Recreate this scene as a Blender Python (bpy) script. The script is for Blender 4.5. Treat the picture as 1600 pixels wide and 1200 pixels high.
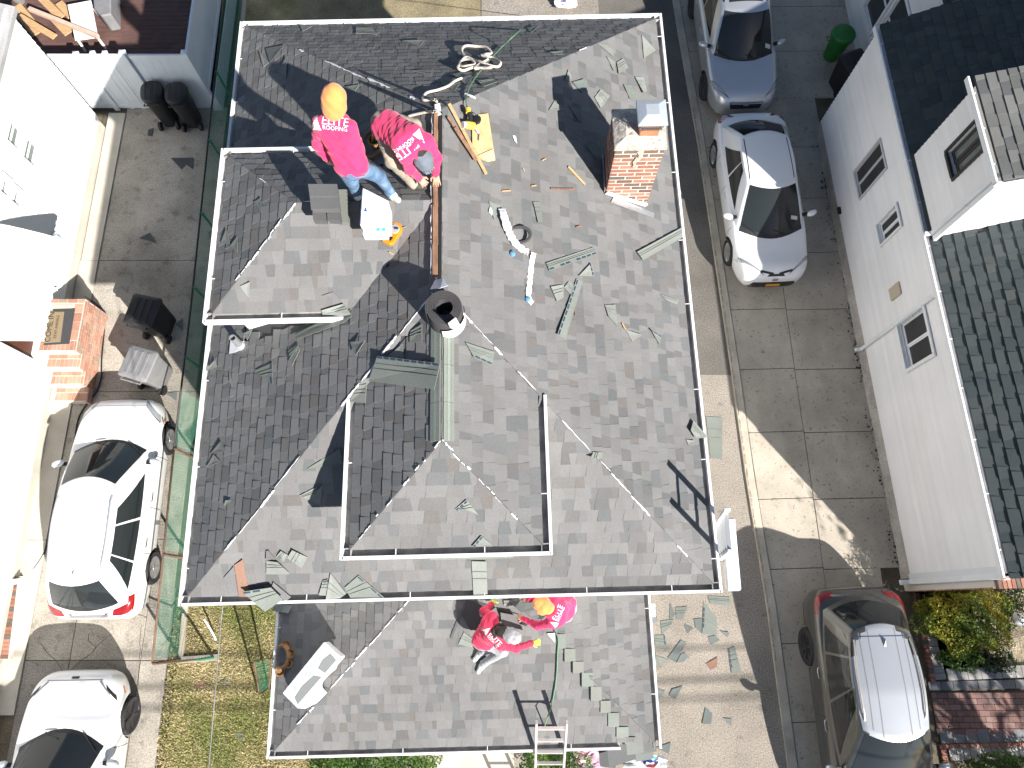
import bpy, bmesh, random, math
import numpy as np
from math import sin, cos, tan, pi, radians, sqrt, atan2, hypot
from mathutils import Vector, Matrix
from mathutils.bvhtree import BVHTree
for o in list(bpy.data.objects): bpy.data.objects.remove(o)
SC = bpy.context.scene
C = SC.collection
V = Vector
# ---------------------------------------------------------------- camera
CAM_H, TILT, FPX = 15.5, radians(17.15), 1134.0
cd = bpy.data.cameras.new('camera'); cam = bpy.data.objects.new('camera', cd); C.objects.link(cam)
cam.location = (0, 0, CAM_H); cam.rotation_euler = (TILT, 0, 0)
cd.sensor_width = 36; cd.lens = 36*FPX/1600; cd.clip_start = .1; cd.clip_end = 900
SC.camera = cam
# ---------------------------------------------------------------- sky, sun, exposure
SUN = V((.93, -1.16, 1)).normalized()
wd = bpy.data.worlds.new('World'); SC.world = wd; wd.use_nodes = True
nt = wd.node_tree; bg = nt.nodes['Background']
sk = nt.nodes.new('ShaderNodeTexSky'); sk.sky_type = 'NISHITA'; sk.sun_disc = False
sk.sun_elevation = math.asin(SUN.z); sk.sun_rotation = atan2(SUN.x, SUN.y)
sk.air_density = 1.0; sk.dust_density = .6; sk.ozone_density = 1.0
nt.links.new(sk.outputs[0], bg.inputs[0]); bg.inputs[1].default_value = .05
sl = bpy.data.lights.new('sun', 'SUN'); sl.energy = 5; sl.angle = radians(.53); sl.color = (1, .955, .89)
so = bpy.data.objects.new('sun', sl); C.objects.link(so); so.location = SUN*40
so.rotation_euler = SUN.to_track_quat('Z', 'Y').to_euler()
vs = SC.view_settings; vs.view_transform = 'Standard'; vs.look = 'None'; vs.exposure = 1.1; vs.gamma = 1
vs.use_curve_mapping = False
R = random.Random(7)

def ray(px, py):
    u = (px-800)/FPX; v = (600-py)/FPX
    return V((u, sin(TILT)+v*cos(TILT), -cos(TILT)+v*sin(TILT)))
def P(px, py, z=0.0):
    """the point at height z that the photograph shows at (px, py)"""
    d = ray(px, py); return V((0, 0, CAM_H)) + d*((z-CAM_H)/d.z)
# ---------------------------------------------------------------- objects
def props(o, label=None, cat=None, group=None, kind=None):
    if label: o['label'] = label
    if cat: o['category'] = cat
    if group: o['group'] = group
    if kind: o['kind'] = kind
    return o
def thing(name, label, cat, loc=(0, 0, 0), group=None):
    o = bpy.data.objects.new(name, None); C.objects.link(o); o.location = loc; o.empty_display_size = .2
    return props(o, label, cat, group)
def link(name, me, mats, parent=None, label=None, kind=None):
    o = bpy.data.objects.new(name, me); C.objects.link(o)
    if mats is not None:
        for m in (mats if isinstance(mats, (list, tuple)) else [mats]):
            if not any(x == m for x in me.materials): me.materials.append(m)
    if parent is not None:
        o.parent = parent
        M_ = Matrix.Translation(parent.location)
        p = parent
        if p.parent is not None: M_ = Matrix.Identity(4)
        o.matrix_parent_inverse = M_.inverted()
    return props(o, label, kind=kind)
class MB:
    def __init__(s): s.v = []; s.f = []; s.c = []; s.m = []
    def add(s, vs_, fs, col=None, mi=0):
        n = len(s.v); s.v.extend([tuple(p) for p in vs_])
        for f in fs: s.f.append([n+i for i in f]); s.c.append(col); s.m.append(mi)
        return s
    def box(s, c, size, rot=None, col=None, mi=0):
        hx, hy, hz = [a/2 for a in size]; c = V(c)
        vs_ = [V((x, y, z)) for z in (-hz, hz) for x, y in ((-hx, -hy), (hx, -hy), (hx, hy), (-hx, hy))]
        if rot is not None:
            if isinstance(rot, (int, float)): rot = Matrix.Rotation(rot, 3, 'Z')
            vs_ = [rot @ p for p in vs_]
        return s.add([c+p for p in vs_], [(3, 2, 1, 0), (4, 5, 6, 7), (0, 1, 5, 4), (1, 2, 6, 5), (2, 3, 7, 6), (3, 0, 4, 7)], col, mi)
    def bar(s, a, b, w, h, up=(0, 0, 1), col=None, mi=0):
        a, b = V(a), V(b); x = (b-a); L = x.length; x.normalize(); u = V(up)
        y = u.cross(x)
        if y.length < 1e-5: y = V((0, 1, 0)).cross(x)
        y.normalize(); z = x.cross(y)
        return s.box((a+b)/2, (L, w, h), Matrix((x, y, z)).transposed(), col, mi)
    def prism(s, top, down, col=None, mi=0, cap=True):
        """polygon (list of points) extruded by the vector down"""
        top = [V(p) for p in top]; n = len(top); d = V(down)
        fs = [tuple(range(n))] + ([tuple(range(2*n-1, n-1, -1))] if cap else [])
        fs += [(i, n+i, n+(i+1) % n, (i+1) % n) for i in range(n)]
        return s.add(top+[p+d for p in top], fs, col, mi)
    def tube(s, pts, r, k=8, col=None, mi=0, closed=False, caps=True):
        pts = [V(p) for p in pts]; n = len(pts); rs = r if isinstance(r, (list, tuple)) else [r]*n
        vs_ = []; prev = None
        for i, p in enumerate(pts):
            if closed: t = pts[(i+1) % n]-pts[i-1]
            else: t = pts[min(i+1, n-1)]-pts[max(i-1, 0)]
            t.normalize()
            if prev is None:
                a = V((0, 0, 1)) if abs(t.z) < .9 else V((1, 0, 0)); u = t.cross(a).normalized()
            else:
                u = (prev - t*prev.dot(t)); u = u.normalized() if u.length > 1e-6 else t.orthogonal().normalized()
            prev = u; w = t.cross(u)
            vs_ += [p+(u*cos(2*pi*j/k)+w*sin(2*pi*j/k))*rs[i] for j in range(k)]
        fs = []
        for i in range(n if closed else n-1):
            a, b = i*k, ((i+1) % n)*k
            fs += [(a+j, a+(j+1) % k, b+(j+1) % k, b+j) for j in range(k)]
        if not closed and caps: fs += [tuple(range(k-1, -1, -1)), tuple(range((n-1)*k, n*k))]
        return s.add(vs_, fs, col, mi)
    def lathe(s, c, prof, k=24, axis=(0, 0, 1), col=None, mi=0, a0=0, closed=False):
        """profile of (radius, height) pairs turned about axis at c"""
        c = V(c); q = V((0, 0, 1)).rotation_difference(V(axis))
        vs_ = [c+q @ V((r*cos(a0+2*pi*j/k), r*sin(a0+2*pi*j/k), h)) for r, h in prof for j in range(k)]
        fs = [(i*k+j, i*k+(j+1) % k, (i+1)*k+(j+1) % k, (i+1)*k+j) for i in range(len(prof)-1) for j in range(k)]
        if not closed: fs += [tuple(range(k-1, -1, -1)), tuple(range((len(prof)-1)*k, len(prof)*k))]
        return s.add(vs_, fs, col, mi)
    def grid(s, rows, col=None, mi=0):
        h, w = len(rows), len(rows[0])
        return s.add([p for r in rows for p in r], [(i*w+j, i*w+j+1, (i+1)*w+j+1, (i+1)*w+j) for i in range(h-1) for j in range(w-1)], col, mi)
    def mesh(s, name, smooth=None, bevel=0, fixn=True, weld=0):
        me = bpy.data.meshes.new(name)
        me.from_pydata(s.v, [], s.f)
        if any(s.m): me.polygons.foreach_set('material_index', s.m)
        if any(c is not None for c in s.c):
            at = me.attributes.new('tint', 'FLOAT_COLOR', 'CORNER'); arr = []
            for f, c in zip(s.f, s.c):
                c = c or (.5, .5, .5); arr += [c[0], c[1], c[2], 1.0]*len(f)
            at.data.foreach_set('color', arr)
        if bevel or fixn or weld:
            bm = bmesh.new(); bm.from_mesh(me)
            if weld: bmesh.ops.remove_doubles(bm, verts=bm.verts, dist=weld)
            if fixn: bmesh.ops.recalc_face_normals(bm, faces=bm.faces)
            if bevel:
                es = [e for e in bm.edges if len(e.link_faces) == 2 and e.calc_face_angle(0) > .5]
                bmesh.ops.bevel(bm, geom=es, offset=bevel, segments=1, affect='EDGES', clamp_overlap=True)
            bm.to_mesh(me); bm.free()
        if smooth is not None:
            me.polygons.foreach_set('use_smooth', [True]*len(me.polygons))
            if smooth < 3: me.set_sharp_from_angle(angle=smooth)
        return me
    def build(s, name, mats, parent=None, label=None, kind=None, **kw):
        return link(name, s.mesh(name, **kw), mats, parent, label, kind)
# ---------------------------------------------------------------- materials
def mat(name, col, rough=.8, metal=0, var=None, bump=None, tint=False, coat=0, spec=.5, sheen=0, speck=None, emis=None, col2=None, streak=None, trans=0, spots=None):
    """Principled material. var=(scale, amount) large soft colour variation, speck=(scale, amount) fine grains,
    bump=(scale, strength, distance), col2 second colour mixed in by the var noise, tint multiplies by the mesh attribute"""
    m = bpy.data.materials.new(name); m.use_nodes = True; n = m.node_tree.nodes; l = m.node_tree.links
    b = n['Principled BSDF']; b.inputs['Roughness'].default_value = rough; b.inputs['Metallic'].default_value = metal
    b.inputs['Specular IOR Level'].default_value = spec; b.inputs['Coat Weight'].default_value = coat
    b.inputs['Coat Roughness'].default_value = .03
    if sheen: b.inputs['Sheen Weight'].default_value = sheen
    if trans: b.inputs['Subsurface Weight'].default_value = 0
    tc = n.new('ShaderNodeTexCoord')
    if tint:
        a = n.new('ShaderNodeAttribute'); a.attribute_name = 'tint'; cs = a.outputs['Color']
    else:
        rgb = n.new('ShaderNodeRGB'); rgb.outputs[0].default_value = (*col, 1); cs = rgb.outputs[0]
    def noise(scale, detail=5, rough_=.6, stretch=None):
        t = n.new('ShaderNodeTexNoise'); t.inputs['Scale'].default_value = scale; t.inputs['Detail'].default_value = detail
        t.inputs['Roughness'].default_value = rough_
        if stretch:
            mp = n.new('ShaderNodeMapping'); mp.inputs['Scale'].default_value = stretch
            l.new(tc.outputs['Object'], mp.inputs['Vector']); l.new(mp.outputs[0], t.inputs['Vector'])
        else: l.new(tc.outputs['Object'], t.inputs['Vector'])
        return t.outputs['Fac']
    def remap(fac, a, b_, c=.3, d=.7):
        r = n.new('ShaderNodeMapRange'); r.inputs[1].default_value = c; r.inputs[2].default_value = d
        r.inputs[3].default_value = a; r.inputs[4].default_value = b_; l.new(fac, r.inputs[0]); return r.outputs[0]
    def mul(c, fac):
        x = n.new('ShaderNodeMix'); x.data_type = 'RGBA'; x.blend_type = 'MULTIPLY'; x.inputs[0].default_value = 1
        l.new(c, x.inputs[6]); l.new(fac, x.inputs[7]); return x.outputs[2]
    if col2 is not None:
        x = n.new('ShaderNodeMix'); x.data_type = 'RGBA'; l.new(remap(noise(var[0]*.8, 8, .65), 0, 1, .4, .6), x.inputs[0])
        l.new(cs, x.inputs[6]); x.inputs[7].default_value = (*col2, 1); cs = x.outputs[2]
    if var: cs = mul(cs, remap(noise(var[0], 7), 1-var[1], 1+var[1]))
    if streak: cs = mul(cs, remap(noise(streak[0], 4, .6, streak[2]), 1-streak[1], 1+streak[1]))
    if speck: cs = mul(cs, remap(noise(speck[0], 2, .7), 1-speck[1], 1+speck[1]))
    if spots: cs = mul(cs, remap(noise(spots[0], 3, .55), 1, spots[3], spots[1], spots[2]))
    l.new(cs, b.inputs['Base Color'])
    if bump:
        bp = n.new('ShaderNodeBump'); bp.inputs['Strength'].default_value = bump[1]; bp.inputs['Distance'].default_value = bump[2]
        l.new(noise(bump[0], 4), bp.inputs['Height']); l.new(bp.outputs[0], b.inputs['Normal'])
    if emis:
        b.inputs['Emission Color'].default_value = (*col, 1); b.inputs['Emission Strength'].default_value = emis
    return m
def srgb(r, g, b):
    f = lambda c: (c/255/12.92 if c/255 <= .04045 else ((c/255+.055)/1.055)**2.4)
    return (f(r), f(g), f(b))
M_SHING = mat('shingle_granules', (1, 1, 1), .95, tint=True, speck=(170, .28), var=(1.3, .10), bump=(220, .5, .004), spec=.2)
M_DECK = mat('roof_felt', (.05, .05, .055), .95)
M_WHITE = mat('white_aluminium', (.78, .79, .80), .45, var=(3, .05))
M_GUTIN = mat('gutter_inside', (.28, .27, .26), .7, var=(5, .4), speck=(60, .2))
M_SIDING = mat('white_vinyl_siding', (.72, .73, .75), .5, var=(.9, .05))
M_BOARD = mat('lapped_vinyl_board', (1, 1, 1), .5, tint=True, var=(.8, .05), streak=(3, .03, (1, .3, 6)))
M_SIDINGL = mat('cream_white_siding', (.80, .80, .78), .5, var=(.7, .04))
M_VINYL = mat('white_vinyl', (.70, .75, .80), .4, var=(2, .05))
M_CONC = mat('driveway_concrete', (.41, .367, .305), .9, var=(.9, .20), speck=(55, .14), spots=(16, .62, .68, .55), bump=(60, .25, .004), streak=(2.5, .08, (1, .35, 1)))
M_CONCD = mat('shade_darkened_concrete', (.235, .215, .19), .92, var=(.9, .35), speck=(34, .36), bump=(45, .4, .006), spots=(5, .56, .72, .62))  # weathered concrete, with the shade between the white cars darkened into its colour
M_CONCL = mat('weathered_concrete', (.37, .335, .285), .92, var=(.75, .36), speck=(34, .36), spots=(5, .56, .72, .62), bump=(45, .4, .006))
M_APRON = mat('smooth_cement', (.50, .465, .40), .9, var=(1.5, .12), speck=(60, .1))
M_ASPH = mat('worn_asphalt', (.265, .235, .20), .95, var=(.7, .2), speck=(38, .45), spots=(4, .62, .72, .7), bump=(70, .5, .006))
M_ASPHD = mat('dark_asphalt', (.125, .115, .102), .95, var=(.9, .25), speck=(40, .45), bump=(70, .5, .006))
M_CURB = mat('kerb_cement', (.44, .40, .33), .9, var=(2.2, .22), speck=(60, .15))
M_SOIL = mat('soil', (.12, .10, .07), 1, var=(2, .4), speck=(40, .4), bump=(30, .6, .02))
M_TURF = mat('dry_turf', (.34, .28, .16), 1, var=(1.4, .3), col2=(.22, .21, .09), speck=(60, .5), bump=(50, .8, .03))
M_TURF2 = mat('dead_turf', (.24, .20, .12), 1, var=(1.6, .3), speck=(60, .5), bump=(50, .8, .03))
M_BLADE = mat('grass_blades', (1, 1, 1), .8, tint=True, spec=.2)
M_LEAF = mat('leaves', (1, 1, 1), .7, tint=True, spec=.3)
M_BARK = mat('bark', (.10, .075, .05), .95, var=(6, .3))
M_BRICK = mat('brick', (1, 1, 1), .9, tint=True, speck=(60, .22), var=(5, .15), bump=(90, .4, .004))
M_MORT = mat('mortar', (.62, .57, .50), .95, speck=(60, .2))
M_CEM = mat('rough_mortar_crown', (.46, .42, .37), .95, var=(9, .3), speck=(40, .3), bump=(25, .8, .02))
M_TERRA = mat('terracotta', (.50, .17, .09), .8, var=(8, .15))
M_GALV = mat('galvanised_steel', (.66, .70, .74), .35, .55, var=(5, .1))
M_STEEL = mat('dull_steel', (.45, .45, .45), .4, 1.0)
M_LEAD = mat('flashing_metal', (.52, .53, .54), .45, .7, var=(8, .15))
M_BLACKPL = mat('black_plastic', (.018, .019, .022), .5, var=(6, .2))
M_GREYPL = mat('grey_plastic', (.20, .20, .205), .55, var=(5, .12))
M_GREENPL = mat('green_plastic', (.02, .17, .03), .5, var=(5, .12))
M_GLASS = mat('window_glass', (.035, .04, .045), .06, spec=.6)
M_GLASSL = mat('blind_behind_glass', (.13, .15, .142), .25, var=(4, .1))
M_DARK = mat('dark_void', (.012, .012, .012), .9)
M_WOOD = mat('bare_lumber', (.48, .30, .15), .85, streak=(6, .25, (1, 8, 8)), var=(4, .15))
M_PLY = mat('plywood', (.52, .36, .18), .85, var=(7, .18), streak=(5, .12, (8, 1, 1)))
M_ROT = mat('weathered_plank', (.24, .135, .085), .95, var=(5, .35), streak=(5, .35, (8, .6, 8)))
M_DECKW = mat('deck_boards', (.115, .062, .052), .75, var=(2, .2), streak=(3, .2, (1, 8, 1)))
M_WRAP = mat('white_plastic_wrap', (.80, .80, .82), .3, var=(4, .06), bump=(14, .5, .02))
M_WRAPB = mat('blue_print', (.04, .08, .35), .4)
M_WRAPT = mat('teal_print', (.03, .50, .58), .4)
M_PINK = mat('pink_plastic', (.75, .42, .55), .4, var=(8, .35))
M_REDP = mat('red_print', (.65, .08, .10), .4)
M_ROPE = mat('cotton_rope', (.68, .60, .52), .95, bump=(160, .9, .01), speck=(90, .2))
M_HOSE = mat('green_hose', (.10, .22, .13), .5)
M_BLKHOSE = mat('black_hose', (.015, .015, .016), .5)
M_MEMB = mat('black_membrane', (.055, .052, .055), .85, speck=(90, .25))
M_YEL = mat('yellow_plastic', (.72, .46, .06), .45)
M_ORANGE = mat('orange_plastic', (.80, .25, .01), .4, var=(8, .1))
M_LEATH = mat('tan_leather', (.28, .155, .07), .8, var=(9, .35))
M_ALU = mat('ladder_aluminium', (.72, .72, .72), .35, .6)
M_GREENW = mat('green_coated_wire', (.03, .20, .12), .55)
M_RUST = mat('rusty_pipe', (.13, .075, .05), .9, var=(5, .4))
M_BLKPIPE = mat('dark_pipe', (.02, .02, .02), .6)
M_GRAVEL = mat('gravel', (1, 1, 1), .95, tint=True)
M_MULCH = mat('gravel_bed', (.30, .25, .18), 1, var=(6, .4), speck=(30, .5), bump=(30, 1, .03))
M_DOOR = mat('red_brown_door', (.09, .030, .018), .5)
M_MAT = mat('coir_mat', (.27, .21, .13), 1, speck=(120, .4))
M_RUBBER = mat('rubber_mat', (.055, .055, .06), .8)
M_CABLE = mat('grey_cable', (.16, .16, .16), .6, var=(3, .4))
M_TILEB = mat('beige_vent', (.50, .42, .32), .6)
# ================================================================ THE HOUSE BEING ROOFED
YAW = radians(1.4); HO = V((-.74, .10, 0)); HR = Matrix.Rotation(YAW, 3, 'Z')
def HL(x, y, z=0.0): return HO + HR @ V((x, y, z))
def LH(p):
    q = HR.inverted() @ (V(p)-HO); return q
house = thing('roofed_house', 'house in the middle with grey shingle hip roof under repair, brick chimney and porch', 'house', HL(0, 4.4, 0))
GW = .105          # gutter width
PAL = [((.162, .158, .155), 38), ((.153, .149, .146), 27), ((.138, .132, .128), 13), ((.126, .127, .128), 13), ((.118, .115, .113), 9), ((.112, .116, .117), 5), ((.132, .121, .114), 3)]
def pick(pal, rr):
    t = rr.random()*sum(w for _, w in pal)
    for c, w in pal:
        t -= w
        if t <= 0: break
    k = rr.uniform(.95, 1.05)*1.13; return (c[0]*k*.985, c[1]*k, c[2]*k*1.015)
def clip2(poly, cl):
    """Sutherland-Hodgman, cl convex counter-clockwise"""
    out = poly
    for i in range(len(cl)):
        a, b = cl[i], cl[(i+1) % len(cl)]; ex, ey = b[0]-a[0], b[1]-a[1]
        inp, out = out, []
        if not inp: return []
        s = inp[-1]; ds = ex*(s[1]-a[1])-ey*(s[0]-a[0])
        for p in inp:
            dp = ex*(p[1]-a[1])-ey*(p[0]-a[0])
            if (dp >= 0) != (ds >= 0):
                t = ds/(ds-dp); out.append((s[0]+(p[0]-s[0])*t, s[1]+(p[1]-s[1])*t))
            if dp >= 0: out.append(p)
            s, ds = p, dp
    return out
def parea(p): return .5*sum(p[i][0]*p[(i+1) % len(p)][1]-p[(i+1) % len(p)][0]*p[i][1] for i in range(len(p)))
class Plane:
    def __init__(s, pts):
        s.p = [V(p) for p in pts]; s.a = (s.p[1]-s.p[0]).normalized()
        s.n = s.a.cross(s.p[2]-s.p[0]).normalized(); s.b = s.n.cross(s.a)
        s.q = [((p-s.p[0]).dot(s.a), (p-s.p[0]).dot(s.b)) for p in s.p]
    def at(s, u, v, h=0): return s.p[0]+s.a*u+s.b*v+s.n*h
def shingle_plane(pl, tabs, rr, skip=None, expo=.143, pal=PAL, wmin=.065, wmax=.17, thick=.009, seal=0):
    """laminated shingles laid course by course on a roof plane"""
    q = pl.q; umin = min(x for x, _ in q); umax = max(x for x, _ in q); vmax = max(y for _, y in q)
    cl = q if parea(q) > 0 else q[::-1]
    k = 0; ph = rr.uniform(0, 9)
    while k*expo < vmax:
        b0 = k*expo - (.02 if k == 0 else 0); b1 = (k+1)*expo+.02
        x = umin-rr.uniform(0, .3); up = True; fl = 0
        while x < umax:
            w = rr.uniform(wmin, wmax)*(1.25 if up else .95)
            f2 = rr.uniform(.004, .016)*(1 if up else -1)
            wob = .005*sin(x*2.1+k*1.7+ph)+rr.uniform(-.002, .002)
            poly = [(x+fl, b0+wob), (x+w+f2, b0+wob+rr.uniform(-.002, .002)), (x+w-f2, b1), (x-fl, b1)]
            xm = x+w/2; c = clip2(poly, cl)
            if len(c) >= 3 and abs(parea(c)) > .0006:
                mid = pl.at(xm, (b0+b1)/2)
                if skip is None or not skip(mid):
                    h0 = thick*(1.25 if up else .7)+rr.uniform(0, .003)
                    top = [pl.at(u, v, h0+(.003-h0)*max(0, min(1, (v-b0)/(b1-b0)))) for u, v in c]
                    tabs.append((top, pl.n, pick(pal, rr)))
            x += w; fl = f2; up = not up
        k += 1
def tabs_to_objects(tabs, parent, n_ind=300, m=None):
    m = m or M_SHING
    def score(t):
        pts = t[0]; c = sum(pts, V())/len(pts); d = V((0, 0, CAM_H))-c
        ar = sum(((pts[i]-pts[0]).cross(pts[i+1]-pts[0])).length/2 for i in range(1, len(pts)-1))
        x = c.x/max(1, (CAM_H-c.z)*.72)
        return ar*max(.05, t[1].dot(d.normalized()))/d.length_squared
    order = sorted(range(len(tabs)), key=lambda i: -score(tabs[i])); ind = set(order[:n_ind])
    rest = MB()
    for i, (top, n, col) in enumerate(tabs):
        k = len(top); low = [p-n*.014 for p in top]
        fs = [tuple(range(k))]+[(j, k+j, k+(j+1) % k, (j+1) % k) for j in range(k)]
        if i in ind:
            MB().add(top+low, fs, col).build('shingle', m, parent, fixn=False)
        else: rest.add(top+low, fs, col)
    return rest.build('shingle', m, parent, kind='stuff', fixn=False)
PT = .57
X0, X1, Y0, Y1, ZE = -3.31+GW, 3.31-GW, GW, 8.77-GW, 6.30
ZR = ZE+PT*X1
AF, AR = (0, Y0+X1, ZR), (0, 5.62, ZR)
E0, E1, E2, E3 = (X0, Y0, ZE), (X1, Y0, ZE), (X1, Y1, ZE), (X0, Y1, ZE)
# side dormer and front dormer
DZ = 7.50; LX0, LY0, LY1 = -2.85+GW, 3.20+GW, 5.60-GW; LH2 = (LY1-LY0)/2; LYC = (LY0+LY1)/2; LZ = DZ+PT*LH2
FX0, FX1, FY0 = -1.10+GW, 1.19-GW, .42+GW; FH2 = (FX1-FX0)/2; FXC = (FX0+FX1)/2; FZ = DZ+PT*FH2
lval = (DZ-ZE)/PT + X0; fval = (DZ-ZE)/PT + Y0; lrid = (LZ-ZE)/PT+X0; frid = (FZ-ZE)/PT+Y0
def zl(x, y): return DZ+PT*min(x-LX0, LH2-abs(y-LYC)) if (LX0 < x < lrid and abs(y-LYC) < LH2) else -9
def zf(x, y): return DZ+PT*min(y-FY0, FH2-abs(x-FXC)) if (FY0 < y < frid and abs(x-FXC) < FH2) else -9
def skip_main(p):
    q = LH(p); return zl(q.x, q.y) > q.z+.03 or zf(q.x, q.y) > q.z+.03
W = lambda pts: [HL(*p) for p in pts]
PORZ, PP = 3.30, .40; PX0, PX1, PY0, PY1 = -3.04+GW, 2.97-GW, -2.22+GW, .40
PZ1 = PORZ+PP*(PY1-PY0); PHX = PY1-PY0
PLANES = {
 'front': Plane(W([E0, E1, AF])), 'right': Plane(W([E1, E2, AR, AF])), 'rear': Plane(W([E2, E3, AR])), 'left': Plane(W([E3, E0, AF, AR])),
 'ld_left': Plane(W([(LX0, LY1, DZ), (LX0, LY0, DZ), (LX0+LH2, LYC, LZ)])),
 'ld_front': Plane(W([(LX0, LY0, DZ), (lval, LY0, DZ), (lrid, LYC, LZ), (LX0+LH2, LYC, LZ)])),
 'ld_rear': Plane(W([(lval, LY1, DZ), (LX0, LY1, DZ), (LX0+LH2, LYC, LZ), (lrid, LYC, LZ)])),
 'fd_front': Plane(W([(FX0, FY0, DZ), (FX1, FY0, DZ), (FXC, FY0+FH2, FZ)])),
 'fd_right': Plane(W([(FX1, FY0, DZ), (FX1, fval, DZ), (FXC, frid, FZ), (FXC, FY0+FH2, FZ)])),
 'fd_left': Plane(W([(FX0, fval, DZ), (FX0, FY0, DZ), (FXC, FY0+FH2, FZ), (FXC, frid, FZ)])),
 'po_front': Plane(W([(PX0, PY0, PORZ), (PX1, PY0, PORZ), (PX1-PHX, PY1, PZ1), (PX0+PHX, PY1, PZ1)])),
 'po_left': Plane(W([(PX0, PY1, PORZ), (PX0, PY0, PORZ), (PX0+PHX, PY1, PZ1)])),
 'po_right': Plane(W([(PX1, PY0, PORZ), (PX1, PY1, PORZ), (PX1-PHX, PY1, PZ1)])),
}
deck = MB(); tabs = []; rr = random.Random(11)
for nm, pl in PLANES.items():
    deck.prism([p-pl.n*.012 for p in pl.p], -pl.n*.03)
    shingle_plane(pl, tabs, rr, skip_main if nm in ('front', 'left', 'right', 'rear') else None)
roof = deck.build('roof', M_DECK, house)
tabs_to_objects(tabs, roof)
dg = bpy.context.evaluated_depsgraph_get()
_bv, _bf = [], []
for pl in PLANES.values():
    n = len(_bv); _bv += [tuple(p+pl.n*.006) for p in pl.p]; _bf.append(tuple(range(n, n+len(pl.p))))
ROOF_BVH = BVHTree.FromPolygons(_bv, _bf)
def hit(px, py, up=0.0):
    """where the line of sight through the photograph's pixel meets the roof, or else the ground"""
    loc, nor, _, _ = ROOF_BVH.ray_cast(V((0, 0, CAM_H)), ray(px, py).normalized())
    if loc is None: loc, nor = P(px, py, .034), V((0, 0, 1))
    if loc.z < .5 and loc.x > -6.8: loc = P(px, py, .002)
    if nor.z < 0: nor = -nor
    return loc+nor*up, nor
def drop(x, y, up=0.0):
    loc, nor, _, _ = ROOF_BVH.ray_cast(V((x, y, 20)), V((0, 0, -1)))
    if loc is None: return V((x, y, .03+up))
    return loc+V((0, 0, up))
# walls
wl = MB(); wl.box(HL(0, 4.385, 3.1), (5.9, 7.97, 6.2), YAW); wl.build('wall', M_SIDINGL, house)
wd_ = MB(); wd_.box(HL((LX0+.12-.3)/2, LYC, 7.0), (-(LX0+.12)-.3, 2*LH2-.3, .98), YAW)
wd_.box(HL(FXC, (FY0+.12+2.6)/2, 7.0), (2*FH2-.3, 2.6-FY0-.12, .98), YAW)
wd_.build('dormer_wall', M_SIDINGL, house)
pw = MB(); pw.box(HL(0, -.75, 1.55), (5.3, 2.3, 3.1), YAW); pw.build('porch_wall', M_SIDINGL, house)
sof = MB()
sof.prism(W([(-3.2, .12, 6.22), (3.2, .12, 6.22), (3.2, 8.65, 6.22), (-3.2, 8.65, 6.22)]), (0, 0, -.05))
sof.prism(W([(-2.93, -2.1, 3.22), (2.86, -2.1, 3.22), (2.86, .39, 3.22), (-2.93, .39, 3.22)]), (0, 0, -.05))
sof.build('soffit', M_WHITE, house)
# gutters: outer lip white, trough grey, thin straps
def gutter(a, b, z, out, s0=0, s1=0, lipw=.034, straps=.75, deep=.09, dent=None):
    """a, b local xy along the eave line (shingle edge), out = outward local xy"""
    a, b, out = V((*a, 0)), V((*b, 0)), V((*out, 0)); d = (b-a).normalized(); a = a-d*s0; b = b+d*s1
    pos = lambda p, o, zz: HL(p.x+out.x*o, p.y+out.y*o, zz)
    zt = z+.005
    g = MB()
    g.bar(pos(a, GW-lipw/2, zt-deep/2), pos(b, GW-lipw/2, zt-deep/2), lipw, deep)
    go = g.build('gutter', M_WHITE, house)
    t = MB(); ta, tb = (a, b) if out.y else (a+d*s0*1.0, b-d*s1*1.0)
    t.bar(pos(ta, GW/2-.02, zt-deep+.012), pos(tb, GW/2-.02, zt-deep+.012), GW-.012, .012); t.bar(pos(a, -.012, zt-.05), pos(b, -.012, zt-.05), .012, deep)
    t.build('trough', M_GUTIN, go)
    L = (b-a).length; k = max(1, int(L/straps)); s = MB()
    for i in range(k):
        p = a+d*(L*(i+.5+R.uniform(-.15, .15))/k); s.bar(pos(p, -.01, zt-.012), pos(p, GW, zt-.004), .010, .006)
    s.build('gutter_strap', M_WHITE, go)
for (a, b, z, o) in [((X0, Y0), (X1, Y0), ZE, (0, -1)), ((X1, Y0), (X1, Y1), ZE, (1, 0)), ((X1, Y1), (X0, Y1), ZE, (0, 1)), ((X0, Y1), (X0, Y0), ZE, (-1, 0)),
        ((LX0, LY1), (LX0, LY0), DZ, (-1, 0)), ((LX0, LY0), (lval-.05, LY0), DZ, (0, -1)), ((lval-.05, LY1), (LX0, LY1), DZ, (0, 1)),
        ((FX0, FY0), (FX1, FY0), DZ, (0, -1)), ((FX1, FY0), (FX1, fval), DZ, (1, 0)), ((FX0, fval), (FX0, FY0), DZ, (-1, 0)),
        ((PX0, PY1), (PX0, PY0), PORZ, (-1, 0)), ((PX0, PY0), (2.34, PY0), PORZ, (0, -1)), ((PX1, PY0), (PX1, PY1), PORZ, (1, 0))]:
    full = (a, b)
    s0 = GW if not ((a == (lval-.05, LY1)) or a == (FX0, fval) or a == (PX0, PY1)) else 0
    s1 = GW if not (b == (lval-.05, LY0) or b == (FX1, fval) or b == (PX1, PY1) or b == (2.34, PY0)) else 0
    if o[0] == 0: s0 = min(s0, GW-.024); s1 = min(s1, GW-.024)
    gutter(a, b, z, o, s0, s1, straps=1.0 if z != PORZ else 1.25)
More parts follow.
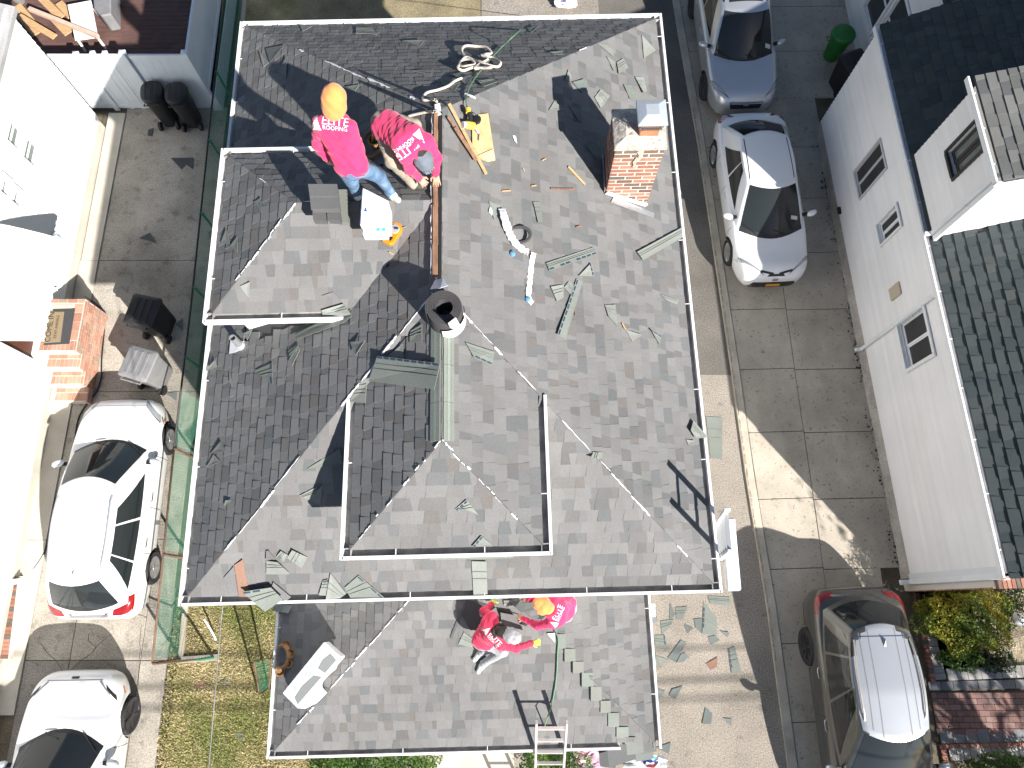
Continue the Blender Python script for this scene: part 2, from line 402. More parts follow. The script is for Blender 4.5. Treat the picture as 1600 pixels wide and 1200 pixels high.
def split_loose(ob):
    """every island of the mesh becomes an object of its own"""
    bm = bmesh.new(); bm.from_mesh(ob.data); bm.verts.ensure_lookup_table(); seen = set(); isl = []
    for v in bm.verts:
        if v.index in seen: continue
        st = [v]; cur = []; seen.add(v.index)
        while st:
            a = st.pop(); cur.append(a.index)
            for e in a.link_edges:
                b = e.other_vert(a)
                if b.index not in seen: seen.add(b.index); st.append(b)
        isl.append(set(cur))
    bm.free()
    if len(isl) < 2: return ob
    for s in isl:
        bm = bmesh.new(); bm.from_mesh(ob.data); bm.verts.ensure_lookup_table()
        bmesh.ops.delete(bm, geom=[v for v in bm.verts if v.index not in s], context='VERTS')
        me = bpy.data.meshes.new(ob.data.name); bm.to_mesh(me); bm.free()
        for m in ob.data.materials: me.materials.append(m)
        o = ob.copy(); o.data = me; C.objects.link(o)
    bpy.data.objects.remove(ob)
# torn strips left along the hips where the caps were stripped
def hipline(a, b, n, wid=.018, seed=1, lo=0, hi=1, off=.02, m=None, name='felt_strip'):
    rr = random.Random(seed); a, b = HL(*a), HL(*b); d = b-a; side = V((d.y, -d.x, 0)).normalized()
    mb = MB()
    t = lo
    while t < hi:
        L = rr.uniform(.02, .09); t2 = min(hi, t+L*(.5+wid*40))
        if rr.random() < n:
            w = wid*.58*rr.uniform(.25, 1.4); sh = rr.uniform(-.012, .012); pts = []
            k = 9; lft, rgt = [], []
            for i in range(k+1):
                p = a+d*(t+(t2-t)*i/k)+side*(sh+rr.uniform(-.004, .004)); ww = w*(.1 if i in (0, k) else rr.uniform(.25, 1.25))
                lft.append(p+side*ww-V((0, 0, ww*.3))); rgt.append(p-side*ww-V((0, 0, ww*.3)))
            mb.prism([p+V((0, 0, off)) for p in lft+rgt[::-1]], (0, 0, -.006))
        t = t2+rr.uniform(0, .01)
    return split_loose(mb.build(name, m or M_WRAP, roof))
hipline(E0, AF, .80, .022, 3, .16, .98)
hipline(E1, AF, .68, .017, 4, .1, .97)
hipline(E3, AR, .60, .020, 5, .12, .9)
hipline(E2, AR, .15, .012, 6, .3, .95)
hipline((LX0, LY0, DZ), (LX0+LH2, LYC, LZ), .9, .018, 7, .3, 1)
hipline((LX0, LY1, DZ), (LX0+LH2, LYC, LZ), .45, .022, 8, .45, 1)
hipline((FX0, FY0, DZ), (FXC, FY0+FH2, FZ), .55, .014, 9, .1, 1)
hipline((FX1, FY0, DZ), (FXC, FY0+FH2, FZ), .8, .015, 10, .25, 1)
hipline((PX0, PY0, PORZ), (PX0+PHX, PY1, PZ1), .95, .020, 12, .15, .9)
hipline((LX0+LH2, LYC, LZ), (lrid, LYC, LZ), .25, .02, 13, 0, .3)
# the slot along the main ridge: bare plank, dark gap, torn paper edge
rp = MB(); rr = random.Random(5)
yy = AF[1]+.10
while yy < AR[1]-.02:
    y2 = min(AR[1]-.02, yy+rr.uniform(.25, .5))
    w = rr.uniform(.05, .065); rp.bar(HL(-.035+rr.uniform(-.006, .006), yy, ZR+.018), HL(-.035, y2, ZR+.018), w, .022); yy = y2
rp.build('ridge_plank', M_ROT, roof, bevel=.004)
MB().bar(HL(.022, AF[1]+.02, ZR+.012), HL(.022, AR[1]-.03, ZR+.012), .036, .014).build('ridge_gap', M_DARK, roof)
rr = random.Random(6)
for x_, wmax, gap, m_ in ((-.082, .016, .06, M_WRAP), (.050, .007, .12, M_LEAD)):
    y = AF[1]+.15
    while y < AR[1]-.05:
        L = rr.uniform(.12, .5); y2 = min(AR[1]-.02, y+L); k = max(3, int((y2-y)/.05)); lf, rg_ = [], []
        for i in range(k+1):
            yy = y+(y2-y)*i/k; xx = x_+rr.uniform(-.005, .005); w = wmax*rr.uniform(.15, 1); lf.append(HL(xx-w*.6, yy, ZR+.004)); rg_.append(HL(xx+w*.4, yy, ZR+.012))
        MB().prism(rg_+lf[::-1], (0, 0, -.004)).build('torn_paper', m_, roof); y = y2+rr.uniform(.01, gap)
# pale strip of starter shingles over the front dormer ridge
def strip_on(plname, u0, u1, v0, v1, name, colr, up=.02, n=3):
    pl = PLANES[plname]; rows = []
    mb = MB()
    for k in range(n):
        a = u0+(u1-u0)*k/n+.003; b = u0+(u1-u0)*(k+1)/n-.003
        mb.prism([pl.at(a, v0, up+.002*k), pl.at(b, v0, up+.002*k), pl.at(b, v1, up+.002*k), pl.at(a, v1, up+.002*k)], -pl.n*.006, colr)
    return mb.build(name, M_SHING, roof)
PALE = (.205, .235, .205); PALE2 = (.185, .20, .18)
for nm, sgn in (('fd_left', -1), ('fd_right', 1)):
    pl = PLANES[nm]; vtop = max(v for _, v in pl.q)
    us = sorted(u for u, v in pl.q if v > vtop-.01)
    cols = ((.20, .225, .195), (.235, .265, .235), (.19, .21, .185))
    for i in range(3):
        v1 = vtop-.012-i*.042; v0 = v1-.039
        mb = MB(); k = 4
        for j in range(k):
            a = us[0]+(us[1]-us[0])*j/k+.002; b = us[0]+(us[1]-us[0])*(j+1)/k-.002
            mb.prism([pl.at(a, v0, .022), pl.at(b, v0, .022), pl.at(b, v1, .022), pl.at(a, v1, .022)], -pl.n*.012, cols[i])
        mb.build('starter_strip', M_SHING, roof)
# lifted step shingles along the porch's right hip
STEP = [(870, 990, 884, 1013), (882, 1013, 899, 1033), (895, 1033, 912, 1051), (909, 1050, 927, 1072), (923, 1072, 940, 1094), (938, 1094, 954, 1113), (950, 1113, 967, 1135), (963, 1135, 982, 1152), (976, 1151, 993, 1166)]
for i, (a, b, c, d) in enumerate(STEP):
    pp = [hit(a, b)[0], hit(c, b)[0], hit(c, d)[0], hit(a, d)[0]]; nn = PLANES['po_front'].n
    MB().prism([p+nn*(.022 if k in (0, 3) else .015) for k, p in enumerate(pp)], -nn*.007, (.185+.008*(i % 3), .203+.006*(i % 2), .187)).build('step_shingle', M_SHING, roof)
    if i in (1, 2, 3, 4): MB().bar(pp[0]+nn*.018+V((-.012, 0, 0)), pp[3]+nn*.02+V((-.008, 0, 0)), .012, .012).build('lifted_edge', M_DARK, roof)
# exposed felt where shingles are stripped below the main eave
fp = [(728, 942), (728, 936), (860, 934), (868, 950), (846, 968), (800, 958), (770, 980), (735, 985), (722, 960)]
MB().prism([hit(*q)[0]+V((0, 0, .018)) for q in fp], (0, 0, -.01)).build('bare_felt', M_MEMB, roof)
# vent pipe with flashing
vb, vn = hit(377, 541)
vp = MB().lathe(vb-V((0, 0, .05)), [(.001, 0), (.045, 0), (.045, .36), (.034, .36), (.034, .2), (.001, .2)], 16).build('vent_pipe', M_LEAD, house, smooth=.6)
MB().lathe(vb-V((0, 0, .05)), [(.062, 0), (.062, .1), (.05, .13), (.046, .13)], 16).build('pipe_collar', M_GALV, vp, smooth=.6)
pl = PLANES['left']; q0 = LH(vb)
ff = [hit(*q)[0]+pl.n*.02 for q in ((362, 531), (360, 553), (369, 551), (380, 546), (383, 533), (370, 540))]
MB().prism(ff, -pl.n*.006).build('flashing', M_WHITE, vp)
# ---------------------------------------------------------------- chimney
CXL, CXR = 2.13, 2.73
c_fr = LH(P(1021, 326, 6.5)); CYF = c_fr.y
CZT = 7.93; CYB = LH(P(1048, 172, CZT)).y
chim = MB().box(HL((CXL+CXR)/2, (CYF+CYB)/2, (CZT+6.2)/2), (CXR-CXL, CYB-CYF, CZT-6.2), YAW).build('chimney', M_MORT, house)
BPAL = [((.285, .125, .085), 40), ((.245, .108, .075), 25), ((.32, .16, .115), 20), ((.13, .078, .062), 10), ((.12, .10, .085), 8)]
BPT = [((.17, .09, .065), 30), ((.14, .11, .09), 30), ((.30, .085, .055), 20), ((.22, .16, .12), 15)]
rr = random.Random(3)
def brick_wall(parent, org, ax, up, out, w, h, pal=BPAL, bl=.20, bh=.060, g=.020, proud=.004, top_pal=None, skipf=None, vert=False):
    org, ax, up, out = V(org), V(ax).normalized(), V(up).normalized(), V(out).normalized()
    if vert: bl, bh = bh, bl
    r = 0; z = 0
    while z+bh*.5 < h:
        hh = min(bh, h-z); x = -(bl+g)/2 if r % 2 else 0
        while x < w-.02:
            a = max(0, x); b = min(w, x+bl)
            if b-a > .03:
                q = org+ax*((a+b)/2)+up*(z+hh/2)
                if skipf is None or not skipf(q):
                    pr = proud+rr.uniform(-.0015, .0015)
                    mb = MB(); M3 = Matrix((ax, up, out)).transposed()
                    mb.box(q+out*(pr/2-.01), (b-a, hh, pr+.02), M3, pick(top_pal if (top_pal and z > h-.22) else pal, rr))
                    mb.build('brick', M_BRICK, parent)
            x += bl+g
        z += bh+g; r += 1
xh, yh = HR @ V((1, 0, 0)), HR @ V((0, 1, 0))
zs = 6.45
brick_wall(chim, HL(CXL, CYF, zs), xh, (0, 0, 1), -yh, CXR-CXL, CZT-zs-.02, top_pal=BPT, skipf=lambda q: q.z < ZE+PT*(X1-LH(q).x)+.02)
brick_wall(chim, HL(CXL, CYB, zs+.3), -yh, (0, 0, 1), -xh, CYB-CYF, CZT-zs-.32, top_pal=BPT, skipf=lambda q: q.z < ZE+PT*(X1-LH(q).x)-.02)
cr = MB(); n = 9; rr = random.Random(8); rows = []
for j in range(n+1):
    row = []
    for i in range(n+1):
        u, v = i/n, j/n; e = min(u, 1-u, v, 1-v)
        row.append(HL(CXL-.02+(CXR-CXL+.04)*u, CYF-.02+(CYB-CYF+.04)*v, CZT+.02+min(e*.35, .075)+rr.uniform(-.008, .008)))
    rows.append(row)
cr.grid(rows); ed = [rows[0][i] for i in range(n)]+[rows[j][n] for j in range(n)]+[rows[n][n-i] for i in range(n)]+[rows[n-j][0] for j in range(n)]
k = len(ed); cr.add(ed+[p-V((0, 0, .05)) for p in ed], [(i, k+i, k+(i+1) % k, (i+1) % k) for i in range(k)])
cr.build('mortar_crown', M_CEM, chim, weld=.001)
# white mortar smear running down the front
sm = MB()
for k_, (xx, zz, ww, hh) in enumerate(((2.44, 7.84, .10, .08), (2.46, 7.77, .07, .09), (2.42, 7.70, .09, .07), (2.40, 7.64, .06, .08), (2.41, 7.57, .05, .06))):
    sm.prism([HL(xx+ww*.5*cos(a+k_)*(.8+.3*sin(3*a+k_)), CYF-.016-.001*k_, zz+hh*.6*sin(a+k_)) for a in np.linspace(0, 2*pi, 10)[:-1]], yh*.012)
sm.build('mortar_smear', M_CURB, chim)
fc = V(LH(P(1019, 175, 8.31))); FS = .135
MB().box(HL(fc.x, fc.y, CZT+.13), (FS*1.75, FS*1.75, .20), YAW).build('flue_liner', M_TERRA, chim, bevel=.01)
# perforated skirt of the cap
sk_ = MB(); zc0, zc1 = CZT+.20, CZT+.38
for s in range(4):
    rot = YAW+s*pi/2; M3 = Matrix.Rotation(rot, 3, 'Z'); n1 = 9
    for i in range(n1+1):
        t = (i/n1-.5)*2*FS*.93
        for sg in (-1, 1):
            a = HL(fc.x, fc.y, 0)+M3 @ V((t, -FS*.93, 0)); b = a+M3 @ V((sg*.05, 0, 0))
            sk_.bar(V((a.x, a.y, zc0)), V((b.x, b.y, zc1)), .005, .008)
sk_.build('spark_screen', M_STEEL, chim)
MB().box(HL(fc.x, fc.y, CZT+.27), (FS*1.3, FS*1.3, .14), YAW).build('flue_hole', M_DARK, chim)
lid = MB(); ztop = CZT+.38
b4 = [HL(fc.x+sx*FS*1.3, fc.y+sy*FS*1.3, ztop) for sx, sy in ((-1, -1), (1, -1), (1, 1), (-1, 1))]; t4 = [HL(fc.x+sx*FS*.55, fc.y+sy*FS*.55, ztop+.05) for sx, sy in ((-1, -1), (1, -1), (1, 1), (-1, 1))]
lid.add(b4+t4+[p-V((0, 0, .03)) for p in b4], [(4, 5, 6, 7)]+[(i, (i+1) % 4, 4+(i+1) % 4, 4+i) for i in range(4)]+[(8+i, 8+(i+1) % 4, (i+1) % 4, i) for i in range(4)])
lid.build('chimney_cap', M_GALV, chim, bevel=.004)
# base flashing in front and along the left
pr = PLANES['right']
fl = [hit(*q)[0]+pr.n*.02 for q in ((953, 317), (1020, 341), (1021, 334), (958, 308))]
MB().prism(fl, -pr.n*.006).build('base_flashing', M_LEAD, chim)
MB().bar(HL(CXL+.0, CYF-.022, ZE+PT*(X1-CXL)+.06), HL(CXR, CYF-.022, ZE+PT*(X1-CXR)+.06), .012, .06, up=(0, 0, 1)).build('step_flashing', M_WHITE, chim)
MB().bar(HL(CXL-.022, CYF, ZE+PT*(X1-CXL)+.07), HL(CXL-.022, CYB, ZE+PT*(X1-CXL)+.07), .012, .10).build('step_flashing', M_LEAD, chim)
# ================================================================ GROUND, DRIVEWAYS, LAWNS
def sheet(name, pts, z, m, label=None, kind='structure', thick=.06, parent=None):
    pts = [(p[0], p[1]) for p in pts]
    if parea(pts) < 0: pts = pts[::-1]
    return MB().prism([(x, y, z) for x, y in pts], (0, 0, -thick)).build(name, m, parent, label, kind)
sheet('ground', [(-150, -150), (150, -150), (150, 150), (-150, 150)], -.05, M_SOIL, 'bare earth under and around the houses')
# asphalt side alley between house and kerb, narrowing towards the back
sheet('alley', [(-3.0, -9), (5.58, -9), (5.27, 0), (5.1, 2.75), (5.0, 5), (2.3, 5), (2.3, .4), (-3.0, .4)], 0.0, M_ASPH, 'worn tan asphalt alley beside the house')
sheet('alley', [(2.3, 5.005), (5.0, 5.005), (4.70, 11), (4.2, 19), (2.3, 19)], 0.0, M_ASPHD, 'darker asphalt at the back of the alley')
kb = MB()
KL = [(5.44, -7.0), (5.20, -.0), (5.02, 2.75), (4.93, 5), (4.84, 6.76), (4.62, 11), (4.36, 14.4), (4.1, 18.5)]
for i in range(len(KL)-1):
    a, b = V((*KL[i], 0)), V((*KL[i+1], 0)); kb.prism([(a.x-.01, a.y, .055), (a.x+.17, a.y, .055), (b.x+.17, b.y, .055), (b.x-.01, b.y, .055)], (0, 0, -.12))
kb.build('kerb', M_CURB, None, 'narrow cement kerb along the driveway', 'structure')
kr = MB(); rr = random.Random(4)   # rusty chipped edge of the kerb
y = -1.2
while y < 12:
    import bisect
    x = np.interp(y, [p[1] for p in KL], [p[0] for p in KL]); L = rr.uniform(.02, .2); w = rr.uniform(.006, .03)
    kr.prism([(x+.01, y, .0615), (x+.01+w, y+.01, .0615), (x+.012+w*.8, y+L, .0615), (x+.008, y+L, .0615)], (0, 0, -.006)); y += L+rr.uniform(.0, .1)
kr.build('rust_stain', mat('rust_brown', (.33, .25, .17), .95, var=(9, .4)), bpy.data.objects['kerb'], kind='stuff')
drv = sheet('driveway', [(5.55, -9), (9.4, -9), (9.4, 19), (4.2, 19), (4.6, 12), (5.1, 4)], 0.0, M_SOIL, 'pale concrete slab driveway between the two houses')
ys = [.76+1.45*k for k in range(-6, 12)]; ry = radians(1.9)
def dedge(y): return float(np.interp(y, [p[1] for p in KL], [p[0] for p in KL]))+.185
rr = random.Random(12)
for i in range(len(ys)-1):
    a, b = ys[i]+.007, ys[i+1]-.007
    for c in (0, 1):
        mid = lambda y: 6.46-.022*y+ .0
        xl0, xl1 = (dedge(a), dedge(b)) if c == 0 else (mid(a)+.007, mid(b)+.007)
        xr0, xr1 = (mid(a)-.007, mid(b)-.007) if c == 0 else ((8.06-.04*(a-.57)+.1, 8.06-.04*(b-.57)+.1) if a > .4 and a < 11 else ((7.62, 7.62) if a < .4 else (9.4, 9.4)))
        h = .034+rr.uniform(-.004, .004); sl_ = .035
        MB().prism([(xl0, a, h), (xr0, a+sl_, h), (xr1, b+sl_, h+rr.uniform(-.003, .003)), (xl1, b, h)], (0, 0, -.1)).build('slab', M_CONC, drv, bevel=.006)
# debris line of flaking paint and leaves at the foot of the right house
rr = random.Random(31); fk = MB()
for i in range(420):
    y = rr.uniform(.8, 11); x = 8.05-.04*(y-.57)-abs(rr.gauss(.03, .07)); s = rr.uniform(.008, .035); a = rr.uniform(0, 3)
    if sin(y*2.3)+sin(y*5.1+1) < -.6: continue
    z = .045+rr.uniform(0, .01)
    fk.prism([(x+s*cos(a+t)*rr.uniform(.6, 1.2), y+s*sin(a+t)*rr.uniform(.6, 1.2), z) for t in (0, 1.4, 3, 4.6)], (0, 0, -.006), rr.choice([(.5, .5, .5), (.04, .04, .045), (.06, .05, .05), (.3, .28, .25), (.03, .03, .03)]))
fk.build('wall_litter', M_GRAVEL, None, 'flakes of paint and dark leaves along the wall foot', 'stuff')
# ---- left driveway
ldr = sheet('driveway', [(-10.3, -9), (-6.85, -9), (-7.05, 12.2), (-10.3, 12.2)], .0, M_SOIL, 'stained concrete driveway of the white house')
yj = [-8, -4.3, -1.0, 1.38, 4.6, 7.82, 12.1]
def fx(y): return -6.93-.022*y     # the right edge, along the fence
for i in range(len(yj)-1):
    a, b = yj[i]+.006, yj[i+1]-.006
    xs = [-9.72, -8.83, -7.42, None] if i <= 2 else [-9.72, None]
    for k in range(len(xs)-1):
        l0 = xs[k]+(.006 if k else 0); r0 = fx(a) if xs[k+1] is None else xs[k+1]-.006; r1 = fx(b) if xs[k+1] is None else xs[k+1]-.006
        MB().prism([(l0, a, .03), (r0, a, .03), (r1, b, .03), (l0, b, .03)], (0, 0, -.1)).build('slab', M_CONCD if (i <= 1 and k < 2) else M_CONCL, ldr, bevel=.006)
ap = MB()
for a, b in ((-2.0, 1.35), (1.36, 4.4), (4.41, 7.8), (7.81, 11.9)):
    ap.prism([(-10.12, a, .07), (-9.73, a, .06), (-9.73, b, .06), (-10.14, b, .07)], (0, 0, -.1))
ap.build('footpath', M_APRON, None, 'narrow cream cement strip along the white house wall', 'structure')
# cracks in the drive
ck = MB(); rr = random.Random(9)
def crack(pts, w=.006, z=.0335, mb=None):
    pts = [V((*p, z)) for p in pts]; out = []
    for i in range(len(pts)-1):
        for t in range(4): out.append(pts[i].lerp(pts[i+1], t/4)+V((rr.uniform(-.02, .02), rr.uniform(-.02, .02), 0)))
    out.append(pts[-1])
    for i in range(len(out)-1): (mb or ck).bar(out[i], out[i+1], w*rr.uniform(.6, 1.2), .003)
g = lambda x, y: tuple(P(x, y, .034))[:2]
crack([g(175, 990), g(130, 1030), g(95, 1060)]); crack([g(60, 1003), g(85, 1030), g(100, 1050)]); crack([g(222, 975), g(218, 1030), g(215, 1080)])
crack([g(185, 950), g(230, 965)]); crack([g(150, 1012), g(138, 1000), g(140, 990)])
ck.build('crack', M_DARK, ldr, kind='stuff')
# ---- lawns with real blades
sheet('lawn', [(-6.80, -9), (-3.0, -9), (-3.0, .4), (-6.66, .4)], .0, M_TURF, 'patchy dry front lawn')
sheet('verge', [(-6.66, .4), (-3.0, .4), (-3.0, 9.2), (-7.35, 19), (-7.2, 12), (-6.85, 6)], -.005, M_TURF, 'weedy grass strip between fence and house')
sheet('yard', [(-7.35, 18.9), (-3.0, 8.6), (-.75, 8.6), (-.85, 18.9)], -.008, M_TURF2, 'dry brown back yard grass')
sheet('patio', [(-.75, 8.6), (2.3, 8.6), (2.3, 18.9), (-.85, 18.9)], .01, M_ASPH, 'tan concrete patio behind the house')
def blades(name, label, region, n, hmin, hmax, pal, seed, z=.0, clump=None):
    rr = np.random.default_rng(seed); xs, ys_ = [], []
    pts = region(n, rr); n = len(pts)
    a = rr.uniform(0, 2*pi, n); h = rr.uniform(hmin, hmax, n); w = rr.uniform(.004, .010, n); ln = rr.uniform(.2, 1.1, n)*h
    vs_ = np.zeros((n, 3, 3)); dx, dy = np.cos(a), np.sin(a)
    vs_[:, 0] = np.c_[pts[:, 0]-dx*w, pts[:, 1]-dy*w, np.full(n, z)]; vs_[:, 1] = np.c_[pts[:, 0]+dx*w, pts[:, 1]+dy*w, np.full(n, z)]
    b = a+rr.uniform(-1, 1, n)+pi/2; vs_[:, 2] = np.c_[pts[:, 0]+np.cos(b)*ln, pts[:, 1]+np.sin(b)*ln, z+h]
    pal = np.array(pal); patch = np.sin(pts[:, 0]*2.1+np.sin(pts[:, 1]*1.7)*1.3)+np.sin(pts[:, 1]*2.7+1.3+np.sin(pts[:, 0]*3.1))+np.sin(pts[:, 0]*7.3+pts[:, 1]*5.1)*.6
    u = np.clip((patch+2.6)/5.2+rr.normal(0, .22, n), 0, .999); col = pal[(u*len(pal)).astype(int)]*rr.uniform(.75, 1.2, (n, 1))
    me = bpy.data.meshes.new(name); me.from_pydata(vs_.reshape(-1, 3).tolist(), [], np.arange(3*n).reshape(-1, 3).tolist())
    at = me.attributes.new('tint', 'FLOAT_COLOR', 'POINT'); at.data.foreach_set('color', np.repeat(np.c_[col, np.ones(n)], 3, 0).ravel().astype(np.float32))
    return link(name, me, M_BLADE, None, label, 'stuff')
def rect(x0, x1, y0, y1): return lambda n, r: np.c_[r.uniform(x0, x1, n), r.uniform(y0, y1, n)]
GP = [(.60, .50, .30), (.56, .47, .27), (.52, .44, .24), (.48, .42, .20), (.38, .37, .14), (.27, .30, .09), (.20, .26, .06)]
blades('grass', 'short dry grass blades on the front lawn', rect(-6.85, -3.1, -3.1, .3), 60000, .02, .055, GP, 1)
blades('grass', 'weeds and thin grass along the fence', lambda n, r: np.c_[(lambda y: r.uniform(0, 1, n)*2.9-6.72-.03*y)(yy := r.uniform(.3, 9, n)), yy], 26000, .02, .07, GP[2:], 2)
blades('grass', 'sparse grass in the back yard', rect(-6.5, -.9, 8.7, 14), 26000, .02, .05, [(.36, .30, .18), (.30, .25, .14), (.22, .19, .10), (.14, .14, .06)], 3)
# ================================================================ NEIGHBOURING HOUSES
def isect(px, py, p0, n):
    d = ray(px, py); o = V((0, 0, CAM_H)); return o+d*((V(p0)-o).dot(n)/d.dot(n))
class Frame:
    def __init__(s, o, yaw): s.o = V((*o, 0)); s.yaw = yaw; s.R = Matrix.Rotation(yaw, 3, 'Z'); s.x = s.R @ V((1, 0, 0)); s.y = s.R @ V((0, 1, 0))
    def __call__(s, x, y, z=0.0): return s.o+s.R @ V((x, y, z))
    def inv(s, p): return s.R.inverted() @ (V(p)-s.o)
    def span(s, pts, x0):
        """extent (y0, y1, z0, z1) of photograph points lying on the local plane x = x0"""
        q = [s.inv(isect(*p, s(x0, 0), s.x)) for p in pts]
        ys_, zs_ = sorted(p.y for p in q), sorted(p.z for p in q); h = len(q)//2
        return sum(ys_[:h])/h, sum(ys_[h:])/h, sum(zs_[:h])/h, sum(zs_[h:])/h
RF = Frame((8.06, .57), radians(2.37))
rh = thing('white_house', 'white sided house on the right with dark shingle roof and front dormer', 'house', RF(3, 5, 0))
RL = 10.86
MB().box(RF(3.5, RL/2, 1.62), (6.96, RL-.04, 3.24), RF.yaw).build('wall', M_SIDING, rh)
# rough foundation strip
def BC(base=(.84, .82, .815), lo=.95):
    k = R.uniform(lo, 1.02); return tuple(q*k for q in base)
fo = MB(); fo.box(RF(-.005, RL/2, .19), (.06, RL, .38), RF.yaw); fo.build('foundation', mat('patched_foundation', (.40, .37, .34), .95, var=(1.6, .3), speck=(30, .25)), rh)
bh = .118; z = .36; k = 0
while z < 3.2:
    b = MB(); a0, a1 = RF(-.030, -.02, z), RF(-.012, -.02, z+bh)
    p = [RF(-.034, -.03, z), RF(-.034, RL+.01, z), RF(-.010, RL+.01, z+bh+.006), RF(-.010, -.03, z+bh+.006)]
    b.prism(p, RF.x*.03); b.c = [BC()]*len(b.f); b.build('siding_board', M_BOARD, rh); z += bh; k += 1
def windowbox(parent, F, x0, y0, y1, z0, z1, name='window', fw=.07, proud=.04, sash='v', glass=None, frame_m=None, deep=.03, mull=.035):
    """framed window on the local plane x = x0 facing -x: outer frame, sashes, panes"""
    fm = frame_m or M_WHITE; mb = MB()
    xo = x0-proud/2
    mb.box(F(xo, y0-fw/2, (z0+z1)/2), (proud, fw, z1-z0+2*fw), F.yaw); mb.box(F(xo, y1+fw/2, (z0+z1)/2), (proud, fw, z1-z0+2*fw), F.yaw)
    mb.box(F(xo, (y0+y1)/2, z0-fw/2), (proud+.02, y1-y0-.002, fw), F.yaw); mb.box(F(xo, (y0+y1)/2, z1+fw/2), (proud, y1-y0-.002, fw), F.yaw)
    w = mb.build(name, fm, parent, bevel=.006)
    n = 2
    for i in range(n):
        if sash == 'v': a, b, c, d = y0+(y1-y0)*i/n, y0+(y1-y0)*(i+1)/n, z0, z1
        else: a, b, c, d = y0, y1, z0+(z1-z0)*i/n, z0+(z1-z0)*(i+1)/n
        s = MB(); m = mull; xs = x0+deep-.012*i
        s.box(F(xs, a+m/2, (c+d)/2), (.03, m, d-c), F.yaw); s.box(F(xs, b-m/2, (c+d)/2), (.03, m, d-c), F.yaw)
        s.box(F(xs, (a+b)/2, c+m/2), (.03, b-a-2*m, m), F.yaw); s.box(F(xs, (a+b)/2, d-m/2), (.03, b-a-2*m, m), F.yaw)
        s.build('sash', fm, w)
        MB().box(F(xs+.006, (a+b)/2, (c+d)/2), (.012, b-a-2*m, d-c-2*m), F.yaw).build('pane', glass or M_GLASS, w)
    MB().box(F(x0+deep+.06, (y0+y1)/2, (z0+z1)/2), (.05, y1-y0, z1-z0), F.yaw).build('recess', M_DARK, w)
    return w
def cut(objs, F, x0, rects):
    """recess the wall where the windows are: a boolean box per window"""
    for ob in objs:
        mb = MB()
        for y0, y1, z0, z1 in rects: mb.box(F(x0, (y0+y1)/2, (z0+z1)/2), (.3, y1-y0, z1-z0), F.yaw)
        t = bpy.data.objects.new('t', mb.mesh('t')); C.objects.link(t)
        md = ob.modifiers.new('b', 'BOOLEAN'); md.operation = 'DIFFERENCE'; md.object = t; md.solver = 'EXACT'
        g = bpy.context.evaluated_depsgraph_get(); me = bpy.data.meshes.new_from_object(ob.evaluated_get(g))
        ob.modifiers.clear(); ob.data = me; bpy.data.objects.remove(t)
W1 = RF.span([(1339, 267), (1378, 222), (1388, 262), (1347, 308)], 0)
W2 = RF.span([(1374, 352), (1403, 321), (1412, 351), (1381, 381)], 0)
W3 = RF.span([(1407, 508), (1446, 480), (1462, 550), (1422, 578)], 0)
rects = [W1, W2, W3]
cut([o for o in rh.children if o.name.startswith(('wall', 'siding'))], RF, 0, rects)
M_SCREEN = mat('fly_screen', (.035, .033, .035), .5, var=(3, .3))
windowbox(rh, RF, -.035, *W1, glass=M_SCREEN, mull=.022, fw=.05, proud=.03, frame_m=mat('grey_frame', (.50, .50, .51), .5))
windowbox(rh, RF, -.035, *W2, glass=M_SCREEN, deep=.08, fw=.05, mull=.03)
windowbox(rh, RF, -.035, *W3, glass=M_SCREEN, deep=.10, fw=.07, mull=.035)
vv = RF.span([(1390, 451), (1405, 442), (1411, 459), (1395, 469)], -.03)
MB().box(RF(-.05, (vv[0]+vv[1])/2, (vv[2]+vv[3])/2), (.05, vv[1]-vv[0], vv[3]-vv[2]), RF.yaw).build('vent_cover', M_TILEB, rh, bevel=.01)
q = RF.inv(isect(1312, 329, RF(-.05, 0), RF.x)); MB().box(RF(-.06, q.y, q.z), (.08, .17, .07), RF.yaw).build('vent_hood', M_BLACKPL, rh, bevel=.01)
# roof, gutter and shingles of the right house
RE = 3.34; RP = .46
def rgut(F, parent, x, y0, y1, z, n=6):
    g = MB(); g.bar(F(x-GW+.017, y0, z-.045), F(x-GW+.017, y1, z-.045), .034, .1); g.bar(F(x-GW/2, y0+.015, z-.045), F(x-GW/2, y0-.015, z-.045), GW, .1)
    go = g.build('gutter', M_WHITE, parent)
    t = MB(); t.bar(F(x-GW/2, y0+.02, z-.08), F(x-GW/2, y1, z-.08), GW-.03, .012); t.build('trough', M_GUTIN, go)
    s = MB()
    for i in range(n):
        y = y0+(y1-y0)*(i+.5)/n; s.bar(F(x+.03, y, z-.002), F(x-GW, y, z-.002), .018, .006)
    s.build('gutter_strap', M_WHITE, go)
rgut(RF, rh, 0.0, -.12, RL+.1, RE, 12)
DKP = [((.056, .066, .068), 30), ((.050, .060, .062), 25), ((.062, .070, .070), 20), ((.045, .055, .058), 15), ((.068, .073, .071), 6)]
LTP = [((.150, .148, .140), 30), ((.128, .126, .12), 25), ((.165, .16, .15), 20), ((.112, .112, .11), 15)]
DY0 = RF.inv(isect(1440, 390, RF(.06, 0), RF.x)).y; DY1 = RF.inv(isect(1412, 262, RF(.06, 0), RF.x)).y; DZT = 5.45
rpl = Plane([RF(0, RL+.1, RE), RF(0, -.12, RE), RF(6.9, -.12, RE+6.9*RP), RF(6.9, RL+.1, RE+6.9*RP)])
dpl = Plane([RF(-.02, DY1+.1, DZT), RF(-.02, DY0-.1, DZT), RF(5.2, DY0-.1, DZT+5.2*.3), RF(5.2, DY1+.1, DZT+5.2*.3)])
dk = MB()
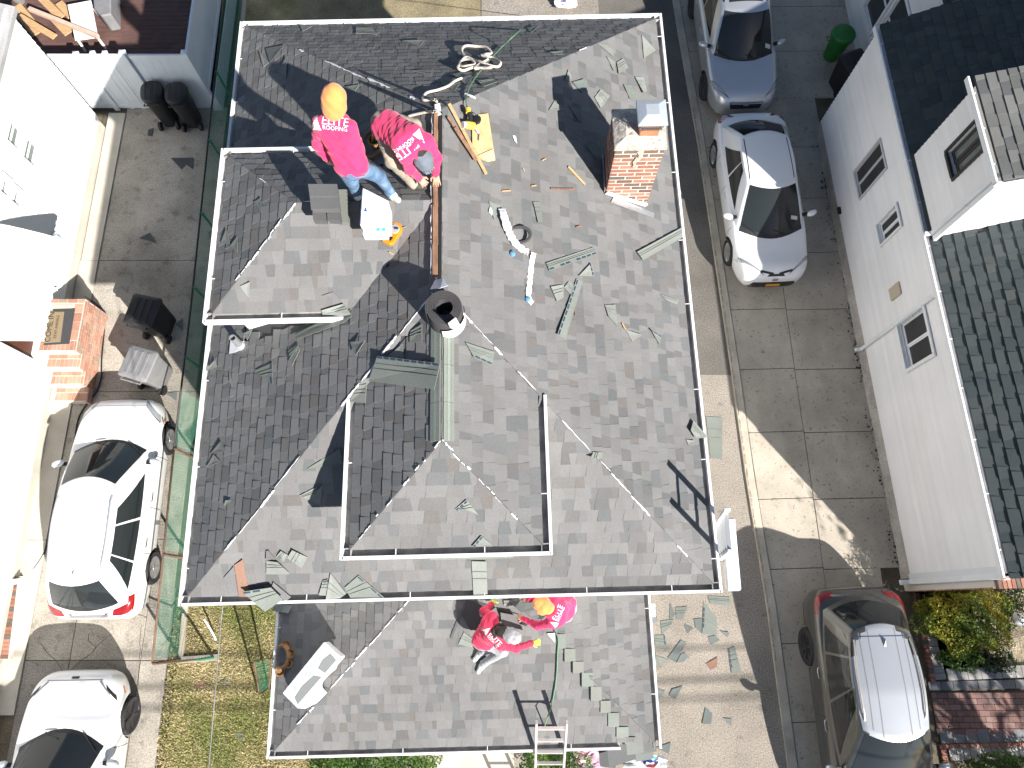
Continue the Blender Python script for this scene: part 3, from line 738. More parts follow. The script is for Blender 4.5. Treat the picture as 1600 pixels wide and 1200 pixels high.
for pl in (rpl, dpl): dk.prism([p-pl.n*.012 for p in pl.p], -pl.n*.05)
rroof = dk.build('roof', M_DECK, rh)
rtabs = []; rr = random.Random(21)
def vis(pl, lim): return lambda p: RF.inv(p).x > lim
vx = Plane([RF(0, RL+.1, RE), RF(0, -.12, RE), RF(3.2, -.12, RE+3.2*RP), RF(3.2, RL+.1, RE+3.2*RP)])
shingle_plane(vx, rtabs, rr, lambda p: RF.inv(p).x > .15 and DY0+.02 < RF.inv(p).y < DY1-.02, expo=.185, pal=DKP, wmin=.11, wmax=.24, thick=.024)
vx2 = Plane([RF(-.02, DY1+.1, DZT), RF(-.02, DY0-.1, DZT), RF(1.6, DY0-.1, DZT+1.62*.3), RF(1.6, DY1+.1, DZT+1.62*.3)])
shingle_plane(vx2, rtabs, rr, None, expo=.16, pal=LTP, wmin=.16, wmax=.3, thick=.016)
tabs_to_objects(rtabs, rroof)
# dormer
DXF = .06
dw = MB(); dw.box(RF(DXF+2.5, (DY0+DY1)/2, 4.36), (5.0, DY1-DY0-.04, 2.12), RF.yaw); dwo = dw.build('dormer_wall', M_SIDING, rh)
z = RE+.06; dbs = []
while z < DZT-.1:
    p = [RF(DXF-.024, DY0, z), RF(DXF-.024, DY1, z), RF(DXF-.004, DY1, z+.124), RF(DXF-.004, DY0, z+.124)]
    dbs.append(MB().prism(p, RF.x*.022, BC()).build('siding_board', M_BOARD, rh)); z += .118
WD = RF.span([(1482, 234), (1528, 195), (1538, 232), (1492, 277)], DXF)
cut([dwo]+dbs, RF, DXF, [WD]); windowbox(rh, RF, DXF-.01, *WD, frame_m=mat('dark_window_frame', (.03, .028, .028), .5), glass=M_GLASSL, fw=.06, deep=.08, mull=.06)
rgut(RF, rh, -.02, DY0-.12, DY1+.12, DZT-.02, 3)
for (x, y, z0, z1) in ((-.05, RF.inv(isect(1337, 553, RF(-.05, 0), RF.x)).y, .25, 3.26), (DXF-.06, DY0+.07, RE+.1, DZT-.1), ):
    d = MB(); d.box(RF(x-.02, y, (z0+z1)/2), (.055, .075, z1-z0), RF.yaw); d.box(RF(x-.07, y, z0), (.16, .075, .06), RF.yaw); d.box(RF(x-.02, y, z0+(z1-z0)*.55), (.065, .10, .025), RF.yaw)
    d.build('downspout', M_WHITE, rh, bevel=.008)
# white corner board on the dormer, front corner downspout and brick facing of the front wall
MB().box(RF(DXF-.02, DY0-.015, 4.4), (.05, .10, 2.0), RF.yaw).build('corner_board', M_WHITE, rh)
d = MB(); d.box(RF(-.02, -.07, 1.75), (.07, .10, 2.95), RF.yaw); d.box(RF(-.12, -.07, .3), (.2, .1, .08), RF.yaw); d.build('downspout', M_WHITE, rh, bevel=.01)
MB().box(RF(-.02, .03, 1.8), (.05, .12, 2.9), RF.yaw).build('corner_board', M_SIDING, rh)
bw = MB().box(RF(3.4, -.16, 1.45), (6.8, .16, 2.9), RF.yaw).build('brick_facing', M_MORT, rh)
rr = random.Random(41)
for i in range(36):
    z = .1+i*.077
    MB().box(RF(.12, -.165, z), (.21, .19, .064), RF.yaw, pick(BPAL, rr)).build('brick', M_BRICK, bw)
tp = MB()
for i in range(44):
    MB().box(RF(.06+i*.078, -.17, 2.93), (.064, .2, .09), RF.yaw, pick(BPAL, rr)).build('brick', M_BRICK, bw)
# rear extension set back from the drive, with its double window
ex = MB(); ex.box(RF(1.42+2.5, RL+2.1, 1.9), (5, 4.1, 3.8), RF.yaw); exo = ex.build('wall', M_SIDING, rh)
z = .30
exb = []
while z < 3.7:
    p = [RF(1.392, RL+.02, z), RF(1.392, RL+4.16, z), RF(1.412, RL+4.16, z+.124), RF(1.412, RL+.02, z+.124)]
    exb.append(MB().prism(p, RF.x*.02, BC()).build('siding_board', M_BOARD, rh)); z += .118
WE = [(12.05, 12.80, .88, 2.35), (13.02, 13.86, .88, 2.35)]
cut([exo]+exb, RF, 1.40, WE)
for w in WE: windowbox(rh, RF, 1.39, *w, sash='h', fw=.07)
MB().prism([RF(1.2, RL+.1, 3.72), RF(6, RL+.1, 5.9), RF(6, RL+4.2, 5.9), RF(1.2, RL+4.2, 3.72)], (0, 0, -.08)).build('roof', M_DECK, rh)
MB().box(RF(1.33, RL+4.1, 1.9), (.1, .1, 3.7), RF.yaw).build('corner_board', M_WHITE, rh)

# ---------------------------------------------------------------- the white house on the left
LF = Frame((-10.13, 0), radians(.4))
lh = thing('white_house', 'sunlit cream white house on the far left with brick stoop and scalloped door awning', 'house', LF(-3, 5, 0))
lw = MB().box(LF(-3.5, 4.0, 1.85), (6.96, 15.0, 3.7), LF.yaw).build('wall', M_SIDINGL, lh)
lb = []
z = .34
LYT = 11.55
while z < 3.6:
    p = [LF(.03, -3.5, z), LF(.03, LYT, z), LF(.008, LYT, z+.16), LF(.008, -3.5, z+.16)]
    lb.append(MB().prism(p, -LF.x*.03).build('siding_board', M_SIDINGL, lh)); z += .155
MB().box(LF(-.005, 4, .15), (.06, 15, .34), LF.yaw).build('foundation', M_APRON, lh)
MB().prism([LF(.12, -3.6, 3.68), LF(.12, LYT+.12, 3.68), LF(-4, LYT+.12, 5.2), LF(-4, -3.6, 5.2)], (0, 0, -.1)).build('roof', mat('pale_roof', (.32, .32, .32), .9, speck=(60, .2), streak=(8, .15, (1, .2, 1))), lh)
# mirrored frame so windowbox faces +x
class FrameM(Frame):
    def __call__(s, x, y, z=0.0): return s.o+s.R @ V((-x, y, z))
    def inv(s, p): q = s.R.inverted() @ (V(p)-s.o); return V((-q.x, q.y, q.z))
LM = FrameM((-10.13, 0), radians(.4))
LWS = [LM.span(p, 0) for p in ([(14, 186), (32, 202), (25, 233), (7, 219)], [(40, 212), (57, 227), (52, 262), (33, 245)], [(1, 272), (13, 283), (8, 308), (-4, 297)], [(19, 291), (31, 301), (26, 324), (14, 312)])]
cut([lw]+lb, LM, 0, LWS)
for w in LWS: windowbox(lh, LM, -.03, *w, sash='h', glass=M_GLASSL, fw=.05, deep=.06, mull=.03)
# door, frame, awning
DRY0, DRY1 = 5.02, 5.93
cut([lw]+lb, LM, 0, [(DRY0, DRY1, .98, 2.98)])
dr = MB().box(LF(-.05, (DRY0+DRY1)/2, 1.97), (.05, DRY1-DRY0, 1.98), LF.yaw).build('door', M_DOOR, lh, bevel=.005)
MB().tube([LF(.0, DRY1-.12, 1.9), LF(.05, DRY1-.12, 1.9), LF(.05, DRY1-.12, 2.02)], .014, 6).build('handle', M_WHITE, dr)
df = MB()
for y in (DRY0-.06, DRY1+.06): df.box(LF(.02, y, 1.98), (.09, .12, 2.1), LF.yaw)
df.box(LF(.02, (DRY0+DRY1)/2, 3.04), (.09, DRY1-DRY0-.002, .12), LF.yaw); df.box(LF(.02, (DRY0+DRY1)/2, .965), (.12, DRY1-DRY0-.002, .05), LF.yaw); df.build('door_frame', M_WHITE, lh)
aw = MB(); n = 26; AY0, AY1 = 5.02, 7.2; rows = []
for j in range(5):
    t = j/4; rows.append([LF(.02+.93*t, AY0+(AY1-AY0)*i/n, 2.85-.62*t**1.3+.012*cos(i*pi)) for i in range(n+1)])
rows.append([LF(.955, AY0+(AY1-AY0)*i/n, 2.23-.10-.05*abs(sin(i*pi/2))) for i in range(n+1)])
aw.grid(rows); me_ = aw.build('awning', M_WHITE, lh, smooth=.5)
for y in (AY0, AY1): MB().prism([LF(.02, y, 2.84), LF(.95, y, 2.2), LF(.95, y, 2.08), LF(.02, y, 2.12)], LF.y*.012).build('awning_side', M_WHITE, lh)
# dormer-like white bay that throws the blue shade further along the wall
# brick stoop: landing with brick rim, treads, side wall
st = thing('brick_stoop', 'red brick stoop with cement treads and a doormat before the white house door', 'stoop', tuple(P(100, 545, 0)))
SZ = .93
tl = [P(x, y, SZ) for x, y in ((70, 467), (133, 467), (126, 546), (62, 550))]
sx0, sx1 = -10.10, tl[1].x; sy0, sy1 = (tl[2].y+tl[3].y)/2, tl[0].y
SPAL = [((.38, .20, .14), 40), ((.34, .17, .115), 25), ((.42, .25, .18), 20), ((.30, .22, .165), 12)]
nst = 4; tread = .31; rise = SZ/nst
rr = random.Random(77)
core = MB(); core.box(((sx0+sx1)/2, (sy0+sy1)/2, SZ/2), (sx1-sx0+.016, sy1-sy0-.01, SZ))
for k in range(1, nst): core.box(((sx0+sx1)/2, sy0-tread*(k-.5)+.005, (SZ-rise*k)/2), (sx1-sx0+.012, tread, SZ-rise*k))
core.build('stoop_core', M_MORT, st)
# side wall bricks (faces the drive)
for r in range(12):
    z = r*.0775; ylo = sy0-tread*max(0, min(nst-1, int((SZ-z-.075)/rise+.02)))
    y = ylo+(-.1 if r % 2 else 0)
    while y < sy1-.02:
        a, b = max(y, ylo), min(sy1, y+.2)
        if b-a > .03: MB().box((sx1-.01, (a+b)/2, z+.034), (.05+rr.uniform(-.003, .003), b-a, .064), None, pick(SPAL, rr)).build('brick', M_BRICK, st)
        y += .212
# rim of the landing and the treads
def rowlock(x0, x1, y0, y1, z, w=.092):
    x = x0
    while x < x1-.03:
        b = min(x1, x+w-.012); MB().box(((x+b)/2, (y0+y1)/2, z-.02), (b-x, y1-y0-.012, .055+rr.uniform(-.003, .003)), None, pick(SPAL, rr)).build('brick', M_BRICK, st); x += w
rowlock(sx0+.02, sx1+.0, sy1-.1, sy1, SZ, .21); rowlock(sx0+.02, sx1, sy0, sy0+.22, SZ)
y = sy0+.24
while y < sy1-.15:
    MB().box((sx1-.10, y+.1, SZ-.02), (.19, .2, .05), None, pick(SPAL, rr)).build('brick', M_BRICK, st); y += .212
for k in range(1, nst):
    yb = sy0-tread*(k-1)-.003; z = SZ-rise*k
    rowlock(sx0+.1, sx1-.0, yb-tread+.02, yb-.11, z); rowlock(sx0+.1, sx1, yb-.10, yb, z, .21)
    MB().box(((sx0+sx1)/2+.05, yb+.012, z+rise-.055), (sx1-sx0-.1, .03, .035)).build('tread_nosing', M_CURB, st)
MB().box(((sx0+sx1)/2-.05, (sy0+sy1)/2+.05, SZ+.002), (sx1-sx0-.36, sy1-sy0-.36, .02)).build('landing_slab', M_APRON, st)
# mats on the landing
mr = [P(x, y, SZ+.02) for x, y in ((83, 483), (117, 482), (108, 537), (68, 539))]
MB().prism(mr, (0, 0, -.012)).build('rubber_mat', M_RUBBER); props(bpy.data.objects['rubber_mat'], 'dark grey rubber mat under the doormat on the brick landing', 'mat')
mq = [P(x, y, SZ+.035) for x, y in ((71, 487), (100, 487), (94, 534), (63, 536))]
dm = MB().prism(mq, (0, 0, -.013)).build('doormat', M_MAT); props(dm, 'tan coir doormat reading COME IN on the brick landing', 'doormat')
def textmesh(s, size, align='CENTER'):
    cu = bpy.data.curves.new('t', 'FONT'); cu.body = s; cu.size = size; cu.align_x = align; cu.align_y = 'CENTER'; cu.resolution_u = 2
    ob = bpy.data.objects.new('t', cu); C.objects.link(ob); g = bpy.context.evaluated_depsgraph_get()
    me = bpy.data.meshes.new_from_object(ob.evaluated_get(g)); bpy.data.objects.remove(ob); return me
def flat_text(s, size, mtx, name, m, parent, label=None):
    me = textmesh(s, size); me.transform(mtx); me.materials.clear(); return link(name, me, m, parent, label)
mc = sum(mq, V())/4; ax = (mq[0]-mq[3]).normalized(); up = (mq[0]-mq[1]).normalized()
def onmat(off): 
    upv = up-ax*up.dot(ax); upv.normalize(); q = mc+upv*off+V((0, 0, .003))
    return Matrix(((ax.x, upv.x, 0, q.x), (ax.y, upv.y, 0, q.y), (0, 0, 1, q.z), (0, 0, 0, 1)))
flat_text('COME IN', .17, onmat(.055), 'lettering', M_DARK, dm); flat_text('STAY AWHILE', .085, onmat(-.09), 'lettering', M_DARK, dm)
# coiled hose on the wall and the wall tap
hz = thing('coiled_hose', 'pale hose coiled in loops on the white wall above the footpath', 'hose', tuple(LF(.06, 7.2, .9)))
hc = LM.inv(isect(88, 378, LF(.06, 0), LF.x))
for i, (dy, dz, r) in enumerate(((.10, .08, .10), (.07, -.09, .09), (-.10, .06, .09), (-.13, -.08, .10), (-.02, .0, .07), (.0, -.02, .15))):
    MB().tube([LF(.05+.012*(i % 3), hc.y+dy+r*cos(t), hc.z+dz+r*sin(t)) for t in np.linspace(0, 2*pi, 22)[:-1]], .011, 6, closed=True).build('hose_loop', mat('dull_blue_white', (.45, .5, .58), .5), hz)
MB().box(LF(.05, hc.y, hc.z+.03), (.06, .06, .16), LF.yaw).build('hanger', M_STEEL, hz)
tq = LM.inv(isect(80, 452, LF(.05, 0), LF.x)); tp = thing('wall_tap', 'garden tap on the white wall beside the brick stoop', 'tap', tuple(LF(.05, tq.y, tq.z)))
MB().tube([LF(.0, tq.y, tq.z), LF(.10, tq.y, tq.z), LF(.15, tq.y, tq.z-.06)], .018, 8).build('spout', M_GALV, tp)
MB().lathe(LF(.07, tq.y, tq.z+.05), [(.035, 0), (.035, .012)], 10).build('tap_wheel', M_WHITE, tp)
# black hose from the stoop down the drive past the car
hp = [(107, 455), (128, 461), (140, 468), (158, 484), (163, 510), (159, 560), (158, 590), (151, 612), (135, 632), (122, 655), (116, 690), (105, 735), (92, 765), (83, 800), (80, 830), (68, 865), (53, 888), (45, 893), (37, 893), (32, 902), (30, 930), (27, 953)]
pts = [P(x, y, .05) for x, y in hp]
def smooth(pts, n=4):
    out = []
    for i in range(len(pts)-1):
        p0, p1, p2, p3 = pts[max(0, i-1)], pts[i], pts[i+1], pts[min(len(pts)-1, i+2)]
        for k in range(n):
            t = k/n; out.append(.5*((2*p1)+(p2-p0)*t+(2*p0-5*p1+4*p2-p3)*t*t+(3*p1-p0-3*p2+p3)*t**3))
    out.append(pts[-1]); return out
props(MB().tube(smooth(pts), .016, 6).build('garden_hose', M_BLKHOSE, smooth=9), 'black hose trailing down the left driveway from the stoop', 'hose')
# brick terrace at the lower left corner
bt = thing('brick_terrace', 'raised red brick terrace edge at the left with white sill board', 'terrace', tuple(P(5, 960, 0)))
b0, b1 = P(28, 900, .25), P(12, 1030, .25)
MB().prism([(b0.x, b0.y, .22), (b1.x, b1.y, .22), (b1.x-1.2, b1.y, .22), (b0.x-1.2, b0.y, .22)], (0, 0, -.25)).build('terrace_core', M_MORT, bt)
rr = random.Random(5); nrow = int((b0.y-b1.y)/.075)
for i in range(nrow):
    t = i/nrow; x = b0.x+(b1.x-b0.x)*t-.01
    for c in range(3):
        MB().box((x-.1-c*.212, b0.y+(b1.y-b0.y)*(i+.5)/nrow, .215), (.2, .064, .03+rr.uniform(0, .006)), None, pick(BPAL, rr)).build('brick', M_BRICK, bt)
MB().bar(P(-5, 912, .30), P(31, 908, .30), .10, .05).build('sill_board', M_WHITE, bt)

for o in [o for o in bpy.data.objects if o.name.startswith('siding_board')]: split_loose(o)
# ================================================================ FENCES, DECK, BINS, GARDEN
def chainlink(t, a, b, h, z0=.03, pitch=.062, m=None, r=.0028):
    """woven diamonds between the ground points a and b, as one part"""
    a, b = V(a), V(b); d = b-a; L = d.length; d.normalize(); mb = MB(); n = int((L+h)/pitch)
    for s in (0, 1):
        for i in range(n+1):
            u0 = i*pitch-h; u1 = u0+h; w0, w1 = 0, h
            if u0 < 0: w0 = -u0; u0 = 0
            if u1 > L: w1 -= u1-L; u1 = L
            if u1-u0 < .01: continue
            p, q = (u0, u1) if s == 0 else (L-u0, L-u1)
            A = a+d*p+V((0, 0, z0+w0)); B = a+d*q+V((0, 0, z0+w1)); nn = V((d.y, -d.x, 0))*(.003 if s else -.003)
            mb.tube([A+nn, B+nn], r, 3, caps=False)
    return mb.build('chain_link_mesh', m or M_GREENW, t, kind='stuff', fixn=False)
FH = 1.13
fence = thing('chain_link_fence', 'long green chain link fence with rusty top rail between the left driveway and the house', 'fence', (-6.7, 5, 0))
FL = [V((-6.645, -.98, 0)), V((-6.80, 3.1, 0)), V((-6.86, 6.1, 0)), V((-7.06, 12.0, 0)), V((-7.16, 15.5, 0))]
for i in range(len(FL)-1): chainlink(fence, FL[i], FL[i+1], FH)
top = [p+V((0, 0, FH+.04)) for p in FL]
MB().tube([top[0], top[1]], .022, 8).build('top_rail', M_RUST, fence, 'rusty brown top rail', smooth=9)
MB().tube(top[1:], .022, 8).build('top_rail', M_BLKPIPE, fence, smooth=9)
for i, (y, m) in enumerate(((-.98, M_RUST), (.98, M_RUST), (3.05, M_RUST), (5.0, M_GREENW), (6.6, M_GREENW), (8.4, M_GREENW), (10.3, M_GREENW), (12.2, M_GREENW))):
    x = float(np.interp(y, [p.y for p in FL], [p.x for p in FL]))+.03
    MB().lathe((x, y, -.02), [(.028, 0), (.028, FH+.05), (.034, FH+.05), (.02, FH+.09)], 10).build('post', m, fence, smooth=.7)
cbm = MB()
for i in range(len(FL)-1): cbm.bar(FL[i]+V((.03, 0, .02)), FL[i+1]+V((.03, 0, .02)), .10, .09)
cbm.build('footing', M_CURB, fence)
ret = thing('chain_link_fence', 'short green chain link return fence on a pale kerb across the front lawn', 'fence', (-6.3, -1, 0))
ra, rb = FL[0]+V((.06, -.01, 0)), V((-5.98, -.94, 0)); chainlink(ret, ra, rb, .75)
MB().tube([ra+V((0, 0, FH)), rb+V((0, 0, .80))], .018, 8).build('top_rail', M_RUST, ret)
MB().lathe(rb+V((.02, 0, 0)), [(.026, 0), (.026, .84), (.01, .86)], 10).build('post', M_GREENW, ret)
MB().bar(ra+V((0, 0, .02)), rb+V((.12, 0, .02)), .12, .1).build('kerb_stone', M_CURB, ret)
gate = thing('garden_gate', 'small leaning green mesh gate beside the porch corner', 'gate', tuple(P(410, 1060, 0)))
ga, gb, gc, gd = P(397, 1033, .9), P(424, 1028, .9), P(420, 1075, .05), P(405, 1085, .05)
MB().tube([ga, gb, gc, gd], .018, 6, closed=True).build('gate_frame', M_RUST, gate)
gm = MB()
for i in range(1, 13):
    t = i/13; gm.tube([ga.lerp(gb, t), gd.lerp(gc, t)], .003, 3); gm.tube([ga.lerp(gd, t), gb.lerp(gc, t)], .003, 3)
gm.build('wire_mesh', M_GREENW, gate, kind='stuff')
# white rod and grey cable over the lawn
props(MB().tube([P(x, y, z) for x, y, z in ((319, 968, .5), (322, 972, .5), (334, 992, .22), (337, 1000, .05))], .018, 6).build('plastic_pipe', M_WHITE), 'short bent white plastic pipe leaning on the lawn', 'pipe')
cabp = [(348, 946, 5.9), (344, 985, 5.55), (339, 1050, 5.2), (333, 1120, 4.9), (326, 1200, 4.75), (318, 1300, 4.8), (300, 1600, 5.2), (280, 2400, 6.4)]
props(MB().tube([P(x, y, z) for x, y, z in cabp], .009, 6).build('service_cable', M_CABLE, smooth=9), 'twisted grey service cable dropping from the main eave over the lawn', 'cable')
# street cables out of frame whose shade crosses lawn and alley
for i, (y, z, r) in enumerate(((-9.0, 7.0, .022), (-10.3, 7.6, .028), (-11.6, 8.4, .024))):
    pts = [V((x, y+.004*x, z+.0016*(x-4)**2)) for x in np.linspace(-26, 34, 31)]
    props(MB().tube(pts, r, 6).build('street_cable', M_BLKPIPE, smooth=9), ('thin overhead street cable nearest the porch', 'thick middle overhead street cable', 'highest overhead street cable farthest from the porch')[i], 'cable', 'overhead cables along the street')
# ---------------- raised deck with white vinyl fence, upper left
ZD = .95
DX0, DX1, DY = -9.93, -7.46, 12.07
deckt = thing('garden_deck', 'raised brown plank deck behind the white vinyl fence', 'deck', (-8.8, 14, 0))
y = DY+.03; i = 0
while y < 17:
    MB().box((-10.2, y+.067, ZD-.015), (5.4, .134, .03)).build('plank', M_DECKW, deckt, bevel=.003); y += .141
MB().box((-10.2, DY+2.5, ZD/2-.03), (5.3, 4.9, ZD-.06)).build('deck_base', M_DARK, deckt)
vf = thing('vinyl_fence', 'tall white vinyl fence around the raised deck', 'fence', (-8.8, DY, 0))
VT = 1.86
def vpanel(a, b, z0, z1, nm='panel', n=None):
    a, b = V(a), V(b); L = (b-a).length; n = n or max(1, int(L/.19)); d = (b-a).normalized()
    for k in range(n):
        p, q = a+d*(L*k/n+.0025), a+d*(L*(k+1)/n-.0025); MB().bar(p+V((0, 0, (z0+z1)/2)), q+V((0, 0, (z0+z1)/2)), .022, z1-z0).build('slat', M_VINYL, vf)
    for z in (z0+.06, z1-.03): MB().bar(a+V((0, 0, z)), b+V((0, 0, z)), .055, .12).build('rail', M_VINYL, vf, bevel=.008)
vpanel((-8.77, DY, 0), (DX1-.05, DY, 0), .06, VT); vpanel((-11.4, DY, 0), (-8.98, DY, 0), .06, VT)
vpanel((DX1, DY+.06, 0), (DX1-.08, 16.6, 0), .55, VT)
for x, y, w in ((-8.88, DY, .13), (DX1, DY, .13), (-9.96, DY+.0, .12), (-9.58, DY+.03, .1), (-9.30, DY+.03, .1)):
    hh = VT+.10 if w > .12 else VT+.06
    MB().lathe((x, y, 0), [(w*.72, 0), (w*.72, hh-.03), (w*.82, hh-.03), (w*.82, hh), (.01, hh+.04)], 4, a0=pi/4).build('post', M_VINYL, vf, bevel=.004)
for i in range(8):   # slatted skirt below the panel on the side towards the house
    MB().bar((DX1+.16, DY-.05, .05+i*.07), (DX1+.10, 16.6, .05+i*.07), .02, .055).build('skirt_slat', M_VINYL, vf)
MB().box((DX1+.07, DY-.05, .30), (.2, .03, .56)).build('skirt_slat', M_VINYL, vf)
# things on the deck
def plank_at(name, label, cat, a, b, w, h, m, za=None, **kw):
    o = MB().bar(a, b, w, h).build(name, m, bevel=.004); return props(o, label, cat)
plank_at('timber_beam', 'long pale timber beam lying aslant over the deck clutter', 'beam', P(46, 14, ZD+.55), P(153, 57, ZD+.50), .10, .09, mat('pink_lumber', (.52, .37, .29), .85, var=(5, .15)))
tb = thing('garden_table', 'white rectangular plastic table standing on the deck', 'table', tuple(P(130, 32, ZD)))
q = [P(x, y, ZD+.42) for x, y in ((105, 7), (142, 0), (153, 58), (117, 63))]
MB().prism(q, (0, 0, -.03)).build('tabletop', M_WHITE, tb, bevel=.008)
cq = sum(q, V())/4
for p in q: MB().bar((cq.lerp(p, .85)-V((0, 0, .03))), (cq.lerp(p, .9).x, cq.lerp(p, .9).y, ZD), .04, .04, up=(1, 0, 0)).build('leg', M_WHITE, tb)
gq = [P(x, y, ZD+.55) for x, y in ((142, -30), (172, -30), (173, 22), (158, 25), (146, 12))]
gb_ = MB().prism(gq, (0, 0, -.5)).build('storage_box', M_GREYPL, bevel=.03); props(gb_, 'grey covered storage box beside the white deck table', 'box')
for k, (a, b, c, w) in enumerate((((30, 25), (86, 58), .32, .16), ((62, -6), (96, 28), .30, .2), ((24, 10), (60, 52), .06, .3), ((78, 20), (108, 52), .10, .24), ((92, 4), (112, 26), .14, .2))):
    plank_at('loose_board', ('pale loose board lying lowest on the deck by the house corner', 'pale loose board at the top edge above the beam', 'wide pale board flat on the deck near the corner', 'pale board between the beam and the white table', 'short pale board tucked behind the white table')[k], 'board', P(*a, ZD+c), P(*b, ZD+c), w, .03, M_WOOD)
pot = thing('flower_pot', 'dark round pot in the far corner of the deck', 'pot', tuple(P(32, 4, ZD)))
MB().lathe(P(32, 2, ZD), [(.12, 0), (.2, .3), (.22, .3), (.22, .34), (.18, .34), (.15, .26)], 18).build('pot_body', M_GREYPL, pot, smooth=.7)
# ---------------- wheeled bins
def wheelie(name, label, base, yaw, w, d, h, m, lidm=None, dome=0, group=None, wheel=.11):
    t = thing(name, label, 'bin', tuple(base), group); F = Frame((base[0], base[1]), yaw); z0 = base[2]
    def ringp(hw, hd, z, r=.05, k=4):
        pts = []
        r = min(hw, hd)*.85 if dome else r
        for sx, sy, a0 in ((1, -1, -pi/2), (1, 1, 0), (-1, 1, pi/2), (-1, -1, pi)):
            for j in range(k+1):
                a = a0+pi/2*j/k; pts.append(F(sx*(hw-r)+r*cos(a), sy*(hd-r)+r*sin(a), z0+z))
        return pts
    rings = [ringp(w*.38, d*.38, .03), ringp(w*.40, d*.40, .08), ringp(w*.49, d*.49, h*.90), ringp(w*.515, d*.515, h*.90), ringp(w*.515, d*.515, h*.95)]
    n = len(rings[0]); mb = MB(); mb.add([p for r_ in rings for p in r_], [(i*n+j, i*n+(j+1) % n, (i+1)*n+(j+1) % n, (i+1)*n+j) for i in range(len(rings)-1) for j in range(n)]+[tuple(range(n-1, -1, -1))])
    mb.build('bin_body', m, t, smooth=.6)
    l = MB(); L = [ringp(w*.53, d*.53, h*.945), ringp(w*.53, d*.53, h*.965), ringp(w*.50, d*.50, h*.985+dome*.5), ringp(w*.30, d*.36, h+dome)]
    l.add([p for r_ in L for p in r_], [(i*n+j, i*n+(j+1) % n, (i+1)*n+(j+1) % n, (i+1)*n+j) for i in range(3) for j in range(n)]+[tuple(range(3*n, 4*n))]); lo = l.build('lid', lidm or m, t, smooth=.6)
    for sx in (-.24, 0, .24): MB().bar(F(sx*w, -d*.40, z0+h+dome*.8+.004), F(sx*w, d*.40, z0+h+dome*.8+.004), w*.10, .022).build('lid_rib', lidm or m, lo, bevel=.006)
    MB().tube([F(-w*.36, -d*.5, z0+h*.93), F(-w*.36, -d*.62, z0+h*.95), F(w*.36, -d*.62, z0+h*.95), F(w*.36, -d*.5, z0+h*.93)], .016, 6).build('handle', m, t)
    for sx in (-1, 1): MB().lathe(F(sx*w*.42, -d*.42, z0+wheel), [(.02, -.03), (wheel, -.03), (wheel, .03), (.02, .03)], 16, axis=F.x).build('wheel', M_BLACKPL, t, smooth=.6)
    return t
b1 = P(256, 512, .03); wheelie('wheeled_bin', 'black wheeled bin half in shade, nearest the fence on the left drive', b1, radians(-12), .62, .66, 1.04, M_BLACKPL)
b2 = P(250, 590, .03); wheelie('wheeled_bin', 'grey ribbed wheeled bin standing in front of the white SUV', b2, radians(-16), .62, .66, 1.02, M_GREYPL)
for i, (x, y) in enumerate(((268, 196), (304, 198))):
    wheelie('wheeled_bin', ('left of the two black domed bins against the vinyl fence', 'right of the two black domed bins against the vinyl fence')[i], P(x, y-8, .03), radians(6), .50, .58, 1.08, M_BLACKPL, dome=.06, group='domed bins by the vinyl fence')
gbp = P(1298, 88, .03); gt = thing('rubbish_bin', 'round green plastic rubbish bin with lid beside the rear wall', 'bin', tuple(gbp))
MB().lathe(gbp, [(.20, 0), (.26, .70), (.28, .70), (.28, .74)], 28).build('bin_body', M_GREENPL, gt, smooth=.6)
MB().lathe(gbp, [(.30, .72), (.30, .78), (.26, .83), (.08, .87), (.001, .87)], 28).build('lid', M_GREENPL, gt, smooth=.6)
MB().tube([gbp+V((-.26, -.05, .6)), gbp+V((-.34, -.05, .6)), gbp+V((-.34, .07, .6)), gbp+V((-.26, .07, .6))], .014, 6).build('handle', M_GREENPL, gt)
bb = P(1312, 136, .03); wheelie('wheeled_bin', 'black bin in the dark recess behind the green round bin', bb, radians(20), .6, .6, .95, M_BLACKPL)
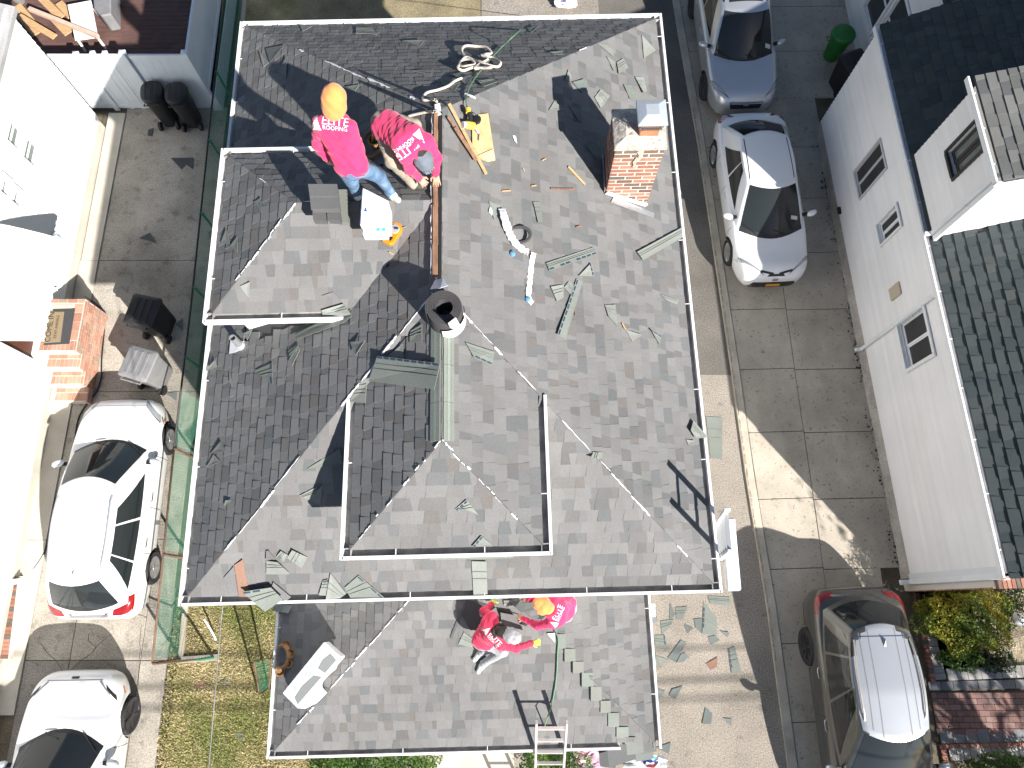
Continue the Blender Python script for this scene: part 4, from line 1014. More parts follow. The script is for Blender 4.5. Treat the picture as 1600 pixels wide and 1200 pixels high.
# ---------------- planting and paving at the lower right
def leafball(name, label, c, rx, ry, rz, n, size, pal, seed, parent=None, kind=None, inner=.75, lump=.18, zmin=None):
    r = np.random.default_rng(seed); v = r.normal(size=(n, 3)); v /= np.linalg.norm(v, axis=1)[:, None]
    lob = 1+lump*np.sin(v[:, 0]*4.1+seed)*np.sin(v[:, 1]*3.7+seed*2)+lump*.8*np.sin(v[:, 2]*6.3+v[:, 0]*5.1+seed)+lump*.5*np.sin(v[:, 0]*11+v[:, 1]*9)
    rad = (inner+(1-inner)*r.uniform(0, 1, n)**.5)*lob
    p = v*rad[:, None]*np.array([rx, ry, rz])+np.array(c)
    if zmin is not None: k = p[:, 2] > zmin; p, v, rad = p[k], v[k], rad[k]; n = len(p)
    a = r.normal(size=(n, 3)); nrm = v*.9+r.normal(size=(n, 3))*.55+np.array([0, 0, .3]); nrm /= np.linalg.norm(nrm, axis=1)[:, None]
    u = np.cross(nrm, a); u /= np.linalg.norm(u, axis=1)[:, None]; w = np.cross(nrm, u); s = size*r.uniform(.6, 1.3, n)[:, None]
    q = np.stack([p-u*s, p-w*s*.5+nrm*s*.12, p+u*s, p+w*s*.5+nrm*s*.12], 1)
    pal = np.array(pal); ci = np.clip((np.sin(p[:, 0]*6+seed)+np.sin(p[:, 1]*5.3)+np.sin(p[:, 2]*7)+3)/6*len(pal)+r.normal(0, .9, n), 0, len(pal)-1).astype(int)
    col = pal[ci]*r.uniform(.7, 1.25, (n, 1))
    me = bpy.data.meshes.new(name); me.from_pydata(q.reshape(-1, 3).tolist(), [], np.arange(4*n).reshape(-1, 4).tolist())
    at = me.attributes.new('tint', 'FLOAT_COLOR', 'POINT'); at.data.foreach_set('color', np.repeat(np.c_[col, np.ones(n)], 4, 0).ravel().astype(np.float32))
    return link(name, me, M_LEAF, parent, label, kind)
YG = [(.045, .085, .012), (.07, .12, .014), (.11, .16, .018), (.17, .20, .02), (.27, .25, .022), (.33, .28, .03)]
DG = [(.010, .030, .008), (.016, .042, .010), (.022, .055, .014), (.03, .07, .018)]
MG = [(.03, .075, .012), (.05, .11, .017), (.075, .15, .024), (.11, .19, .034), (.15, .22, .04)]
def shrub(name, label, cat, c, rx, ry, rz, n, size, pal, seed, stem=.03, group=None):
    t = thing(name, label, cat, (c[0], c[1], 0), group)
    leafball('crown', None, c, rx, ry, rz, n, size, pal, seed, t, zmin=.04)
    k = MB(); rr = random.Random(seed)
    for i in range(6):
        a = rr.uniform(0, 6.3); e = V(c)+V((cos(a)*rx*.6, sin(a)*ry*.6, rr.uniform(-.1, .3)*rz)); k.tube([V((c[0], c[1], -.02)), V((c[0], c[1], c[2]*.4)).lerp(e, .3), e], [stem, stem*.7, stem*.2], 6)
    k.build('stem', M_BARK, t); return t
shrub('round_bush', 'big round yellow green bush in front of the right house', 'bush', tuple(P(1508, 966, .75)), .84, .60, .62, 15000, .026, YG, 3)
shrub('low_shrub', 'small green shrub below the round yellow bush', 'bush', tuple(P(1500, 1028, .25)), .42, .24, .28, 1800, .026, MG, 4)
shrub('low_shrub', 'dark evergreen shrub to the right of the small green one', 'bush', tuple(P(1560, 1030, .22)), .34, .26, .26, 1600, .024, DG, 5)
shrub('low_shrub', 'dark evergreen shrub at the right edge behind the round bush', 'bush', tuple(P(1600, 945, .4)), .45, .5, .45, 2400, .028, DG, 6)
hb = thing('clipped_hedge', 'low clipped green hedge at the lower right corner', 'hedge', tuple(P(1570, 1200, 0)))
leafball('crown', None, tuple(P(1580, 1202, .3)), .8, .28, .32, 3000, .026, MG, 9, hb, zmin=.03)
h1 = thing('clipped_hedge', 'dense green hedge under the porch eave left of the walkway', 'hedge', tuple(P(590, 1185, 0)))
for i in range(3): leafball('crown', None, tuple(P(535+52*i, 1196, .8)), .52, .45, .75, 3600, .032, MG, 20+i, h1, zmin=.03)
h2 = thing('clipped_hedge', 'green hedge under the porch eave behind the aluminium ladder', 'hedge', tuple(P(870, 1190, 0)))
for i in range(2): leafball('crown', None, tuple(P(845+50*i, 1198, .7)), .42, .42, .65, 2600, .03, MG, 30+i, h2, zmin=.03)
sheet('walkway', [P(670, 1150, 0), P(802, 1150, 0), P(806, 1290, 0), P(665, 1290, 0)], .03, M_APRON, 'cream cement walkway to the porch')
sheet('garden_bed', [P(1433, 912, 0), P(1700, 912, 0), P(1700, 1046, 0), P(1462, 1052, 0)], .0, M_MULCH, 'tan gravel bed in front of the right house')
wl_ = thing('planter_tub', 'round black tub in the dark corner by the downspout', 'planter', tuple(P(1455, 930, 0)))
MB().lathe(P(1456, 930, 0), [(.20, 0), (.27, .34), (.30, .34), (.30, .38), (.25, .38), (.22, .25), (.001, .25)], 24).build('tub', M_BLACKPL, wl_, smooth=.6)
MB().lathe(P(1456, 930, .26), [(.15, 0), (.16, .03), (.001, .06)], 18).build('soil', M_SOIL, wl_)
sp = MB(); sp.lathe(P(1589, 966, .45), [(.01, 0), (.10, .03), (.15, .10), (.13, .18), (.05, .24), (.001, .25)], 16); props(sp.build('garden_globe', M_WHITE, smooth=.8), 'smooth white garden globe half hidden at the right of the round bush', 'ornament')
MB().lathe(P(1589, 966, 0), [(.05, 0), (.05, .46)], 10).build('globe_post', M_STEEL, bpy.data.objects['garden_globe'])
def edging(name, label, pts, m, w, L, gap, pal, z=.05, rows=1):
    t = thing(name, label, 'edging', tuple(pts[0])); rr = random.Random(len(pts)+int(w*1000))
    for i in range(len(pts)-1):
        a, b = V(pts[i]), V(pts[i+1]); D = (b-a).length; d = (b-a).normalized(); n = int(D/(L+gap))
        for k in range(n):
            c = a+d*((k+.5)*D/n); o = MB().box((c.x, c.y, z-.05), (D/n-gap, w, .1+rr.uniform(-.004, .004)), atan2(d.y, d.x), pick(pal, rr)).build('brick' if pal is BPAL else 'paver', M_BRICK, t)
    return t
GPAL = [((.33, .32, .30), 30), ((.28, .27, .26), 25), ((.38, .36, .33), 20), ((.24, .23, .23), 15)]
RPAL = [((.19, .11, .095), 30), ((.16, .09, .08), 25), ((.22, .14, .12), 20), ((.14, .095, .09), 15)]
edging('brick_edging', 'line of small red bricks edging the driveway by the garden bed', [P(1428, 912, 0), P(1441, 985, 0), P(1456, 1066, 0)], M_BRICK, .10, .075, .012, BPAL, .07)
edging('paver_edging', 'column of pale grey pavers beside the red brick edging', [P(1442, 962, 0), P(1454, 1010, 0), P(1466, 1062, 0)], M_BRICK, .27, .11, .01, GPAL, .05)
edging('paver_edging', 'row of pale grey pavers above the red paver path', [P(1478, 1054, 0), P(1700, 1044, 0)], M_BRICK, .22, .12, .01, GPAL, .05)
edging('brick_edging', 'thin red brick line below the red paver path', [P(1466, 1166, 0), P(1700, 1160, 0)], M_BRICK, .07, .18, .012, BPAL, .05)
edging('brick_edging', 'short red brick run at the bottom edge beside the silver car mirror', [P(1472, 1170, 0), P(1480, 1215, 0)], M_BRICK, .10, .075, .012, BPAL, .06)
edging('paver_edging', 'row of pale grey pavers along the lower right hedge', [P(1482, 1178, 0), P(1700, 1170, 0)], M_BRICK, .22, .12, .01, GPAL, .04)
edging('paver_edging', 'dark grey paver row along the lower side of the red path', [P(1468, 1152, 0), P(1700, 1147, 0)], M_BRICK, .22, .22, .01, [((.17, .17, .175), 1), ((.14, .14, .15), 1), ((.2, .2, .2), 1)], .03)
edging('paver_edging', 'dark grey paver row along the upper side of the red path', [P(1450, 1072, 0), P(1700, 1066, 0)], M_BRICK, .16, .22, .01, [((.17, .17, .175), 1), ((.14, .14, .15), 1), ((.2, .2, .2), 1)], .03)
path = sheet('path', [P(1446, 1062, 0), P(1720, 1056, 0), P(1720, 1164, 0), P(1464, 1170, 0)], -.01, M_SOIL, 'red paver path in front of the right house')
A = P(1453, 1082, 0); rr = random.Random(15); yv = A.y; rI = 0
while yv > P(1453, 1142, 0).y:
    x = A.x+.02*(A.y-yv)-(0 if rI % 2 else .11)
    while x < A.x+3.2:
        L = .22; 
        if x+L > A.x: MB().box((max(x, A.x-.0)/1+ (x+L-max(x, A.x))/2, yv-.052, -.015), (x+L-max(x, A.x)-.008, .100, .09+rr.uniform(-.004, .004)), 0, pick(RPAL, rr)).build('paver', M_BRICK, path)
        x += L
    yv -= .108; rI += 1
# street tree out of frame at the lower right: its crown dapples path and driveway
def tree(label, c, H, cr, seed, n=2600, size=.10):
    t = thing('street_tree', label, 'tree', (c[0], c[1], 0)); rr = random.Random(seed); tr = MB(); tr.tube([V((c[0], c[1], -.05)), V((c[0]+.05, c[1], H*.35)), V((c[0]-.05, c[1]+.05, H*.7)), V((c[0], c[1], H))], [.17, .14, .09, .03], 10)
    ends = []
    for i in range(13):
        a = i*2.4; z = H*rr.uniform(.35, .75); e = V((c[0]+cos(a)*cr*rr.uniform(.5, .95), c[1]+sin(a)*cr*rr.uniform(.5, .95), z+rr.uniform(.5, 1.5))); s_ = V((c[0], c[1], z)); tr.tube([s_, s_.lerp(e, .5)+V((0, 0, .2)), e], [.07, .045, .015], 6); ends.append(e)
    tr.build('trunk', M_BARK, t, smooth=.8)
    for i, e in enumerate(ends): leafball('crown', None, tuple(e), .75, .75, .5, n//13, size, YG[:4], seed+i, t, inner=.15)
tree('street tree with sparse yellow green crown standing by the front path', (12.6, -6.6), 6.2, 2.0, 50, 2200, .085)
tree('street tree with sparse crown beside the driveway mouth', (11.75, -3.9), 5.4, .9, 70, 420, .065)
# ================================================================ CARS
def paint(name, col, metal=0, rough=.32): return mat(name, col, rough, metal, coat=1.0, spec=.5, var=(1.5, .02))
P_WHITE = paint('white_car_paint', (.78, .78, .79)); P_SILVER = paint('silver_car_paint', (.56, .58, .61), .6, .32); P_GREY = paint('grey_car_paint', (.11, .108, .10), .6, .33)
M_TYRE = mat('tyre_rubber', (.022, .022, .023), .85, speck=(60, .3)); M_RIM = mat('alloy_rim', (.55, .55, .56), .3, .85); M_RIMD = mat('dark_rim', (.05, .05, .055), .3, .6)
M_CGLASS = mat('car_glass', (.020, .024, .026), .04, spec=.5); M_TRIM = mat('black_trim', (.014, .014, .015), .45)
M_LAMP = mat('lamp_lens', (.42, .44, .46), .12, .3, coat=1); M_TAIL = mat('tail_lamp', (.24, .010, .012), .12, coat=.5); M_AMBER = mat('amber_lens', (.65, .17, .02), .2, coat=.6)
M_CHROME = mat('chrome', (.7, .7, .72), .1, 1.0); M_PLATE = mat('orange_plate', (.55, .25, .03), .5)
def interp(tab, s): return float(np.interp(s, [a for a, _ in tab], [b for _, b in tab]))
def make_car(name, label, front, yaw, p, pm):
    f = V((-sin(yaw), cos(yaw), 0)); l = V((0, 0, 1)).cross(f); fr = V((front[0], front[1], 0.03))
    W2 = lambda q: fr-f*q[0]+l*q[1]+V((0, 0, q[2]))
    t = thing(name, label, 'car', tuple(W2((p['L']/2, 0, 0))))
    hw = p['W']/2; L = p['L']; zb = p.get('zb', .20)
    # ---- body, lofted along its length
    sts = sorted(set([0, .03, .08, .16, .28, .45, .65, .9, 1.15, 1.4, 1.8, 2.3, 2.8, 3.2, 3.6, 3.9, L-.45, L-.28, L-.16, L-.08, L-.03, L]))
    rows = []
    for s in sts:
        w = hw*interp(p['w'], s); zt = interp(p['zt'], s); zs = zt-interp(p['drop'], s); z0 = zb+interp(p['lift'], s)
        half = [(0, z0), (.72*w, z0), (.90*w, z0+.03), (.965*w, z0+.12), (.995*w, z0+.38*(zs-z0)), (1.0*w, z0+.62*(zs-z0)), (.985*w, z0+.86*(zs-z0)), (.945*w, zs), (.86*w, zs+(zt-zs)*.55), (.62*w, zs+(zt-zs)*.86), (.3*w, zs+(zt-zs)*.98), (0, zt)]
        rows.append([(s, y, z) for y, z in half]+[(s, -y, z) for y, z in half[-2:0:-1]])
    k = len(rows[0]); mb = MB(); mb.add([q for r in rows for q in r], [(i*k+j, i*k+(j+1) % k, (i+1)*k+(j+1) % k, (i+1)*k+j) for i in range(len(rows)-1) for j in range(k)]+[tuple(range(k)), tuple(range((len(rows)-1)*k, len(rows)*k))[::-1]])
    me = mb.mesh('body')
    ob = bpy.data.objects.new('body', me); C.objects.link(ob)
    ms = ob.modifiers.new('s', 'SUBSURF'); ms.levels = ms.render_levels = 2
    cut_ = MB()
    for s in p['axles']:
        for sg in (-1, 1): cut_.lathe((s, sg*hw*1.05, p['wr']+.0), [(p['wr']+.055, -.30), (p['wr']+.055, .30)], 36, axis=(0, 1, 0))
    co = bpy.data.objects.new('c', cut_.mesh('c')); C.objects.link(co)
    bo = ob.modifiers.new('b', 'BOOLEAN'); bo.object = co; bo.operation = 'DIFFERENCE'; bo.solver = 'EXACT'
    g = bpy.context.evaluated_depsgraph_get(); m2 = bpy.data.meshes.new_from_object(ob.evaluated_get(g)); ob.modifiers.clear()
    bpy.data.objects.remove(co); bpy.data.objects.remove(ob)
    m2.materials.clear(); m2.materials.append(pm); m2.materials.append(M_TRIM)
    mi = []
    for pol in m2.polygons:
        c = pol.center; d = min(hypot(c.x-s, c.z-p['wr']) for s in p['axles'])
        mi.append(1 if (d < p['wr']+.058 and abs(c.y) > hw*.6) or c.z < zb+.035 or (p.get('clad') and c.z < p['clad']) else 0)
    m2.polygons.foreach_set('material_index', mi); m2.polygons.foreach_set('use_smooth', [True]*len(m2.polygons)); m2.set_sharp_from_angle(angle=radians(42))
    bv = BVHTree.FromPolygons([v.co.copy() for v in m2.vertices], [tuple(q.vertices) for q in m2.polygons])
    for v in m2.vertices: v.co = W2(v.co)
    body = link('body', m2, None, t)
    # ---- greenhouse
    G = p['gh']; nf, ns = 12, 20
    def ringpt(tt, e, u):
        """tt 0 = belt, 1 = roof edge; e edge 0 front 1 left 2 rear 3 right"""
        tc = tt
        sf = G['f0']+(G['f1']-G['f0'])*tc; sr = G['r0']+(G['r1']-G['r0'])*tc; w = G['w0']+(G['w1']-G['w0'])*(tc if tc < 0 else tc**1.15)
        z = G['z0']+(G['z1']-G['z0'])*(tc if tc < 0 else 1-max(0, 1-tc)**1.12)
        cf, crr = G['cf']*(1-.35*tc), G['cr']*(1-.35*tc)
        pf, pr = .055*tc, .05*tc
        wf, wr_ = w*G.get('tf', .93), w*G.get('tr', .90)
        def side(v):
            s = (sf+cf)+((sr-crr)-(sf+cf))*v; x = (v-.45)/.55 if v > .45 else (v-.45)/.45
            y = w-(w-(wr_ if v > .45 else wf))*abs(x)**2.2; zz = z-interp(G.get('sag', [(0, 0), (1, 0)]), v)*tc
            return s, y, zz
        if e == 0: y = wf*(2*u-1); s0, y0, z0 = side(0); return V((sf+cf*(2*u-1)**2, y, z0+pf*(1-(2*u-1)**2)*(1 if tt > 0 else .0)))
        if e == 2: y = wr_*(1-2*u); s0, y0, z0 = side(1); return V((sr-crr*(2*u-1)**2, y, z0+pr*(1-(2*u-1)**2)*(1 if tt > 0 else .0)))
        if e == 1: s, y, zz = side(u); return V((s, y, zz))
        s, y, zz = side(1-u); return V((s, -y, zz))
    def ring(tt): return [ringpt(tt, e, j/n) for e, n in ((0, nf), (1, ns), (2, nf), (3, ns)) for j in range(n)]
    rings = [ring(x) for x in (-.06, 0, .25, .5, .75, .92, 1)]
    topr = rings[-1]; cx = sum(q.x for q in topr)/len(topr)
    n = len(topr); gm = MB(); gm.add([q for r in rings for q in r], [(i*n+j, i*n+(j+1) % n, (i+1)*n+(j+1) % n, (i+1)*n+j) for i in range(len(rings)-1) for j in range(n)])
    rows = []
    for i in range(ns+1):
        u = i/ns; e = ringpt(1, 1, u); cfr, crr2 = G['cf']*.65, G['cr']*.65; row = []
        for jx in range(nf+1):
            v = 2*jx/nf-1; k2 = 1-v*v; fu, ru = max(0, 1-u*2.2), max(0, u*2.2-1.2)
            row.append(V((e.x-cfr*k2*fu+crr2*k2*ru, e.y*v, e.z+.055*k2*(1-.12*ru)+.010*sin(pi*u))))
        rows.append(row)
    gm.grid(rows)
    m3 = gm.mesh('cabin', smooth=radians(50), weld=.004)
    bvg = BVHTree.FromPolygons([v.co.copy() for v in m3.vertices], [tuple(q.vertices) for q in m3.polygons])
    for v in m3.vertices: v.co = W2(v.co)
    m3.materials.append(pm); m3.materials.append(p.get('roofpaint', pm)); zr_ = W2((0, 0, G['z1']-.015)).z
    m3.polygons.foreach_set('material_index', [1 if q.center.z > zr_ else 0 for q in m3.polygons])
    cabin = link('cabin', m3, None, t)
    def glass(nm, e, t0, t1, u0, u1, parent, m=None, off=.007, nt_=8, nu=12, du0=0, du1=0):
        rows = []
        for i in range(nt_+1):
            tt = t0+(t1-t0)*i/nt_; a = u0+du0*(i/nt_); b = u1+du1*(i/nt_); row = []
            for j in range(nu+1):
                u = a+(b-a)*j/nu; q = ringpt(tt, e, u); d1 = ringpt(tt, e, min(1, u+.02))-ringpt(tt, e, max(0, u-.02)); d2 = ringpt(tt+.02, e, u)-ringpt(tt-.02, e, u)
                nn = d1.cross(d2).normalized(); 
                if nn.dot(q-V((cx, 0, G['z0']-.6))) < 0: nn = -nn
                row.append(W2(q+nn*off))
            rows.append(row)
        return MB().grid(rows).build(nm, m or M_CGLASS, parent, smooth=9)
    glass('windshield', 0, -.03, .965, .035, .965, t)
    glass('cowl', 0, -.12, .02, .03, .97, t, M_TRIM, .010, 2)
    glass('back_window', 2, p.get('rw0', .08), .96, .07, .93, t)
    for e in (1, 3):
        for (a, b, c, d) in p['sidewin']:
            if e == 3: a, b, c, d = 1-b, 1-a, -d, -c
            glass('door_window', e, .06, .90, a, b, t, du0=c, du1=d)
    for i, y in enumerate((-.25, .22)):   # wipers
        q0 = ringpt(-.03, 0, .5+y*.9); q1 = ringpt(.10, 0, .5+y-.20); 
        MB().bar(W2(q0+V((-.02, 0, .03))), W2(q1+V((-.02, 0, .025))), .018, .012).build('wiper', M_TRIM, t)
    # ---- wheels
    for s in p['axles']:
        for sg in (-1, 1):
            wr = p['wr']; c = W2((s, sg*(hw-.115), wr)); ax = l*sg; rd = p.get('rim', .66)*wr
            ty = MB().lathe(c, [(rd, -.1), (wr*.93, -.11), (wr, -.08), (wr, .08), (wr*.93, .11), (rd, .10)], 32, axis=ax, closed=True).build('wheel', M_TYRE, t, smooth=.7)
            MB().lathe(c, [(rd*1.0, .10), (rd*.97, .085), (rd*.86, .03), (.001, .025)], 32, axis=ax, closed=True).build('wheel_well', M_RIMD, ty, smooth=.7)
            rm = MB(); q = V((0, 0, 1)).rotation_difference(ax); ns_ = p.get('spokes', 7)
            for j in range(ns_):
                a = 2*pi*j/ns_; 
                for da in ((-.13, .13) if p.get('twin') else (0,)):
                    e1 = c+q @ V((cos(a)*rd*.16, sin(a)*rd*.16, .085)); e2 = c+q @ V((cos(a+da)*rd*.95, sin(a+da)*rd*.95, .090)); rm.bar(e1, e2, .036 if p.get('twin') else .055, .02, up=ax)
            rm.lathe(c, [(.055, .06), (.055, .10), (.03, .105), (.001, .105)], 14, axis=ax); rm.lathe(c, [(rd*.93, .088), (rd*1.01, .10), (rd*1.03, .09), (rd*.93, .07)], 32, axis=ax)
            rm.build('rim', p.get('rimm', M_RIM), ty, smooth=.6)
    # ---- pieces pressed onto the bodywork
    def decal(nm, view, quad, m, parent=None, off=.006, nu=10, nv=4, tgt=None, label=None):
        rows = []
        for i in range(nv+1):
            row = []
            for j in range(nu+1):
                u, v = j/nu, i/nv; a, b, c, d = quad
                q = [a[x]*(1-u)*(1-v)+b[x]*u*(1-v)+c[x]*u*v+d[x]*(1-u)*v for x in (0, 1)]
                o, dd = {'top': (V((q[0], q[1], 3)), V((0, 0, -1))), 'front': (V((-2, q[0], q[1])), V((1, 0, 0))), 'rear': (V((L+2, q[0], q[1])), V((-1, 0, 0))), 'left': (V((q[0], 3, q[1])), V((0, -1, 0))), 'right': (V((q[0], -3, q[1])), V((0, 1, 0)))}[view]
                h, nn, _, _ = (tgt or bv).ray_cast(o, dd)
                if h is None: h = row[-1][1] if row else (o+dd*2.5); nn = -dd
                if nn.dot(dd) > 0: nn = -nn
                row.append((W2(h+nn*off), h))
            rows.append([r[0] for r in row])
        return MB().grid(rows).build(nm, m, parent or t, label, smooth=9)
    for sg, vw in ((1, 'left'), (-1, 'right')):
        for q in p.get('lamps', []):
            if q.get('m', M_LAMP) is M_LAMP:
                cq = [sum(a for a, _ in q['q'])/4, sum(b for _, b in q['q'])/4]
                decal('lamp_surround', q.get('view', 'top'), [(cq[0]+(a-cq[0])*1.22, (cq[1]+(b-cq[1])*1.12)*sg) for a, b in q['q']], M_TRIM, off=.003, nu=10, nv=5)
            decal('headlight', q.get('view', 'top'), [(a, b*sg) for a, b in q['q']], q.get('m', M_LAMP), nu=10, nv=5)
        for q in p.get('sidebits', []): decal(q['n'], vw, q['q'], q['m'], nu=q.get('nu', 6), nv=3)
        for s in p.get('seams', []): decal('door_seam', vw, [(s, zb+.16), (s+.011, zb+.16), (s+.011, G['z0']-.06), (s, G['z0']-.06)], M_TRIM, body, .002, 1, 8)
        for s in p.get('handles', []):
            h = bv.ray_cast(V((s, 3*sg, G['z0']-.16)), V((0, -sg, 0)))[0]
            if h: MB().tube([W2(h+V((-.10, 0, 0))), W2(h+V((-.07, sg*.022, .0))), W2(h+V((.07, sg*.022, 0))), W2(h+V((.10, 0, 0)))], .009, 6).build('door_handle', p.get('handlem', pm), t, smooth=.8)
        ms_ = p['mirror']; b0 = V((ms_[0], sg*(hw*.90), ms_[1])); mm = MB(); e = []
        for i in range(7):
            a = pi*i/6; r = sin(a)**.7; e.append((max(.001, .075*r), .115*(1-cos(a))-.02))
        mm.lathe((0, 0, 0), e, 14); mir = mm.mesh('mirror', smooth=.9)
        for v in mir.vertices:
            x, y, z = v.co; v.co = W2(V((b0.x-.02+x*.95+abs(z)*.25, b0.y+sg*(.075+z*.95), b0.z+y*1.05)))
        mo = link('mirror', mir, p.get('mirrorm', pm), t)
        MB().bar(W2(b0+V((0, -sg*.03, -.05))), W2(b0+V((.01, sg*.09, -.03))), .07, .05).build('mirror_arm', M_TRIM, mo)
        if p.get('rails'):
            pts = [ringpt(1, 1 if sg > 0 else 3, u) for u in (np.linspace(.10, .93, 12) if sg > 0 else np.linspace(.90, .07, 12))]
            pts = [W2(V((q.x, q.y*.90, q.z+.055+(.0 if 0 < i < 11 else -.035)))) for i, q in enumerate(pts)]
            rl = MB().tube(pts, .018, 6).build('roof_rail', p['rails'], t, smooth=.8)
            for q in (pts[0], pts[-1]): MB().bar(q-f*.0+V((0, 0, -.02)), q+(f if q == pts[-1] else -f)*.14+V((0, 0, -.02)), .035, .03).build('rail_end', M_GREYPL, rl)
    for q in p.get('bits', []): decal(q['n'], q['view'], q['q'], q['m'], nu=q.get('nu', 12), nv=q.get('nv', 4), off=q.get('off', .006), tgt=bvg if q.get('cab') else None)
    if p.get('fin'):
        s, y = p['fin']; h = bvg.ray_cast(V((s, y, 3)), V((0, 0, -1)))[0]
        fb = MB(); fb.add([W2(h+V(q)) for q in ((-.09, -.025, -.01), (-.09, .025, -.01), (.07, .03, -.01), (.07, -.03, -.01), (.05, 0, .065), (.075, 0, .06))], [(0, 1, 4), (1, 2, 5, 4), (2, 3, 5), (3, 0, 4, 5), (0, 3, 2, 1)]); fb.build('antenna_fin', pm, t)
    return t
def base_suv(L, hood, belt, **k):
    d = dict(L=L, W=1.80, wr=.335, axles=(.82, .82+2.65),
        w=[(0, .50), (.03, .62), (.08, .72), (.16, .80), (.28, .87), (.45, .93), (.7, .975), (1.1, 1), (3.4, 1), (L-.6, .985), (L-.28, .94), (L-.16, .89), (L-.08, .82), (L-.03, .74), (L, .62)],
        zt=[(0, .66), (.03, .74), (.08, .80), (.16, .86), (.28, .905), (.6, hood-.045), (1.1, hood), (1.3, belt), (L-.5, belt), (L-.28, belt-.02), (L-.12, belt-.08), (L-.03, belt-.18), (L, belt-.30)],
        drop=[(0, .10), (.2, .11), (1.1, .07), (L-.4, .06), (L, .1)], lift=[(0, .14), (.08, .04), (.3, 0), (L-.3, 0), (L, .16)])
    d.update(k); return d
# white SUV on the left drive
p = base_suv(4.46, .99, 1.03, gh=dict(f0=1.00, f1=1.86, r0=4.34, r1=3.84, w0=.82, w1=.585, z0=1.0, z1=1.60, cf=.26, cr=.20, sag=[(0, .02), (.4, 0), (1, .05)]),
    sidewin=[(.13, .44, .14, 0), (.46, .74, 0, 0), (.755, .93, 0, -.12)], mirror=(1.45, 1.06), rails=mat('pale_rail', (.62, .66, .68), .35, .5), fin=(3.62, -.02), seams=[1.28, 2.32, 3.22], handles=[2.12, 3.02], handlem=M_CHROME,
    lamps=[dict(q=[(.10, .50), (.40, .80), (.56, .84), (.26, .56)], m=M_LAMP), dict(q=[(.42, .82), (.56, .845), (.52, .875), (.42, .86)], m=M_AMBER)],
    sidebits=[dict(n='tail_light', q=[(3.98, .92), (4.30, .80), (4.40, .96), (4.06, 1.01)], m=M_TAIL), dict(n='sill_trim', q=[(1.2, .30), (3.1, .30), (3.1, .335), (1.2, .335)], m=M_TRIM)],
    bits=[dict(n='tail_light', view='rear', q=[(.45, .88), (.78, .84), (.80, 1.0), (.50, .97)], m=M_TAIL), dict(n='tail_light', view='rear', q=[(-.45, .88), (-.78, .84), (-.80, 1.0), (-.50, .97)], m=M_TAIL),
        dict(n='bumper_grip', view='top', q=[(4.37, -.38), (4.37, .38), (4.42, .36), (4.42, -.36)], m=M_GREYPL), dict(n='grille', view='front', q=[(-.42, .62), (.42, .62), (.45, .74), (-.45, .74)], m=M_TRIM), dict(n='badge', view='front', q=[(-.06, .66), (.06, .66), (.06, .73), (-.06, .73)], m=M_CHROME, off=.012),
        dict(n='hood_seam', view='top', q=[(.20, -.62), (.20, .62), (.21, .62), (.21, -.62)], m=M_GREYPL, off=.002)], twin=True, spokes=5)
make_car('parked_car', 'white SUV with pale roof rails parked on the left driveway beside the fence', (-8.17, 4.24), radians(.9), p, P_WHITE)
# white electric car at the lower left
p = base_suv(4.6, .96, .99, W=1.86, gh=dict(f0=1.02, f1=2.1, r0=4.3, r1=3.7, w0=.86, w1=.60, z0=.965, z1=1.58, cf=.34, cr=.2), axles=(.84, .84+2.8), wr=.345, rim=.74, rimm=M_RIMD, spokes=5,
    sidewin=[(.13, .46, .14, 0), (.48, .80, 0, 0)], mirror=(1.55, 1.02), seams=[1.32, 2.4], handles=[2.2], mirrorm=paint('blue_white_mirror', (.7, .72, .75)), 
    lamps=[dict(q=[(.24, .60), (.44, .80), (.54, .83), (.34, .64)], m=M_TRIM)], sidebits=[dict(n='side_marker', q=[(.30, .58), (.42, .58), (.42, .63), (.30, .63)], m=M_AMBER)],
    bits=[dict(n='badge', view='top', q=[(.10, -.07), (.10, .07), (.14, .07), (.14, -.07)], m=M_TRIM), dict(n='hood_gap', view='top', q=[(.155, -.52), (.155, .52), (.17, .52), (.17, -.52)], m=M_GREYPL, off=.002), dict(n='hood_gap', view='top', q=[(.17, .50), (.40, .70), (.44, .705), (.19, .47)], m=M_GREYPL, off=.003), dict(n='hood_gap', view='top', q=[(.17, -.50), (.40, -.70), (.44, -.705), (.19, -.47)], m=M_GREYPL, off=.003)])
make_car('parked_car', 'white car with smooth hood and black wheels cut off by the lower left frame edge', (-8.19, -1.13), radians(.9), p, P_WHITE)
